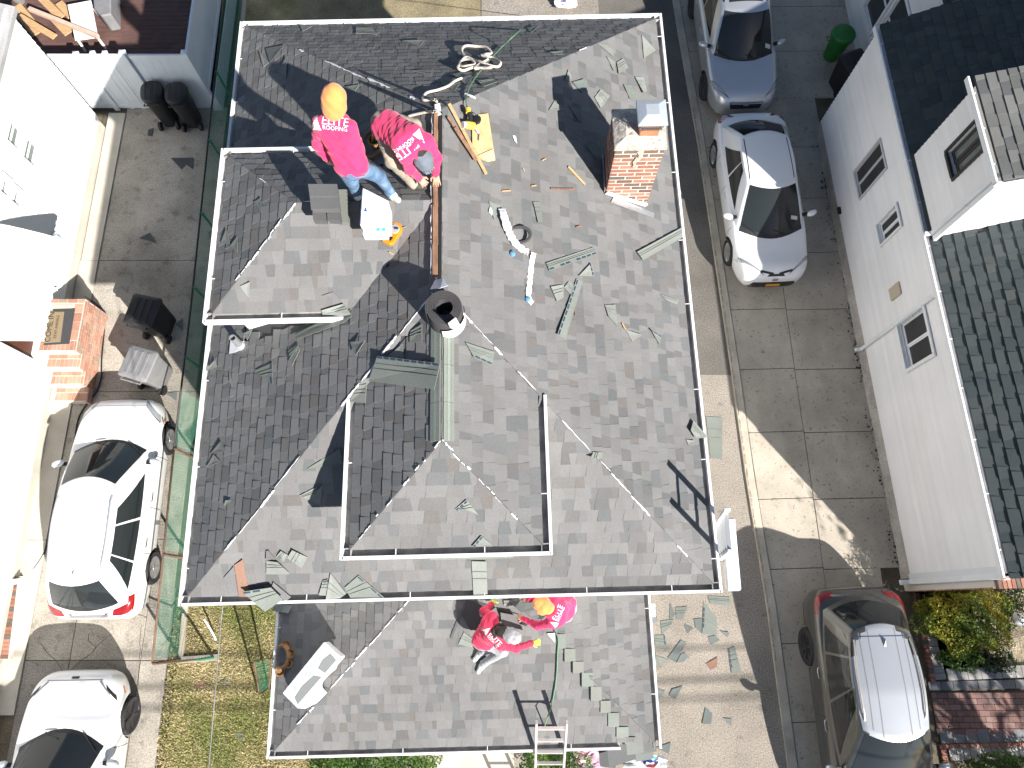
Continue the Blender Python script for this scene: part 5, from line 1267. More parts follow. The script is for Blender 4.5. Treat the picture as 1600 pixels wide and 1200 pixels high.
# silver wagon at the top
p = base_suv(4.5, .99, 1.03, W=1.76, axles=(.86, .86+2.55), wr=.33, gh=dict(f0=1.06, f1=1.86, r0=4.38, r1=3.9, w0=.80, w1=.60, z0=1.0, z1=1.62, cf=.24, cr=.18), rimm=M_RIMD, spokes=5, twin=True,
    sidewin=[(.12, .45, .12, 0), (.47, .74, 0, 0), (.76, .92, 0, -.06)], mirror=(1.50, 1.04), rails=M_TRIM, seams=[1.3, 2.35], handles=[2.15, 3.05],
    lamps=[dict(q=[(.14, .44), (.38, .74), (.60, .80), (.24, .52)], m=M_LAMP), dict(view='front', q=[(.56, .40), (.80, .44), (.80, .50), (.56, .46)], m=M_TRIM)],
    bits=[dict(n='grille', view='front', q=[(-.36, .56), (.36, .56), (.40, .74), (-.40, .74)], m=M_TRIM), dict(n='grille_bar', view='front', q=[(-.38, .70), (.38, .70), (.38, .73), (-.38, .73)], m=M_CHROME, off=.012), dict(n='badge', view='front', q=[(-.07, .66), (.07, .66), (.07, .715), (-.07, .715)], m=M_CHROME, off=.016),
        dict(n='sunroof', view='top', q=[(2.16, -.40), (2.16, .40), (2.95, .40), (2.95, -.40)], m=M_CGLASS, cab=True), dict(n='windshield_sticker', view='top', q=[(1.30, .50), (1.30, .64), (1.37, .64), (1.37, .50)], m=mat('pale_sticker', (.5, .55, .55), .5), cab=True, off=.012)])
make_car('parked_car', 'silver wagon with sunroof parked in shade at the top of the driveway', (5.66, 11.62), pi+radians(2.3), p, P_SILVER)
# white sedan in the middle of the drive
p = base_suv(4.42, .88, .92, W=1.74, axles=(.92, .92+2.62), wr=.315, twin=False, spokes=10, rimm=M_RIM, rim=.70,
    gh=dict(f0=1.02, f1=1.90, r0=4.08, r1=3.36, w0=.79, w1=.575, z0=.90, z1=1.40, cf=.26, cr=.20, tr=.93, sag=[(0, .01), (.4, 0), (1, .02)]),
    sidewin=[(.13, .47, .17, 0), (.49, .80, 0, -.10)], mirror=(1.48, .98), seams=[1.30, 2.36, 3.2], handles=[2.15, 3.0],
    lamps=[dict(q=[(.12, .30), (.44, .76), (.56, .80), (.22, .40)], m=M_LAMP), dict(q=[(.08, .06), (.14, .34), (.19, .36), (.12, .06)], m=M_TRIM), dict(view='front', q=[(.66, .40), (.80, .40), (.80, .54), (.70, .50)], m=M_TRIM)],
    sidebits=[dict(n='tail_light', q=[(4.10, .78), (4.34, .76), (4.36, .88), (4.02, .86)], m=M_TAIL)],
    bits=[dict(n='grille', view='front', q=[(-.56, .34), (.56, .34), (.46, .60), (-.46, .60)], m=M_TRIM), dict(n='hood_line', view='top', q=[(.06, -.20), (.06, .20), (.10, .16), (.10, -.16)], m=M_TRIM), dict(n='licence_plate', view='front', q=[(-.16, .44), (.16, .44), (.16, .57), (-.16, .57)], m=M_PLATE, off=.03), dict(n='badge', view='front', q=[(-.06, .66), (.06, .66), (.06, .72), (-.06, .72)], m=M_CHROME, off=.014),
        dict(n='roof_groove', view='top', q=[(2.15, .485), (3.2, .475), (3.2, .495), (2.15, .505)], m=M_TRIM, cab=True, off=.003, nv=1), dict(n='roof_groove', view='top', q=[(2.15, -.485), (3.2, -.475), (3.2, -.495), (2.15, -.505)], m=M_TRIM, cab=True, off=.003, nv=1),
        dict(n='windshield_sticker', view='top', q=[(1.32, .42), (1.32, .58), (1.39, .58), (1.39, .42)], m=bpy.data.materials['pale_sticker'], cab=True, off=.012)])
make_car('parked_car', 'white sedan with orange licence plate parked behind the silver wagon', (5.87, 6.98), pi+radians(2.4), p, P_WHITE)
# grey SUV at the lower right
p = base_suv(4.75, 1.02, 1.06, W=1.86, axles=(.9, .9+2.75), wr=.365, rimm=M_RIMD, spokes=7, clad=.42,
    gh=dict(f0=1.2, f1=2.16, r0=4.56, r1=4.08, w0=.86, w1=.62, z0=1.03, z1=1.64, cf=.26, cr=.24, tr=.86, sag=[(0, .02), (.4, 0), (1, .05)]), rw0=.15,
    sidewin=[(.12, .43, .13, 0), (.45, .73, 0, 0), (.75, .92, 0, -.08)], mirror=(1.62, 1.09), mirrorm=P_SILVER, rails=mat('grey_rail', (.45, .42, .38), .4, .6), fin=(3.75, 0.02), seams=[1.4, 2.45], handles=[2.3, 3.2], handlem=P_SILVER, roofpaint=P_SILVER,  # roof top coloured lighter than the body for the sky it reflects
    lamps=[dict(q=[(.12, .46), (.38, .78), (.58, .84), (.24, .54)], m=M_LAMP)],
    sidebits=[dict(n='tail_light', q=[(4.26, .93), (4.58, .90), (4.62, .99), (4.24, 1.0)], m=M_TAIL)],
    bits=[dict(n='tail_light', view='rear', q=[(.46, .93), (.80, .90), (.82, .99), (.52, .98)], m=M_TAIL), dict(n='tail_light', view='rear', q=[(-.46, .93), (-.80, .90), (-.82, .99), (-.52, .98)], m=M_TAIL)]+
        [dict(n='roof_groove', view='top', q=[(2.2, y), (4.0, y*.98), (4.0, y*.98+.016), (2.2, y+.016)], m=M_GREYPL, cab=True, off=.003, nv=1) for y in (-.42, -.26, .24, .40)]+[dict(n='spoiler_seam', view='top', q=[(3.86, -.56), (3.86, .56), (3.875, .56), (3.875, -.56)], m=M_CHROME, cab=True, off=.004, nv=1)])
make_car('parked_car', 'dark grey SUV with grooved roof lightened for sky reflection at the lower right beside the garden bed', (6.74, -4.35), pi+radians(1.2), p, P_GREY)
# ================================================================ PEOPLE: one continuous body each, from blended limb volumes
def surface_net(D, origin, step):
    """mesh of the zero level of the sampled field D"""
    nx, ny, nz = D.shape; S = D < 0
    c = [(i, j, k) for i in (0, 1) for j in (0, 1) for k in (0, 1)]
    cs = np.stack([S[i:nx-1+i, j:ny-1+j, k:nz-1+k] for i, j, k in c], -1); act = cs.any(-1) & ~cs.all(-1)
    idx = -np.ones(act.shape, int); cells = np.argwhere(act); idx[act] = np.arange(len(cells))
    vals = np.stack([D[cells[:, 0]+i, cells[:, 1]+j, cells[:, 2]+k] for i, j, k in c], -1)
    acc = np.zeros((len(cells), 3)); cnt = np.zeros(len(cells))
    for a in range(8):
        for b in range(a+1, 8):
            if sum(abs(c[a][q]-c[b][q]) for q in range(3)) != 1: continue
            va, vb = vals[:, a], vals[:, b]; m = (va < 0) != (vb < 0); t = np.where(m, va/np.where(m, va-vb, 1), 0)
            p = np.array(c[a])[None]+(np.array(c[b])-np.array(c[a]))[None]*t[:, None]; acc += p*m[:, None]; cnt += m
    v = (cells+acc/cnt[:, None])*step+origin
    fs = []
    for ax in range(3):
        sl = [slice(0, -1)]*3; sh = [slice(0, -1)]*3; sl[ax] = slice(0, -1); sh[ax] = slice(1, None)
        A = S[tuple(slice(0, -1) if q == ax else slice(1, -1) for q in range(3))]; B = S[tuple(slice(1, None) if q == ax else slice(1, -1) for q in range(3))]
        e = np.argwhere(A != B); inside = A[tuple(e.T)]
        u, w = (ax+1) % 3, (ax+2) % 3; base = e.copy(); base[:, u] += 1; base[:, w] += 1
        def cell(du, dw):
            q = base.copy(); q[:, u] -= du; q[:, w] -= dw; return idx[tuple(q.T)]
        q = np.stack([cell(1, 1), cell(0, 1), cell(0, 0), cell(1, 0)], -1); q[~inside] = q[~inside][:, ::-1]; fs.append(q[(q >= 0).all(1)])
    return v, np.concatenate(fs)
def sdf_mesh(name, parts, step, fold=None):
    """parts: (a, b, ra, rb, material index, blend)"""
    A = np.array([[*p[0]] for p in parts]); B = np.array([[*p[1]] for p in parts]); r = max(max(p[2], p[3]) for p in parts)
    lo = np.minimum(A.min(0), B.min(0))-r-.04; hi = np.maximum(A.max(0), B.max(0))+r+.04
    n = np.ceil((hi-lo)/step).astype(int)+1; D = np.full(n, .2, np.float32); Dm = np.full(n, .2, np.float32); Lb = np.zeros(n, np.int8)
    ax = [lo[i]+np.arange(n[i])*step for i in range(3)]
    for (a, b, ra, rb, mi, k) in parts:
        a, b = np.array([*a]), np.array([*b]); m = max(ra, rb)+.06
        l = np.maximum(np.floor((np.minimum(a, b)-m-lo)/step).astype(int), 0); h = np.minimum(np.ceil((np.maximum(a, b)+m-lo)/step).astype(int)+1, n)
        s = tuple(slice(l[i], h[i]) for i in range(3)); X, Y, Z = np.meshgrid(ax[0][s[0]], ax[1][s[1]], ax[2][s[2]], indexing='ij')
        d = b-a; L2 = max(d.dot(d), 1e-9); t = np.clip(((X-a[0])*d[0]+(Y-a[1])*d[1]+(Z-a[2])*d[2])/L2, 0, 1)
        q = np.sqrt((X-a[0]-t*d[0])**2+(Y-a[1]-t*d[1])**2+(Z-a[2]-t*d[2])**2)-(ra+(rb-ra)*t)
        if fold and mi in fold:
            am, fr = fold[mi]; u = t*sqrt(L2); q = q+am*(np.sin(u*fr+X*31+np.sin(Y*23+Z*17)*1.6)*np.sin(X*27-Y*33+Z*21)+.6*np.sin(X*61+Z*47+Y*13))
        o = D[s]; hh = np.clip(.5+.5*(o-q)/k, 0, 1); D[s] = o+(q-o)*hh-k*hh*(1-hh)
        om = Dm[s]; w = q < om; Lb[s][w] = mi; om[w] = q[w]
    v, f = surface_net(D, lo, step)
    me = bpy.data.meshes.new(name); me.from_pydata(v.tolist(), [], f.tolist())
    fc = v[f].mean(1); gi = np.clip(np.round((fc-lo)/step).astype(int), 0, n-1); me.polygons.foreach_set('material_index', Lb[tuple(gi.T)].astype(np.int32))
    me.polygons.foreach_set('use_smooth', [True]*len(me.polygons)); return me
SKIN = mat('skin', (.52, .29, .20), .55, var=(20, .08)); HOODIE = mat('red_sweatshirt', (.56, .022, .075), .9, var=(9, .12), speck=(250, .12), sheen=.2)
HOODIE2 = mat('pink_red_sweatshirt', (.62, .030, .125), .9, var=(9, .12), speck=(250, .12), sheen=.2)
JEANS = mat('faded_blue_denim', (.15, .25, .37), .9, var=(7, .3), speck=(200, .2), col2=(.075, .14, .25)); KHAKI = mat('dusty_khaki_trousers', (.30, .26, .21), .95, var=(6, .25)); SWEATS = mat('pale_grey_trousers', (.38, .38, .40), .95, var=(6, .15))
SHOEW = mat('white_green_shoe', (.72, .78, .70), .6, var=(30, .3)); SHOEG = mat('bright_green_trim', (.05, .55, .28), .5); SHOEK = mat('dark_boot', (.05, .045, .04), .7)
GLOVE = mat('lime_work_glove', (.50, .58, .08), .8); GLOVEK = mat('black_glove_palm', (.03, .03, .03), .8); ORANGE = mat('orange_beanie', (.78, .26, .075), .95, speck=(260, .15), sheen=.3, var=(8, .1)); CAPG = mat('slate_cap', (.13, .15, .185), .9, speck=(200, .15)); CAPL = mat('grey_mottled_cap', (.30, .30, .32), .9, var=(30, .3)); HAIR = mat('dark_hair', (.02, .016, .013), .8); LOGO = mat('white_print', (.85, .85, .85), .6)
def hand(parts, w, d, up, mi, curl=.5, s=1.0, thumb=1, fm=None):
    """wrist w, pointing direction d, back of hand towards up; four fingers and a thumb"""
    d = V(d).normalized(); up = V(up); up = (up-d*up.dot(d)).normalized(); sd = d.cross(up); w = V(w); fm = mi if fm is None else fm
    for o in (-.026, 0, .026): parts.append((w+sd*o*.6*s, w+d*.075*s+sd*o*s, .019*s, .017*s, mi, .015))
    for i, (o, ln) in enumerate(((-.033, .058), (-.011, .072), (.011, .068), (.033, .052))):
        b = w+d*.080*s+sd*o*s; c1 = b+(d*cos(curl*.7)-up*sin(curl*.7)).normalized()*ln*.55*s+sd*o*.18*s; c2 = c1+(d*cos(curl*1.9)-up*sin(curl*1.9)).normalized()*ln*.55*s
        parts.append((b, c1, .0100*s, .0092*s, fm, .004)); parts.append((c1, c2, .0092*s, .0080*s, fm, .004))
    t0 = w+d*.02*s+sd*thumb*.03*s; t1 = t0+(d*.7+sd*thumb*.8-up*.25).normalized()*.042*s; t2 = t1+(d*.9+sd*thumb*.1-up*.5).normalized()*.034*s
    parts.append((t0, t1, .0125*s, .0110*s, mi, .008)); parts.append((t1, t2, .0110*s, .0095*s, fm, .005))
def make_person(label, J, mats_, cfg):
    mats_ = mats_+[HAIR][:6-len(mats_)]
    """J joints, mats_ = [skin, top, trousers, shoe, glove]"""
    j = {k: (P(*q) if len(q) == 3 else V(q)) for k, q in J.items()}
    for sd in 'LR':
        a = j['ank'+sd]; z = drop(a.x, a.y).z; a.z = z+.10
    if cfg.get('fix'): cfg['fix'](j)
    pr = []
    sh = (j['shR']-j['shL']).normalized(); tor = (j['neck']-j['pel']).normalized(); hp = (j['hipR']-j['hipL']).normalized()
    fwd = cfg['face'].normalized()
    bulk = cfg.get('bulk', 1.0)
    for s in (-1, 1):   # torso, two side volumes
        pr.append((j['pel']+hp*s*.055, j['chest']+sh*s*.072, .112*bulk, .112*bulk, 1, .05)); pr.append((j['chest']+sh*s*.072, j['neck']+sh*s*.05-tor*.045, .110*bulk, .075*bulk, 1, .05))
    pr.append((j['pel']-tor*.07, j['pel']-tor*.02, .118*bulk, .12*bulk, 2, .03))
    pr.append((j['shL'], j['shR'], .073, .073, 1, .05))
    hem = cfg.get('hem', .06); pr.append((j['pel']+hp*.05-tor*hem*.2, j['pel']-hp*.05-tor*hem*.2, .127*bulk, .127*bulk, 1, .02))
    pr.append((j['neck']-tor*.05, j['head'], .056, .056, 0, .02))
    hc = j['head']; upv = (j['head']-j['neck']).normalized()
    pr.append((hc+upv*.035, hc+fwd*.025-upv*.03, .092, .078, 0, .03)); pr.append((hc+fwd*.055-upv*.075, hc+fwd*.05-upv*.07, .045, .045, 0, .04))   # skull, jaw
    pr.append((hc+fwd*.088+upv*.005, hc+fwd*.108-upv*.03, .011, .016, 0, .012))                                                                   # nose
    er = fwd.cross(upv).normalized()
    for s in (-1, 1): pr.append((hc+er*s*.088+upv*.012, hc+er*s*.092-upv*.03, .014, .010, 0, .008))
    pr.append((hc-fwd*.035-upv*.06, hc-fwd*.03+upv*.02, .07, .085, 5, .02))
    if cfg.get('nape'): pr.append((hc-fwd*.06-upv*.10, hc-fwd*.03-upv*.06, .07, .075, 5, .04))
    for s in 'LR':
        S, E_, Hn, K, A, Hp = j['sh'+s], j['el'+s], j['ha'+s], j['kne'+s], j['ank'+s], j['hip'+s]
        pr += [(S, E_, .070, .058, 1, .04), (E_, E_.lerp(Hn, .93), .058, .041, 1, .03), (E_.lerp(Hn, .86), E_.lerp(Hn, .95), .044, .042, 1, .006)]
        gm = 4 if cfg.get('gloves') else 0
        pr.append((E_.lerp(Hn, .88), Hn, .030, .027, gm, .006))
        hd = cfg['hand'][s]; hand(pr, Hn, hd[0], hd[1], gm, hd[2], thumb=hd[3], fm=cfg.get('fingerm', gm))
        pr += [(Hp, K, .098, .074, 2, .04), (K, A, .072, .052, 2, .03), (A+(K-A).normalized()*.06, A+V((0, 0, -.01)), .058, .058, 2, .01)]
        fd = V(cfg['foot'][s]); fd.z = 0; fd.normalize(); a0 = A-V((0, 0, .045))
        _, nn, _, _ = ROOF_BVH.ray_cast(V((A.x, A.y, 20)), V((0, 0, -1)))
        if nn is not None: nn = nn if nn.z > 0 else -nn; fd = (fd-nn*fd.dot(nn)).normalized()
        pr += [(a0-fd*.05, a0+fd*.06, .045, .046, 3, .02), (a0+fd*.05-V((0, 0, .012)), a0+fd*.155-V((0, 0, .018)), .044, .034, 3, .02)]
    t = thing('person', label, 'person', tuple(drop(j['pel'].x, j['pel'].y)))
    me = sdf_mesh('body', pr, .0085, {1: (.0055, 55), 2: (.0025, 40)})
    body = link('body', me, None, t)
    for m in mats_: me.materials.append(m)
    bv = BVHTree.FromPolygons([v.co.copy() for v in me.vertices], [tuple(q.vertices) for q in me.polygons])
    for s in (-1, 1):
        MB().lathe(hc+fwd*.078+er*s*.033+upv*.012, [(.001, -.009), (.009, -.005), (.0105, 0), (.009, .005), (.001, .009)], 8, axis=fwd).build('eye', HAIR, body, smooth=9)
    MB().bar(hc+fwd*.092-upv*.055-er*.022, hc+fwd*.092-upv*.055+er*.022, .008, .008).build('mouth', mat('lips', (.35, .12, .10), .5), body)
    # headwear and hair
    hw_ = cfg['hat']; hm = []
    if hw_ == 'hood':
        hm = [(hc+upv*.05, hc-upv*.06, .118, .112, 0, .05), (hc-upv*.05-fwd*.02, hc-upv*.085-fwd*.03, .105, .09, 0, .05), (hc+upv*.05-fwd*.03, hc+upv*.125-fwd*.015, .085, .05, 0, .05)]
    elif hw_ == 'beanie':
        hm = [(hc+upv*.03, hc+upv*.07, .108, .094, 0, .03), (hc+upv*.07, hc+upv*.125-fwd*.02, .08, .05, 0, .04), (hc+upv*.005+er*.03, hc+upv*.005-er*.03, .103, .103, 0, .02), (hc-fwd*.05-upv*.04, hc-fwd*.03, .085, .098, 0, .03)]
    else:
        hm = [(hc+upv*.02-fwd*.01, hc+upv*.055, .112, .102, 0, .02), (hc-fwd*.05-upv*.03, hc-fwd*.03, .075, .09, 0, .03)]
        for q in (-.05, -.025, 0, .025, .05): hm.append((hc+upv*.045+fwd*.08+er*q, hc+upv*.022+fwd*(.165-abs(q)*.5)+er*q*1.1, .013, .010, 0, .01))
    if cfg.get('hoodie_hood'):
        for q in range(7):
            a = -1.5+q*.5; hm2 = None
    cme = sdf_mesh(cfg['hatname'], hm, .008, {0: (.003, 40)}); link(cfg['hatname'], cme, cfg['hatm'], t)
    # collar of the sweatshirt: thick rolled hood behind the neck
    if hw_ != 'hood':
        col = []
        for q in range(8):
            a0, a1 = radians(-125+q*31), radians(-125+(q+1)*31); cc = j['neck']-tor*.005; bk = (-fwd+tor*fwd.dot(tor)).normalized()
            pt = lambda a: cc+bk*cos(a)*.085+er*sin(a)*.085-tor*.02*cos(a)
            col.append((pt(a0), pt(a1), .027, .027, 0, .02))
        link('hood_collar', sdf_mesh('hood_collar', col, .009, {0: (.004, 60)}), mats_[5] if len(mats_) > 5 and cfg.get('nape') else mats_[1], t)
    # printed logo on the back
    px, py, dx, dy, sz = cfg['logo']; d0 = ray(px, py).normalized(); h, nn, _, _ = bv.ray_cast(V((0, 0, CAM_H)), d0)
    if h is not None:
        ns_ = V()
        for ox in (-4, 0, 4):
            for oy in (-4, 0, 4):
                q = bv.ray_cast(V((0, 0, CAM_H)), ray(px+ox, py+oy).normalized())
                if q[0] is not None: ns_ += q[1] if q[1].dot(d0) < 0 else -q[1]
        nn = ns_.normalized()
        rt = P(px+dx, py+dy, h.z)-P(px, py, h.z); rt = (rt-nn*rt.dot(nn)).normalized(); up = nn.cross(rt)
        def pressed(me, nm, ox, oy):
            bm = bmesh.new(); bm.from_mesh(me); bmesh.ops.triangulate(bm, faces=bm.faces)
            bmesh.ops.subdivide_edges(bm, edges=[e for e in bm.edges if e.calc_length() > .025], cuts=2)
            for v in bm.verts:
                q = h+rt*(v.co.x+ox)+up*(v.co.y+oy); r = bv.ray_cast(q+nn*.25, -nn, .5); v.co = (r[0] if r[0] is not None else q)+nn*.006
            bm.to_mesh(me); bm.free(); me.materials.clear(); link(nm, me, LOGO, body)
        k = sz
        m1 = textmesh('ELITE', .115*k); pressed(m1, 'printed_word', .055*k, .022*k); m2 = textmesh('ROOFING', .056*k); pressed(m2, 'printed_word', .055*k, -.042*k)
        tm = bpy.data.meshes.new('printed_triangle'); T = [(-.185*k, -.07*k, 0), (-.085*k, -.07*k, 0), (-.135*k, .075*k, 0)]
        mid = lambda a, b, t_: tuple(a[i]+(b[i]-a[i])*t_ for i in range(3)); vs_ = []; fs = []; n = 6
        for i in range(n):
            a, b = i/n, (i+1)/n-.02; l0, l1, r0, r1 = mid(T[0], T[2], a), mid(T[0], T[2], b), mid(T[1], T[2], a), mid(T[1], T[2], b); vs_ += [l0, r0, r1, l1]; fs.append((4*i, 4*i+1, 4*i+2, 4*i+3))
        tm.from_pydata(vs_, [], fs); pressed(tm, 'printed_triangle', 0, 0)
    return t, j, bv
NORTH = V((0, 1, 0))
def fix1(j): pass
p1, j1, bv1 = make_person('person in pink red sweatshirt, orange hood and jeans standing astride the dormer ridge',
    dict(ankL=(556, 300, 8.2), ankR=(609, 299, 8.2), kneL=(549, 281, 8.60), kneR=(592, 275, 8.60), hipL=(537, 260, 8.98), hipR=(560, 261, 8.98), pel=(548, 255, 9.06), chest=(527, 207, 9.36), neck=(523, 180, 9.52), head=(522, 158, 9.66), shL=(500, 193, 9.46), shR=(546, 199, 9.46), elL=(496, 226, 9.17), elR=(560, 232, 9.15), haL=(510, 247, 8.98), haR=(560, 252, 9.00)),
    [SKIN, HOODIE2, JEANS, SHOEW, SKIN], dict(face=V((.35, 1, -.25)), hand=dict(L=(V((.3, -.2, -.9)), V((-.4, -1, 0)), .7, 1), R=(V((.2, -.55, -.6)), V((0, -.6, .8)), .6, -1)), foot=dict(L=V((-.3, 1, 0)), R=V((.55, -.75, 0))), hat='hood', hatname='orange_hood', hatm=ORANGE, logo=(515, 193, 30, 3, 1.0), hem=.05))
p2, j2, bv2 = make_person('person in pink red sweatshirt and slate cap bending over the open ridge',
    dict(pel=(603, 195, 8.80), chest=(636, 217, 8.92), neck=(655, 233, 8.88), head=(661, 248, 8.74), shL=(668, 220, 8.86), shR=(632, 243, 8.84), elL=(682, 247, 8.60), haL=(681, 272, 8.36), elR=(640, 264, 8.6), haR=(655, 278, 8.32), hipL=(616, 190, 8.74), hipR=(600, 208, 8.74), kneR=(612, 252, 8.52), ankR=(645, 284, 8.12), kneL=(648, 196, 8.44), ankL=(612, 203, 8.1)),
    [SKIN, HOODIE2, KHAKI, SHOEK, SKIN], dict(face=V((.45, -.45, -.8)), hand=dict(L=(V((.05, -.75, -.6)), V((0, -.5, .8)), .5, 1), R=(V((.6, -.5, -.5)), V((0, -.4, .9)), .9, -1)), foot=dict(L=V((.4, -.6, 0)), R=V((.9, -.3, 0))), hat='cap', hatname='cap', hatm=CAPG, logo=(641, 227, -30, 27, 1.0), hem=.03))
p3, j3, bv3 = make_person('person in red sweatshirt, grey cap and lime gloves kneeling on the porch roof',
    dict(pel=(756, 1000, 4.36), chest=(766, 984, 4.58), neck=(781, 986, 4.68), head=(798, 993, 4.72), shL=(770, 965, 4.60), shR=(781, 1007, 4.60), elL=(756, 955, 4.48), haL=(768, 944, 4.32), elR=(806, 1013, 4.45), haR=(831, 1005, 4.28), hipR=(764, 1006, 4.30), hipL=(752, 1004, 4.28), kneR=(786, 1018, 4.38), ankR=(755, 1038, 4.05), kneL=(776, 1008, 4.2), ankL=(752, 1020, 4.0)),
    [SKIN, HOODIE, SWEATS, SHOEW, GLOVE, HAIR], dict(face=V((.75, -.35, -.55)), nape=True, gloves=True, fingerm=4, hand=dict(L=(V((.5, .4, -.6)), V((-.3, .2, .9)), .4, -1), R=(V((1, .15, -.25)), V((0, 0, 1)), .3, 1)), foot=dict(L=V((-.6, -.7, 0)), R=V((-.45, -.8, 0))), hat='cap', hatname='cap', hatm=CAPL, logo=(769, 996, 16, 22, .85), hem=.03))
p4, j4, bv4 = make_person('person in pink red sweatshirt and orange beanie crouching under the main eave',
    dict(pel=(884, 950, 4.42), chest=(872, 957, 4.64), neck=(859, 953, 4.74), head=(849, 947, 4.78), shL=(862, 973, 4.65), shR=(868, 940, 4.67), elL=(840, 978, 4.5), haL=(818, 967, 4.36), elR=(845, 932, 4.52), haR=(826, 937, 4.38), hipL=(884, 962, 4.38), hipR=(890, 940, 4.38), kneL=(862, 962, 4.34), ankL=(888, 962, 4.02), kneR=(866, 936, 4.38), ankR=(892, 940, 4.05)),
    [SKIN, HOODIE2, SWEATS, SHOEK, SKIN], dict(bulk=1.06, face=V((-.8, .15, -.6)), hand=dict(L=(V((-.8, .35, -.4)), V((0, 0, 1)), .6, -1), R=(V((-.8, 0, -.5)), V((0, 0, 1)), .6, 1)), foot=dict(L=V((-.9, 0, 0)), R=V((-.9, 0, 0))), hat='beanie', hatname='orange_beanie', hatm=ORANGE, logo=(871, 963, 10, -23, .85), hem=.03))
# green trim on the shoes
for (j, sd, t) in ((j1, 'R', p1), (j1, 'L', p1), (j3, 'R', p3)):
    a = j['ank'+sd]-V((0, 0, .045)); MB().lathe(a+V((0, 0, -.01)), [(.049, -.012), (.051, 0), (.049, .014)], 14).build('shoe_trim', SHOEG, t, smooth=.8)
# belt pouch on the bending worker and tool bag beside him
hipc = j2['pel']
tbg = thing('tool_belt', 'tan leather tool belt with pouches hanging beside the bending worker', 'tool belt', tuple(hit(588, 232)[0]))
b0 = hit(586, 228)[0]
for i, (dx, dy, h, w) in enumerate(((0, 0, .16, .075), (.13, -.05, .14, .06), (.04, .12, .13, .05))):
    c = drop(b0.x+dx, b0.y+dy); MB().lathe(c-V((0, 0, .03)), [(w*.8, 0), (w, h), (w*.86, h), (w*.7, .05), (.001, .05)], 12).build('pouch', (M_LEATH, M_BLACKPL, M_LEATH)[i], tbg, smooth=.7)
MB().tube([drop(b0.x+.2*cos(a), b0.y+.02+.2*sin(a))+V((0, 0, .05)) for a in np.linspace(.3, 5.6, 16)], .022, 6).build('belt', M_LEATH, tbg, smooth=.8)
tl_ = MB()
for dx, dy, m in ((.02, .02, 0), (-.03, .01, 0), (.12, -.04, 0)):
    c = drop(b0.x+dx, b0.y+dy); tl_.bar(c+V((0, 0, .06)), c+V((.05, .03, .24)), .022, .022)
tl_.build('tool_handle', M_YEL, tbg, kind='stuff')
# ================================================================ WORK CLUTTER
# felt-wrapped membrane roll standing on the front end of the ridge
rc = V((P(693, 478, 8.45).x, P(693, 478, 8.45).y, 0)); rc.z = drop(rc.x, rc.y).z-.03
roll = thing('membrane_roll', 'black rolled roofing membrane standing on end where the ridges meet', 'roll', tuple(rc))
RH = .36; sp = []; n = 150; turns = 6.2; r0, r1 = .085, .188
inner, outer = [], []
for i in range(n+1):
    a = 2*pi*turns*i/n+2.2; r = r0+(r1-r0)*i/n; sp.append((a, r))
mb = MB(); th = (r1-r0)/turns*.80
vs_ = []
for a, r in sp:
    for rr_, z in ((r, 0), (r, RH), (r+th, RH), (r+th, 0)): vs_.append(rc+V((rr_*cos(a), rr_*sin(a), z+(.012*sin(a*1.0+r*30) if z else 0))))
fs = []
for i in range(n):
    for k in range(4): fs.append((i*4+k, i*4+(k+1) % 4, (i+1)*4+(k+1) % 4, (i+1)*4+k))
fs += [(0, 1, 2, 3), (n*4+3, n*4+2, n*4+1, n*4)]
mb.add(vs_, fs).build('wound_sheet', M_MEMB, roll, smooth=.6)
a, r = sp[-1]; e0 = rc+V(((r+th)*cos(a), (r+th)*sin(a), 0)); tg = V((-sin(a), cos(a), 0))
sleeve = MB(); k = 30
rows = [[rc+V(((r1+th+.012)*cos(q), (r1+th+.012)*sin(q), z)) for q in np.linspace(radians(262), radians(388), k)] for z in (0, RH*.3, RH*.6)]
sleeve.grid(rows); sleeve.build('release_film', M_WRAP, roll, smooth=.8)
tailp = [P(x, y, z) for x, y, z in ((700, 505, 8.62), (712, 496, 8.5), (719, 508, 8.3), (712, 516, 8.25), (703, 512, 8.35))]
MB().prism(tailp, (0, 0, -.008)).build('film_tail', M_WRAP, roll)
tb2 = [P(x, y, z) for x, y, z in ((672, 452, 8.3), (680, 437, 8.25), (692, 435, 8.22), (700, 446, 8.3), (688, 450, 8.4))]
MB().prism(tb2, (0, 0, -.01)).build('film_tail', mat('bluish_film', (.62, .68, .76), .3, bump=(14, .5, .02)), roll)
# long film strips peeled off, lying on the right slope
def ribbon(name, label, cat, pts, w, m, up=.02, wob=.2):
    t = thing(name, label, cat, tuple(hit(*pts[0][:2])[0])); P3 = [hit(q[0], q[1])[0]+V((0, 0, up+(q[2] if len(q) > 2 else 0))) for q in pts]; P3 = smooth(P3, 6); rr = random.Random(len(pts)); L, Rr = [], []
    for i, p in enumerate(P3):
        d = (P3[min(i+1, len(P3)-1)]-P3[max(i-1, 0)]).normalized(); s = V((d.y, -d.x, 0)).normalized(); ww = w*(1+rr.uniform(-wob, wob)); tw = V((0, 0, rr.uniform(-.012, .02)))
        L.append(p+s*ww/2+tw); Rr.append(p-s*ww/2-tw*.4)
    MB().grid([L, P3, Rr]).build('film', m, t, smooth=9); return t
ribbon('film_strip', 'crumpled white release film strip trailing down the right slope', 'film strip', [(785, 331, .05), (788, 345, .08), (795, 365, .04), (803, 380, .03), (815, 390), (826, 397, .03)], .085, mat('greyish_film', (.62, .62, .66), .35, bump=(20, .6, .02)))
ribbon('film_strip', 'straight white release film strip ending with a curled blue tip', 'film strip', [(834, 398, .03), (831, 410), (829, 430), (827, 450), (826, 468, .02), (832, 476, .02)], .062, M_WRAP)
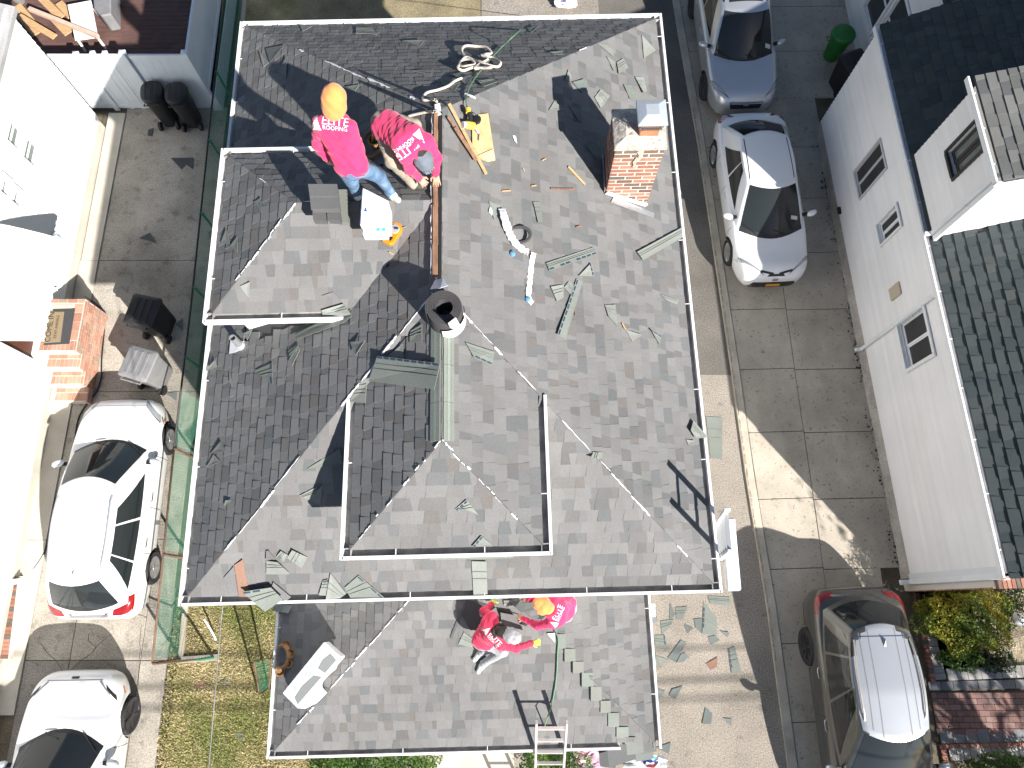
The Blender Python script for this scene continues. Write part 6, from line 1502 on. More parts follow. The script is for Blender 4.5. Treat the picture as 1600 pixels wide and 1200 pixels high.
rg = hit(812, 368)[0]; props(MB().tube([rg+V((.13*cos(a), .13*sin(a)*.75, .02+.015*sin(a))) for a in np.linspace(-2.2, 2.6, 22)], .022, 6).build('membrane_loop', M_MEMB, smooth=.8), 'small curled black membrane offcut beside the crumpled film strip', 'offcut')
for i, (x, y) in enumerate(((801, 398), (825, 469))):
    q = hit(x, y)[0]; o = MB().lathe(q+V((0, 0, .012)), [(.001, 0), (.035, .005), (.03, .03), (.001, .04)], 12).build('blue_film_curl', mat('blue_film', (.12, .30, .52), .35), smooth=.8); props(o, ('blue curl of film at the bend of the crumpled strip', 'blue curl of film at the lower end of the straight strip')[i], 'film curl')
# ---- shingle packs
def pack(name, label, quad, h, m, parent=None, n=1):
    t = thing(name, label, 'shingle bundle', tuple(quad[0])); top = [V(p) for p in quad]
    o = MB().prism(top, (0, 0, -h)).build('wrapper', m, t, bevel=.012); return t, top
def onquad(q, u, v, up=.004): return q[0]*(1-u)*(1-v)+q[1]*u*(1-v)+q[2]*u*v+q[3]*(1-u)*v+V((0, 0, up))
def print_on(t, q, pts, m, nm='print', up=.004): return MB().prism([onquad(q, u, v, up) for u, v in pts], (0, 0, -.003)).build(nm, m, t)
zb = 8.36
q = [P(x, y, z) for x, y, z in ((566, 292, 8.48), (607, 313, 8.48), (607, 352, 8.40), (562, 352, 8.40))]
t, q = pack('shingle_bundle', 'white wrapped shingle bundle standing at the feet of the orange hooded worker', q, .26, M_WRAP)
print_on(t, q, [(.12, .62), (.24, .62), (.18, .50)], M_WRAPB, 'printed_triangle')
for v in np.linspace(.2, .9, 8): print_on(t, q, [(.0, v), (.02, v), (.02, v+.03), (0, v+.03)], M_WRAPB, 'print_mark')
q2 = [P(x, y, 8.34) for x, y in ((566, 353), (606, 352), (605, 366), (566, 366))]
MB().prism(q2, (0, 0, -.14)).build('wrapper_flap', M_WRAP, t, bevel=.01)
for u in (.56, .78): print_on(t, q2, [(u, .2), (u+.14, .2), (u+.14, .62), (u, .62)], M_WRAPT, 'printed_label')
# stack of loose new shingles beside it
st = thing('shingle_stack', 'neat stack of loose grey shingles left of the white bundle', 'shingle stack', tuple(hit(510, 320)[0]))
for (a, b, c, d, z, m_) in ((482, 288, 526, 306, 8.44, 0), (484, 305, 528, 326, 8.42, 0), (488, 327, 508, 345, 8.34, 1), (510, 326, 530, 344, 8.34, 1), (528, 296, 542, 346, 8.20, 2)):
    qq = [P(a, b, z), P(c, b, z), P(c+2, d, z), P(a+2, d, z)]; cc = ((.125, .125, .128), (.112, .11, .112), (.185, .195, .175))[m_]
    for k in range(3): MB().prism([p-V((0, 0, k*.03))+V((R.uniform(-.006, .006), R.uniform(-.006, .006), 0)) for p in qq], (0, 0, -.026), cc).build('shingle', M_SHING, st)
# opened bundle on the porch
q = [P(x, y, 4.20) for x, y in ((506, 1003), (533, 1027), (464, 1106), (441, 1083))]
t, q = pack('shingle_bundle', 'torn open white shingle bundle lying aslant on the porch roof', q, .30, M_WRAP)
for poly in ([(.0+.55, .06), (.93, .08), (.93, .34), (.55, .36), (.46, .22)], [(.62, .48), (.93, .42), (.93, .96), (.60, .92), (.52, .72)]):
    print_on(t, q, poly, mat('grey_shingle_face', (.20, .215, .215), .95, speck=(170, .25)), 'bare_shingle', .006)
rr = random.Random(2)
flap = MB()
fl_ = [(533, 1027), (526, 1045), (508, 1060), (500, 1077), (512, 1082), (496, 1098), (478, 1107), (464, 1106)]
n = len(fl_); rows = []
base = [onquad(q, 1, i/(n-1)*1.0) for i in range(n)]
rows.append(base); rows.append([b.lerp(hit(*fl_[i])[0]+V((0, 0, .05)), .6)+V((0, 0, rr.uniform(-.01, .03))) for i, b in enumerate(base)]); rows.append([hit(*f)[0]+V((0, 0, .03)) for f in fl_])
flap.grid(rows).build('torn_wrapper', M_WRAP, t, smooth=9)
for k in range(7):
    a = rr.uniform(.05, .4); b = rr.uniform(.1, .8); print_on(t, q, [(a, b), (a+.05, b-.02), (a+.16, b+.05), (a+.05, b+.06)], mat('blue_grey_print', (.35, .48, .68), .4) if k else mat('violet_print', (.6, .4, .7), .4), 'print_mark', .005)
# tool belt at the porch's left gutter
tc = hit(442, 1026)[0]; tbp = thing('tool_belt', 'coiled tan leather tool belt at the left edge of the porch roof', 'tool belt', tuple(tc))
for k, (r, z) in enumerate(((.145, .05), (.135, .11))): MB().tube([drop(tc.x+r*cos(a)*.9, tc.y+r*sin(a)*1.25)+V((0, 0, z)) for a in np.linspace(0, 2*pi, 25)[:-1]], .027, 8, closed=True).build('belt', M_LEATH, tbp, smooth=.8)
for dx, dy, w, h in ((.15, .05, .07, .09), (.13, -.10, .06, .10), (-.01, -.21, .08, .08), (.06, .19, .055, .08)):
    c = drop(tc.x+dx, tc.y+dy); MB().lathe(c-V((0, 0, .02)), [(w*.8, 0), (w*1.05, h), (w*.85, h), (w*.7, .05), (.001, .05)], 10).build('pouch', M_LEATH, tbp, smooth=.6)
# chalk reel
c, nn = hit(616, 366); c2 = P(616, 366, c.z+.05)
rl = thing('chalk_reel', 'orange chalk line reel lying beside the white bundle', 'reel', tuple(c)); yaw = radians(-28)
ang = lambda x, y, z=0: c+V((0, 0, .03))+Matrix.Rotation(yaw, 3, 'Z') @ V((x, y, z))
prf = [ang(.095*cos(a)*.85, .03+.095*sin(a)) for a in np.linspace(0, pi, 12)]+[ang(-.075, -.14), ang(-.05, -.165), ang(.05, -.165), ang(.075, -.14)]
MB().prism([p+V((0, 0, .045)) for p in prf], (0, 0, -.06)).build('reel_case', M_ORANGE, rl, bevel=.008)
MB().prism([ang(x, y, .051) for x, y in ((-.045, -.075), (.045, -.075), (.04, -.125), (-.04, -.125))], (0, 0, -.004)).build('handle_slot', M_DARK, rl)
MB().lathe(ang(0, .03, .045), [(.06, 0), (.055, .012), (.02, .014), (.001, .014)], 18).build('crank_disc', M_ALU, rl, smooth=.6); MB().bar(ang(0, .03, .066), ang(.04, .05, .066), .018, .014).build('crank', M_BLACKPL, rl)
MB().tube([ang(.06, .10, .02), ang(.10, .16, .0), ang(.13, .20, .0)], .008, 6).build('line_hook', M_STEEL, rl)
# plywood offcut with nail gun and torn ridge strips
pq = [hit(x, y)[0]+V((0, 0, .03)) for x, y in ((748, 181), (763, 179), (774, 252), (762, 254), (744, 247), (738, 232), (738, 190))]
props(MB().prism(pq, (0, 0, -.018)).build('plywood_board', M_PLY, bevel=.003), 'yellow plywood offcut on the right slope under the nail gun', 'board')
pq2 = [hit(x, y)[0]+V((0, 0, .05)) for x, y in ((748, 246), (771, 236), (774, 252), (763, 255))]
props(MB().prism(pq2, (0, 0, -.014)).build('plywood_board', mat('fresh_plywood', (.62, .48, .27), .85), bevel=.003), 'pale plywood corner piece at the lower end of the yellow offcut', 'board')
ng = thing('nail_gun', 'yellow and black pneumatic nail gun lying on the plywood offcut', 'nail gun', tuple(hit(735, 200)[0]))
gz = lambda x, y, u: hit(x, y)[0]+V((0, 0, u))
MB().tube([gz(728, 203, .10), gz(741, 205, .10)], .048, 12).build('gun_head', M_YEL, ng, smooth=.7)
MB().tube([gz(724, 203, .10), gz(728, 203, .10)], .040, 12).build('head_cap', M_WHITE, ng, smooth=.7)
MB().tube([gz(735, 203, .10), gz(736, 193, .11), gz(734, 184, .12)], [.034, .028, .030], 10).build('grip', M_BLACKPL, ng, smooth=.8)
MB().tube([gz(733, 186, .12), gz(732, 180, .12)], .034, 10).build('grip_end', M_YEL, ng, smooth=.7)
MB().tube([gz(741, 203, .09), gz(746, 197, .08), gz(745, 189, .08), gz(738, 185, .10)], .020, 8).build('magazine', M_BLACKPL, ng, smooth=.8)
MB().lathe(gz(746, 195, .06), [(.04, 0), (.05, .03), (.05, .06), (.001, .07)], 14).build('nail_drum', M_TRIM, ng, smooth=.6)
MB().tube([gz(742, 205, .06), gz(748, 212, .04), gz(747, 222, .03)], .014, 6).build('nose', M_STEEL, ng)
hp = [(733, 182, .12), (730, 172, .08), (729, 160, .05), (732, 143, .03), (742, 125, .03), (760, 103, .04), (785, 75, .03), (812, 50, .03), (834, 30, .06)]
props(MB().tube(smooth([gz(*q) for q in hp]), .0085, 6).build('air_hose', M_HOSE, smooth=9), 'thin green air hose running from the nail gun over the rear eave', 'hose')
hp = [(848, 1166, .10), (851, 1135, .03), (862, 1100, .03), (869, 1060, .03), (871, 1020, .03), (872, 998, .05), (868, 988, .06)]
props(MB().tube(smooth([gz(*q) for q in hp]), .010, 6).build('air_hose', M_HOSE, smooth=9), 'thin green air hose lying down the porch roof to the ladder', 'hose')
for i, (a, b, w) in enumerate((((702, 166), (760, 275), .040), ((701, 188), (742, 250), .035), ((712, 206), (745, 256), .045))):
    p0, p1 = gz(*a, .045+.02*i), gz(*b, .04+.015*i)
    o = MB().bar(p0, p1, w, .018).build('wood_strip', (M_WOOD, M_ROT, M_ROT)[i], bevel=.003); props(o, ('longest torn wood strip, pale at its lower end, beside the ridge slot', 'thin brown wood strip crossing under the long pale one', 'short brown wood strip lying against the plywood edge')[i], 'wood strip', 'torn ridge strips')
SPL = [(888, 262, 914, 290, .028, 0, 'long pale wood splinter in front of the chimney shadow'), (860, 296, 897, 297, .022, 1, 'dark reddish wood splinter left of the chimney base'), (784, 300, 798, 299, .012, 0, 'tiny pale splinter farthest left on the right slope'), (830, 292, 838, 291, .012, 0, 'tiny pale splinter between the two tiny ones'), (847, 252, 853, 249, .010, 0, 'tiny pale splinter nearest the chimney shadow'), (817, 265, 820, 269, .012, 0, 'tiny pale splinter below the white paper scrap'), (900, 356, 907, 354, .014, 1, 'small brown splinter midway down the right slope'), (972, 506, 977, 516, .016, 0, 'orange splinter above the pale shingle scrap'), (897, 483, 899, 494, .008, 1, 'thin brown splinter beside the long green strip'), (608, 395, 615, 399, .012, 0, 'orange splinter at the edge of the ridge roll shadow')]
for x0, y0, x1, y1, w, m, lb in SPL: props(MB().bar(gz(x0, y0, .02), gz(x1, y1, .02), w, .012).build('wood_splinter', (M_WOOD, M_ROT)[m]), lb, 'splinter')
props(MB().prism([gz(x, y, .02) for x, y in ((801, 213), (806, 214), (808, 226), (804, 221))], (0, 0, -.005)).build('paper_scrap', M_WRAP), 'small white paper scrap near the plywood on the right slope', 'scrap')
props(MB().prism([gz(x, y, .03) for x, y in ((766, 325), (770, 332), (769, 339), (764, 333))], (0, 0, -.005)).build('paper_scrap', M_WRAP), 'small white paper scrap at the left of the crumpled film strip', 'scrap')
props(MB().prism([gz(x, y, .03) for x, y in ((855, 990), (867, 989), (867, 1004))], (0, 0, -.005)).build('paper_scrap', M_WRAP), 'white triangular scrap on the porch roof below the crouching worker', 'scrap')
# rope: coil on the rear slope and loose end at the ridge
cl = [(730, 96), (722, 85), (727, 78), (745, 76), (760, 79), (768, 86), (760, 89), (758, 92), (772, 95), (782, 103), (778, 107), (766, 107), (752, 103), (740, 97), (728, 95), (720, 101), (722, 108), (733, 109), (742, 104), (736, 98), (722, 97), (718, 106), (716, 112), (724, 114), (738, 111), (752, 108), (766, 109), (766, 112), (752, 110), (742, 112), (748, 104), (762, 97), (752, 92)]
props(MB().tube(smooth([gz(x, y, .035+.05*((i*7 % 5)/5)) for i, (x, y) in enumerate(cl)], 5), .019, 8).build('rope', M_ROPE, smooth=9), 'loosely coiled thick pale rope on the dark rear slope', 'rope')
r2 = [(722, 126, .05), (711, 130, .04), (700, 138, .04), (684, 143, .03), (668, 148, .04), (661, 155, .03), (663, 159, .03), (674, 160, .05), (683, 164, .06), (686, 172, .04), (683, 178, .05), (670, 178, .04), (655, 180, .03), (640, 184, .03), (638, 190, .03)]
props(MB().tube(smooth([gz(*q) for q in r2], 5), .017, 8).build('rope', M_ROPE, smooth=9), 'loose end of pale rope snaking over the rear end of the ridge slot', 'rope')
props(MB().prism([gz(x, y, .04) for x, y in ((679, 166), (688, 164), (690, 182), (680, 184))], (0, 0, -.02)).build('white_cloth', M_WRAP, bevel=.005), 'white rag tied at the rear end of the ridge slot', 'rag')
props(MB().tube([gz(727, 149, .03), gz(735, 152, .03), gz(743, 155, .02)], .012, 6).build('hose_tie', M_WRAP), 'short white tie on the air hose at the rear hip', 'tie')
# ---- ladders
def ladder(name, label, f0, f1, top, m, wid, n, rung=.03, off=V((0, 0, 0))):
    t = thing(name, label, 'ladder', tuple(f0)); f0, f1, top = V(f0), V(f1), V(top); mid0 = (f0+f1)/2; ax = (top-mid0); L = ax.length; ax.normalize(); sd = (f1-f0).normalized()
    up = sd.cross(ax)
    for s in (-1, 1): MB().bar(mid0+sd*s*wid/2, top+sd*s*wid/2, .032, .075, up=up).build('rail', m, t, bevel=.006)
    for i in range(n): c = mid0+ax*(L*(i+.5)/n); MB().bar(c-sd*wid/2, c+sd*wid/2, .045, .03, up=ax).build('rung', M_ALU, t)
    return t
gp = P(860, 1168, 3.42); ft = V((gp.x+.03, gp.y-2.6, .02)); axv = (gp-ft).normalized(); topl = gp+axv*.70
ladder('ladder', 'aluminium ladder leaning on the porch gutter at the bottom', ft+V((-.2, 0, 0)), ft+V((.2, 0, 0)), topl, mat('pinkish_rail', (.74, .66, .64), .4, .3), .44, 15)
gr = P(1130, 838, 6.32); fr_ = V((gr.x+1.25, gr.y+.02, .02)); fr_.x = min(fr_.x, 4.9); axv = (gr-fr_).normalized()
ladder('ladder', 'white ladder with red print leaning on the right eave near the front corner', fr_+V((0, -.22, 0)), fr_+V((0, .22, 0)), gr+axv*.85, M_WHITE, .46, 22)
# shingle pack riding on that ladder
lc = P(1150, 870, 4.6); dirn = (gr-fr_).normalized(); 
bt_ = thing('shingle_bundle', 'white and blue wrapped shingle bundle propped on the right ladder', 'shingle bundle', tuple(lc))
cB = gr-dirn*1.0+V((.14, -.16, .06)); M3 = Matrix((dirn, V((0, 1, 0)), dirn.cross(V((0, 1, 0))))).transposed()
MB().box(cB, (.34, .95, .18), M3).build('wrapper', M_WRAP, bt_, bevel=.02)
MB().box(cB-dirn*.09+M3 @ V((0, 0, -.093)), (.16, .93, .006), M3).build('blue_band', mat('pale_blue_print', (.30, .45, .75), .35), bt_)
# hose coil and meter on the porch side, wrappers on the ground
hc_ = P(1026, 1040, 1.0); props(MB().tube([hc_+V((-.08+.02*sin(3*a), .30*cos(a), .35*sin(a))) for a in np.linspace(0, 4*pi, 44)], .014, 6).build('garden_hose', mat('bright_green_hose', (.05, .35, .12), .45), smooth=9), 'bright green hose coil hanging at the porch side above the alley', 'hose')
for i, (x, y, z, w, h, m) in enumerate(((1021, 953, 2.6, .22, .26, M_WHITE), (1023, 966, 1.6, .20, .3, M_GREYPL))):
    c = P(x, y, z); t = thing('meter_box', ('white meter box on the porch side wall', 'grey meter box below the white one on the porch side wall')[i], 'meter', tuple(c)); MB().box(c+V((-.12, 0, 0)), (.26, w, h)).build('box', m, t, bevel=.012); MB().lathe(c+V((.01, 0, .02)), [(.05, 0), (.05, .02), (.001, .03)], 12, axis=(1, 0, 0)).build('dial', M_GLASS, t)
def crumple(name, label, cx, cy, z, w, h, m, seed, extra=()):
    rr = random.Random(seed); t = thing(name, label, 'wrapper', tuple(P(cx, cy, z))); rows = []; n = 9
    for i in range(n):
        rows.append([P(cx+w*((j/(n-1))-.5)+rr.uniform(-1, 1)*w*.06, cy+h*((i/(n-1))-.5)+rr.uniform(-1, 1)*h*.06, z+.03+rr.uniform(0, .12)) for j in range(n)])
    MB().grid(rows).build('sheet', m, t, smooth=9)
    for k, (u, v, s, mm) in enumerate(extra):
        i, jx = int(v*(n-1)), int(u*(n-1)); qq = [rows[i][jx], rows[i][min(n-1, jx+s)], rows[min(n-1, i+s)][min(n-1, jx+s)], rows[min(n-1, i+s)][jx]]
        MB().prism([p+V((0, 0, .02)) for p in qq], (0, 0, -.004)).build('print', mm, t)
    return t
crumple('plastic_wrapper', 'white wrapper with blue and red print on the patio behind the house', 884, 2, .05, 34, 20, M_WRAP, 3, ((.45, .4, 2, M_WRAPB), (.6, .3, 2, M_WRAPT), (.45, .75, 1, M_REDP)))
crumple('plastic_wrapper', 'pink and white plastic sheet on the hedge beside the aluminium ladder', 923, 1186, 1.0, 44, 34, M_PINK, 4, ((.3, .4, 4, M_WRAP),))
crumple('plastic_wrapper', 'white wrapper with blue print at the bottom right corner of the porch', 1008, 1192, .5, 66, 26, M_WRAP, 5, ((.6, .3, 2, M_WRAPB), (.5, .6, 2, M_REDP), (.7, .2, 1, M_WRAPT)))
hs = thing('hanging_shingles', 'sheaf of grey shingles sagging over the missing gutter corner of the porch', 'shingle', tuple(P(985, 1172, 3.2)))
for k, (poly, z, c) in enumerate((([(948, 1166), (1000, 1160), (1006, 1182), (952, 1200)], 2.95, (.125, .13, .13)), ([(935, 1172), (960, 1166), (962, 1200), (938, 1198)], 2.75, (.10, .105, .108)), ([(1000, 1152), (1024, 1150), (1026, 1174), (1002, 1178)], 3.12, (.15, .152, .15)), ([(978, 1156), (1004, 1154), (1006, 1176), (980, 1180)], 3.16, (.185, .20, .185)), ([(992, 1172), (1022, 1170), (1020, 1186), (994, 1190)], 3.05, (.17, .18, .172)))):
    MB().prism([P(x, y, z+.05*(1 if i in (0, 1) else 0)) for i, (x, y) in enumerate(poly)], (0, 0, -.008), c).build('shingle', M_SHING, hs)
# ================================================================ LOOSE SHINGLES: every torn piece lies where the photograph shows it
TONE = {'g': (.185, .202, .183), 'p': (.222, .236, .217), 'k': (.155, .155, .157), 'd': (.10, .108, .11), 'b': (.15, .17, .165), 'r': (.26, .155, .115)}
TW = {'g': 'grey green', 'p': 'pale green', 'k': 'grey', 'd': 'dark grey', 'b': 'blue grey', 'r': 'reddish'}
rr = random.Random(99)
M_SEAL = mat('sealant_print', (.03, .06, .11), .5)
def scrap(tone, label, pts, seal=None, up=.014, curl=1.0):
    cx, cy = sum(p[0] for p in pts)/len(pts), sum(p[1] for p in pts)/len(pts)
    p0, n = hit(cx, cy); on_roof = p0.z > 1
    V3 = []
    if not on_roof: up = .008; curl = curl*.35
    for i, (x, y) in enumerate(pts):
        q = isect(x, y, p0, n); h = hit(x, y)[0]
        if h.z > q.z-.005 and (h-q).length < .5: q = h
        q = q+n*(up+(rr.random()**2)*.035*curl*(1 if i % 2 else .4)); V3.append(q)
    o = bpy.data.objects
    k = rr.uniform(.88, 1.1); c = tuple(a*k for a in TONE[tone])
    n3 = len(V3); cen = sum(V3, V())/n3-n*(.006*curl)
    mb = MB(); low = [p-n*.006 for p in V3]
    fs = [(i, (i+1) % n3, n3) for i in range(n3)]; fs += [(i, n3+1+i, n3+1+(i+1) % n3, (i+1) % n3) for i in range(n3)]+[tuple(range(2*n3, n3, -1))]
    mb.add(V3+[cen]+low, fs, c)
    ob = mb.build('loose_shingle', M_SHING, None); props(ob, label, 'shingle', 'torn shingle pieces on the roofs' if on_roof else 'torn shingle pieces on the ground')
    # scored lines of the shingle back
    if len(pts) >= 4 and tone in 'gp':
        ln = MB()
        for t in (.3, .5):
            a = V3[0].lerp(V3[-1], t)+n*.004; b = V3[1].lerp(V3[2], t)+n*.004; ln.bar(a, b, .006, .004, up=n)
        ln.build('score_line', M_DECKL, ob)
    if seal is not None:
        a, b = V3[seal], V3[(seal+1) % n3]; d = b-a; L = d.length; m = max(3, int(L/.09)); inn = (cen-(a+b)/2); inn = (inn-d*(inn.dot(d)/d.dot(d))).normalized(); s = MB()
        for i in range(m):
            if rr.random() < .85: s.bar(a+d*((i+.12)/m)+inn*.02+n*.006, a+d*((i+.85)/m)+inn*.02+n*.006, .016, .003, up=n)
        s.build('sealant_strip', M_SEAL, ob, kind='stuff')
    return ob
M_DECKL = mat('score_line', (.165, .19, .167), .95)
S = scrap
# right slope, upper part
S('p', 'pale scrap at the upper right slope, leftmost of the group below the rear hip', [(934, 70), (949, 72), (959, 81), (958, 90), (944, 79)])
S('p', 'pale kite shaped scrap nearest the right gutter at the top of the right slope', [(1002, 56), (1023, 80), (1005, 92)])
S('p', 'narrow pale scrap directly below the leftmost upper right one', [(947, 89), (961, 99), (958, 112)])
S('p', 'square pale scrap in the middle of the upper right group', [(962, 99), (973, 92), (981, 107), (965, 117)])
S('p', 'long pale scrap just above the chimney cap', [(991, 121), (1003, 123), (1010, 144), (1003, 148)])
S('g', 'long green scrap left of the chimney cap', [(973, 133), (986, 134), (997, 160), (983, 155)])
S('p', 'pale diamond scrap at the right edge of the chimney shadow', [(938, 140), (950, 153), (938, 170), (928, 153)])
S('p', 'pale triangle at the left edge of the chimney shadow', [(865, 159), (880, 175), (857, 173)])
S('g', 'small scrap at the top of the chimney shadow', [(887, 110), (893, 124), (882, 127)])
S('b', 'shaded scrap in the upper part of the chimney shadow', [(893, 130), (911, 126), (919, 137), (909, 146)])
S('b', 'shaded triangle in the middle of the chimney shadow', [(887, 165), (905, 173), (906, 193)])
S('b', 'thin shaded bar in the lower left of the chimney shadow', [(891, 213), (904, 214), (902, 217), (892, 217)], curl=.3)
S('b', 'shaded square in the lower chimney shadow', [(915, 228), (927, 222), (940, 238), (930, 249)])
S('g', 'bent scrap standing in the right gutter above the chimney', [(1043, 116), (1033, 133), (1037, 144), (1041, 121)], up=.05, curl=2)
# rear slope
S('b', 'dark scrap on the rear slope right of the air hose', [(823, 45), (843, 44), (830, 53)])
S('g', 'flat scrap on the rear slope beside the right hip', [(857, 83), (878, 81), (881, 86), (866, 86)])
S('b', 'long scrap under the lower edge of the rope coil', [(700, 119), (725, 113), (747, 115), (733, 123)])
S('b', 'triangular scrap below the rope coil, left of the hose', [(717, 125), (734, 122), (729, 135)])
S('g', 'large scrap below the rope coil touching the right hip', [(743, 126), (765, 124), (778, 129), (756, 138)])
S('g', 'triangular scrap lying over the loose rope end', [(690, 133), (718, 132), (711, 145)])
S('g', 'pale triangle near the rear gutter at upper left', [(468, 40), (487, 43), (473, 50)])
S('g', 'folded scrap in the left half of the rear slope', [(557, 44), (580, 46), (590, 55), (556, 54)])
S('g', 'pointed scrap on the rear slope left of the rope', [(630, 66), (664, 67), (657, 74)], curl=2)
S('g', 'faint scrap on the rear slope above the bending worker', [(644, 112), (663, 110), (664, 117)], curl=.3)
# left slope, rear part
S('g', 'scrap at the left gutter near the rear corner', [(367, 92), (376, 70), (387, 78), (385, 82)])
S('g', 'small triangle at the edge of the worker head shadow', [(407, 81), (421, 99), (413, 106)])
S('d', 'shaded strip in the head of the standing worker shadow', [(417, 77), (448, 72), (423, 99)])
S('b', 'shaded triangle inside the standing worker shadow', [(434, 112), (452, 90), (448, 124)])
S('g', 'scrap over the left gutter just above the side dormer', [(361, 153), (378, 161), (360, 173)])
S('d', 'dark scrap jutting over the left gutter beyond the side dormer', [(353, 116), (368, 107), (364, 122)], up=.06)
S('g', 'scrap right of the standing worker hood', [(542, 137), (563, 133), (556, 144)])
# side dormer
S('g', 'upper of two triangles on the side dormer left slope', [(356, 359), (361, 383), (347, 380)])
S('g', 'lower of two triangles on the side dormer left slope', [(372, 371), (374, 396), (361, 386)])
S('g', 'scrap at the left gutter of the side dormer', [(340, 360), (327, 373), (325, 362)])
S('b', 'blue edged scrap in the middle of the side dormer left slope', [(398, 316), (410, 310), (409, 333)])
S('p', 'pale scrap on the sunlit front slope of the side dormer', [(376, 447), (392, 440), (389, 465)])
S('k', 'flat grey scrap at the lower right of the side dormer', [(503, 462), (521, 456), (534, 470)], curl=.5)
S('g', 'long shingle hanging off the right end of the side dormer gutter', [(465, 520), (509, 500), (553, 486), (553, 496), (539, 506), (465, 533)], up=.03)
S('p', 'broad pale shingle over the right end of the side dormer gutter', [(507, 487), (541, 477), (553, 493), (512, 502)], up=.05)
# left slope, front part
S('g', 'kite shaped scrap in the middle of the main left slope', [(452, 549), (467, 538), (470, 547), (460, 574)])
S('g', 'downward triangle right of the kite on the main left slope', [(548, 535), (575, 534), (559, 557)], curl=2)
S('g', 'large dark edged scrap left of centre on the main left slope', [(400, 579), (427, 567), (428, 601), (417, 596)], seal=1)
S('g', 'scrap at the left gutter below the vent pipe', [(318, 583), (340, 564), (340, 573)])
S('g', 'scrap at the left gutter beside the side dormer corner', [(325, 514), (335, 511), (327, 535)])
S('g', 'scrap behind the vent pipe', [(382, 522), (398, 516), (388, 532)])
S('g', 'upper scrap of the pair low on the main left slope', [(347, 690), (354, 706), (330, 709)])
S('p', 'lower scrap of the pair low on the main left slope', [(335, 710), (347, 722), (324, 730)])
S('g', 'thin sliver below the vent pipe on the main left slope', [(360, 583), (365, 605), (361, 598)])
S('g', 'tiny triangle low on the main left slope', [(352, 791), (355, 782), (363, 782)])
S('p', 'pale shingle lying across the left front hip below the long green one', [(557, 603), (575, 601), (572, 630), (548, 628)])
S('p', 'pale triangle left of the front dormer ridge', [(606, 558), (632, 538), (632, 562)])
S('p', 'pale shingle just below the membrane roll', [(643, 518), (661, 507), (661, 536), (641, 536)])
S('g', 'big green shingle lying back up across the left front hip', [(594, 558), (692, 570), (683, 610), (580, 597)], seal=0, up=.05, curl=.6)
S('g', 'green shingle right of the front dormer ridge strip', [(726, 536), (771, 551), (768, 572), (739, 561)], seal=2)
# right slope, lower part
S('g', 'small green shingle piece below the plywood on the right slope', [(832, 316), (844, 316), (847, 348), (839, 349)])
S('g', 'pale triangle left of the crumpled film strip', [(763, 315), (784, 324), (771, 344)])
S('p', 'long shingle strip with blue sealant line beside the film strip', [(852, 412), (926, 387), (932, 398), (857, 425)], seal=2)
S('p', 'long pale shingle reaching over the right gutter below the chimney', [(993, 395), (1063, 357), (1065, 372), (1003, 408)], up=.03)
S('g', 'long narrow shingle strip pointing down the right slope', [(900, 436), (910, 440), (882, 531), (868, 524)], seal=3)
S('p', 'triangle at the top end of the narrow strip', [(922, 412), (928, 432), (903, 432)], seal=0)
S('p', 'pale triangle left of the narrow strip', [(859, 449), (880, 445), (879, 466), (869, 472)])
S('p', 'small piece tucked beside the narrow strip', [(888, 440), (895, 448), (890, 461), (880, 450)])
S('p', 'tall triangle in the middle of the right slope', [(944, 477), (960, 477), (964, 510), (949, 495)])
S('p', 'triangle with an orange splinter above it', [(976, 515), (1000, 525), (987, 534)])
S('g', 'triangle with blue edge right of the splinter piece', [(1014, 514), (1033, 525), (1029, 539)], seal=0)
S('p', 'flat faint scrap near the right gutter', [(1031, 461), (1059, 470), (1057, 476), (1041, 470)], curl=.3)
S('p', 'scrap over the right gutter level with the tall triangle', [(1077, 471), (1082, 502), (1063, 497)], up=.03)
S('p', 'large pale piece hanging over the right gutter lower down', [(1080, 658), (1103, 685), (1084, 686), (1074, 674)], up=.04)
S('p', 'small piece below the large one at the right gutter', [(1071, 687), (1084, 690), (1075, 696)])
S('p', 'narrow white edged piece lying in the right gutter', [(1080, 657), (1102, 654), (1102, 657), (1082, 661)], up=.05)
S('g', 'green piece stuck in the right gutter', [(1091, 632), (1101, 648), (1100, 655), (1089, 637)], up=.03)
S('p', 'faint piece at the right front hip', [(921, 717), (926, 707), (940, 707), (940, 717)], curl=.3)
S('p', 'triangle near the front gutter at the right', [(976, 905), (983, 913), (998, 923), (983, 924)])
# front dormer and main front slope
S('g', 'piece in the shadow left of the front dormer', [(480, 732), (532, 700), (536, 724)])
S('p', 'triangle left of the front dormer shadow', [(480, 779), (505, 757), (501, 787)])
S('p', 'faint piece at the lower end of the front dormer shadow', [(468, 774), (495, 760), (493, 778), (478, 778)])
S('p', 'curled piece with blue edge on the front dormer slope', [(711, 795), (729, 780), (748, 804), (727, 795)], seal=0)
S('p', 'small triangle with blue edge low on the front dormer slope', [(737, 853), (752, 836), (769, 850)], seal=0)
S('g', 'long strip lying along the front dormer gutter', [(674, 860), (803, 859), (802, 869), (673, 872)], up=.05, curl=.3)
S('d', 'dark wedge under the strip at the front dormer gutter', [(720, 866), (738, 865), (733, 876)], up=.02, curl=.3)
S('p', 'upright pale strip between front dormer and main eave', [(737, 876), (760, 876), (762, 929), (740, 930)], curl=.4)
S('p', 'pale tip of the middle heap at the front gutter', [(517, 894), (542, 925), (528, 937), (509, 939)])
S('g', 'large piece with blue sealant right of the middle heap', [(539, 917), (561, 898), (602, 933), (551, 939)], seal=1)
S('p', 'piece with blue edge left of the middle heap', [(505, 906), (513, 904), (511, 930), (499, 928)], seal=0)
S('p', 'pale wide piece above the front gutter heap', [(417, 875), (435, 876), (453, 894), (452, 896), (417, 896)])
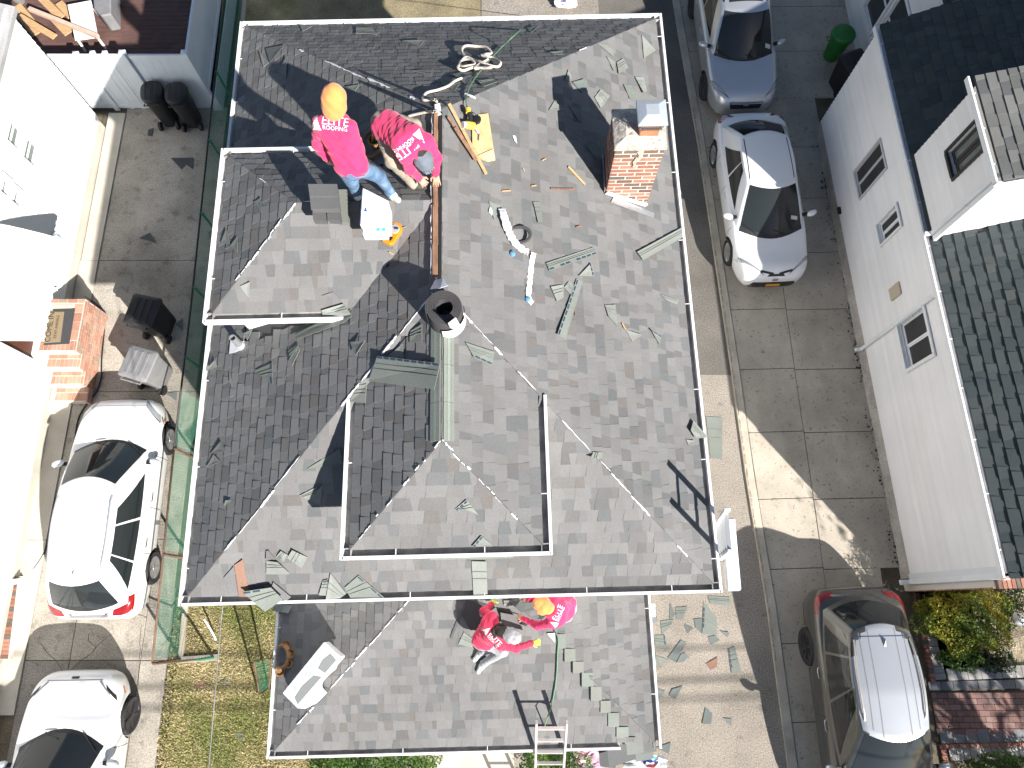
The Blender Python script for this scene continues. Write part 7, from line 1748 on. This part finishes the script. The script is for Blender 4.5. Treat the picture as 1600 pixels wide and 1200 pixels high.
S('k', 'grey triangle above the pale wide piece', [(417, 859), (421, 859), (430, 872), (417, 874)])
S('p', 'small pale piece beside the double piece', [(432, 869), (440, 859), (451, 867), (444, 877)])
S('p', 'double pale piece on the left of the front slope', [(449, 871), (458, 857), (481, 870), (472, 887)])
S('r', 'reddish brown shingle at the left of the front slope', [(367, 882), (380, 873), (388, 914), (388, 931), (374, 931)], curl=.5)
S('k', 'grey half of the reddish shingle', [(350, 902), (366, 884), (373, 931), (358, 928)], curl=.4)
S('g', 'thick dark edged shingle stack hanging over the front gutter', [(382, 919), (427, 912), (446, 930), (418, 950)], up=.09, seal=0)
S('d', 'dark underside of the stack at the front gutter', [(383, 922), (418, 951), (414, 953), (381, 925)], up=.04, curl=.2)
S('k', 'piece behind the stack at the front gutter', [(428, 908), (456, 931), (447, 938), (426, 915)], up=.03)
S('p', 'pale shingle hanging below the front gutter over the porch corner', [(427, 954), (433, 944), (459, 946), (454, 958)], up=.04)
S('p', 'pale triangle in the front gutter between the heaps', [(472, 923), (499, 935), (472, 936)])
S('k', 'grey scrap poking over the front gutter at left', [(354, 929), (373, 923), (372, 935), (362, 941)], up=.03)
# porch roof
S('p', 'pale strip under the kneeling worker', [(725, 987), (739, 997), (738, 1011), (716, 1006)])
S('k', 'grey shingle held flat by the crouching worker', [(782, 953), (804, 957), (817, 980), (784, 972)], up=.10)
S('k', 'grey shingle under the kneeling worker left hand', [(767, 952), (775, 946), (783, 969)], up=.05)
S('p', 'pale shingle offcut in the dark under the eave', [(787, 937), (808, 937), (808, 944), (788, 946)], up=.03)
S('d', 'dark shingle on the felt right of the kneeling worker', [(795, 940), (830, 936), (838, 952), (812, 957)], up=.02)
S('d', 'thin dark strip left of the kneeling worker', [(725, 942), (728, 943), (706, 998), (703, 996)], curl=.3)
# alley and ground
S('b', 'first upright piece in the alley debris by the porch', [(1047, 942), (1055, 960), (1046, 969)])
S('g', 'square piece at the top of the alley debris', [(1055, 949), (1074, 948), (1066, 968), (1057, 968)])
S('g', 'piece below the square one in the alley', [(1032, 970), (1053, 968), (1046, 981), (1034, 991)])
S('g', 'tall shingle in the middle of the alley debris', [(1099, 940), (1120, 965), (1120, 993), (1097, 990)], seal=3)
S('b', 'piece left of the tall alley shingle', [(1084, 967), (1097, 966), (1096, 990), (1087, 981)])
S('b', 'piece with a dark tip in the alley centre', [(1069, 975), (1083, 981), (1074, 990)])
S('g', 'broad piece against the porch gutter side in the alley', [(1021, 993), (1039, 992), (1042, 1017), (1024, 1009)], seal=1)
S('b', 'long slanted shingle in the alley', [(1043, 1028), (1064, 1000), (1072, 1004), (1055, 1035)])
S('b', 'grey half of the long slanted alley shingle', [(1064, 1022), (1070, 1019), (1076, 1026), (1068, 1034), (1057, 1035)])
S('g', 'piece beside the hose coil in the alley', [(1024, 1024), (1045, 1031), (1031, 1042)])
S('b', 'lone piece between the cable shadows in the alley', [(1045, 1087), (1050, 1077), (1066, 1072), (1055, 1093)])
S('r', 'reddish shingle lying alone in the alley', [(1103, 1037), (1121, 1027), (1120, 1042), (1110, 1047)])
S('b', 'piece at the porch corner below the hose coil', [(1026, 1075), (1039, 1080), (1029, 1093)])
S('b', 'long faint piece in the lower alley', [(1102, 1105), (1113, 1115), (1111, 1131), (1097, 1131)])
S('b', 'small piece near the lower kerb', [(1130, 1122), (1143, 1123), (1142, 1135)])
S('b', 'piece below the tall alley shingle', [(1106, 995), (1118, 993), (1125, 1000), (1111, 1007)])
S('g', 'long piece with blue edge at the car shadow', [(1137, 1014), (1148, 1010), (1158, 1049), (1143, 1052)], seal=3)
S('b', 'piece beside the car shadow above the blue edged one', [(1125, 986), (1139, 988), (1136, 996)])
S('g', 'shingle at the foot of the main corner in the alley', [(1105, 931), (1140, 933), (1140, 947), (1110, 943)])
S('b', 'shingle in the alley at the bottom corner of the porch', [(1025, 1168), (1048, 1160), (1045, 1178)])
S('g', 'whole shingle lying flat in the alley beside the right eave', [(1103, 651), (1128, 652), (1128, 718), (1110, 716)], curl=.3)
S('b', 'upper grey scrap on the front lawn', [(340, 1065), (357, 1060), (359, 1074)])
S('b', 'lower grey scrap on the front lawn', [(368, 1144), (383, 1146), (377, 1160)])
S('r', 'brown torn scrap on the front lawn', [(303, 1068), (318, 1062), (320, 1072), (305, 1077)])
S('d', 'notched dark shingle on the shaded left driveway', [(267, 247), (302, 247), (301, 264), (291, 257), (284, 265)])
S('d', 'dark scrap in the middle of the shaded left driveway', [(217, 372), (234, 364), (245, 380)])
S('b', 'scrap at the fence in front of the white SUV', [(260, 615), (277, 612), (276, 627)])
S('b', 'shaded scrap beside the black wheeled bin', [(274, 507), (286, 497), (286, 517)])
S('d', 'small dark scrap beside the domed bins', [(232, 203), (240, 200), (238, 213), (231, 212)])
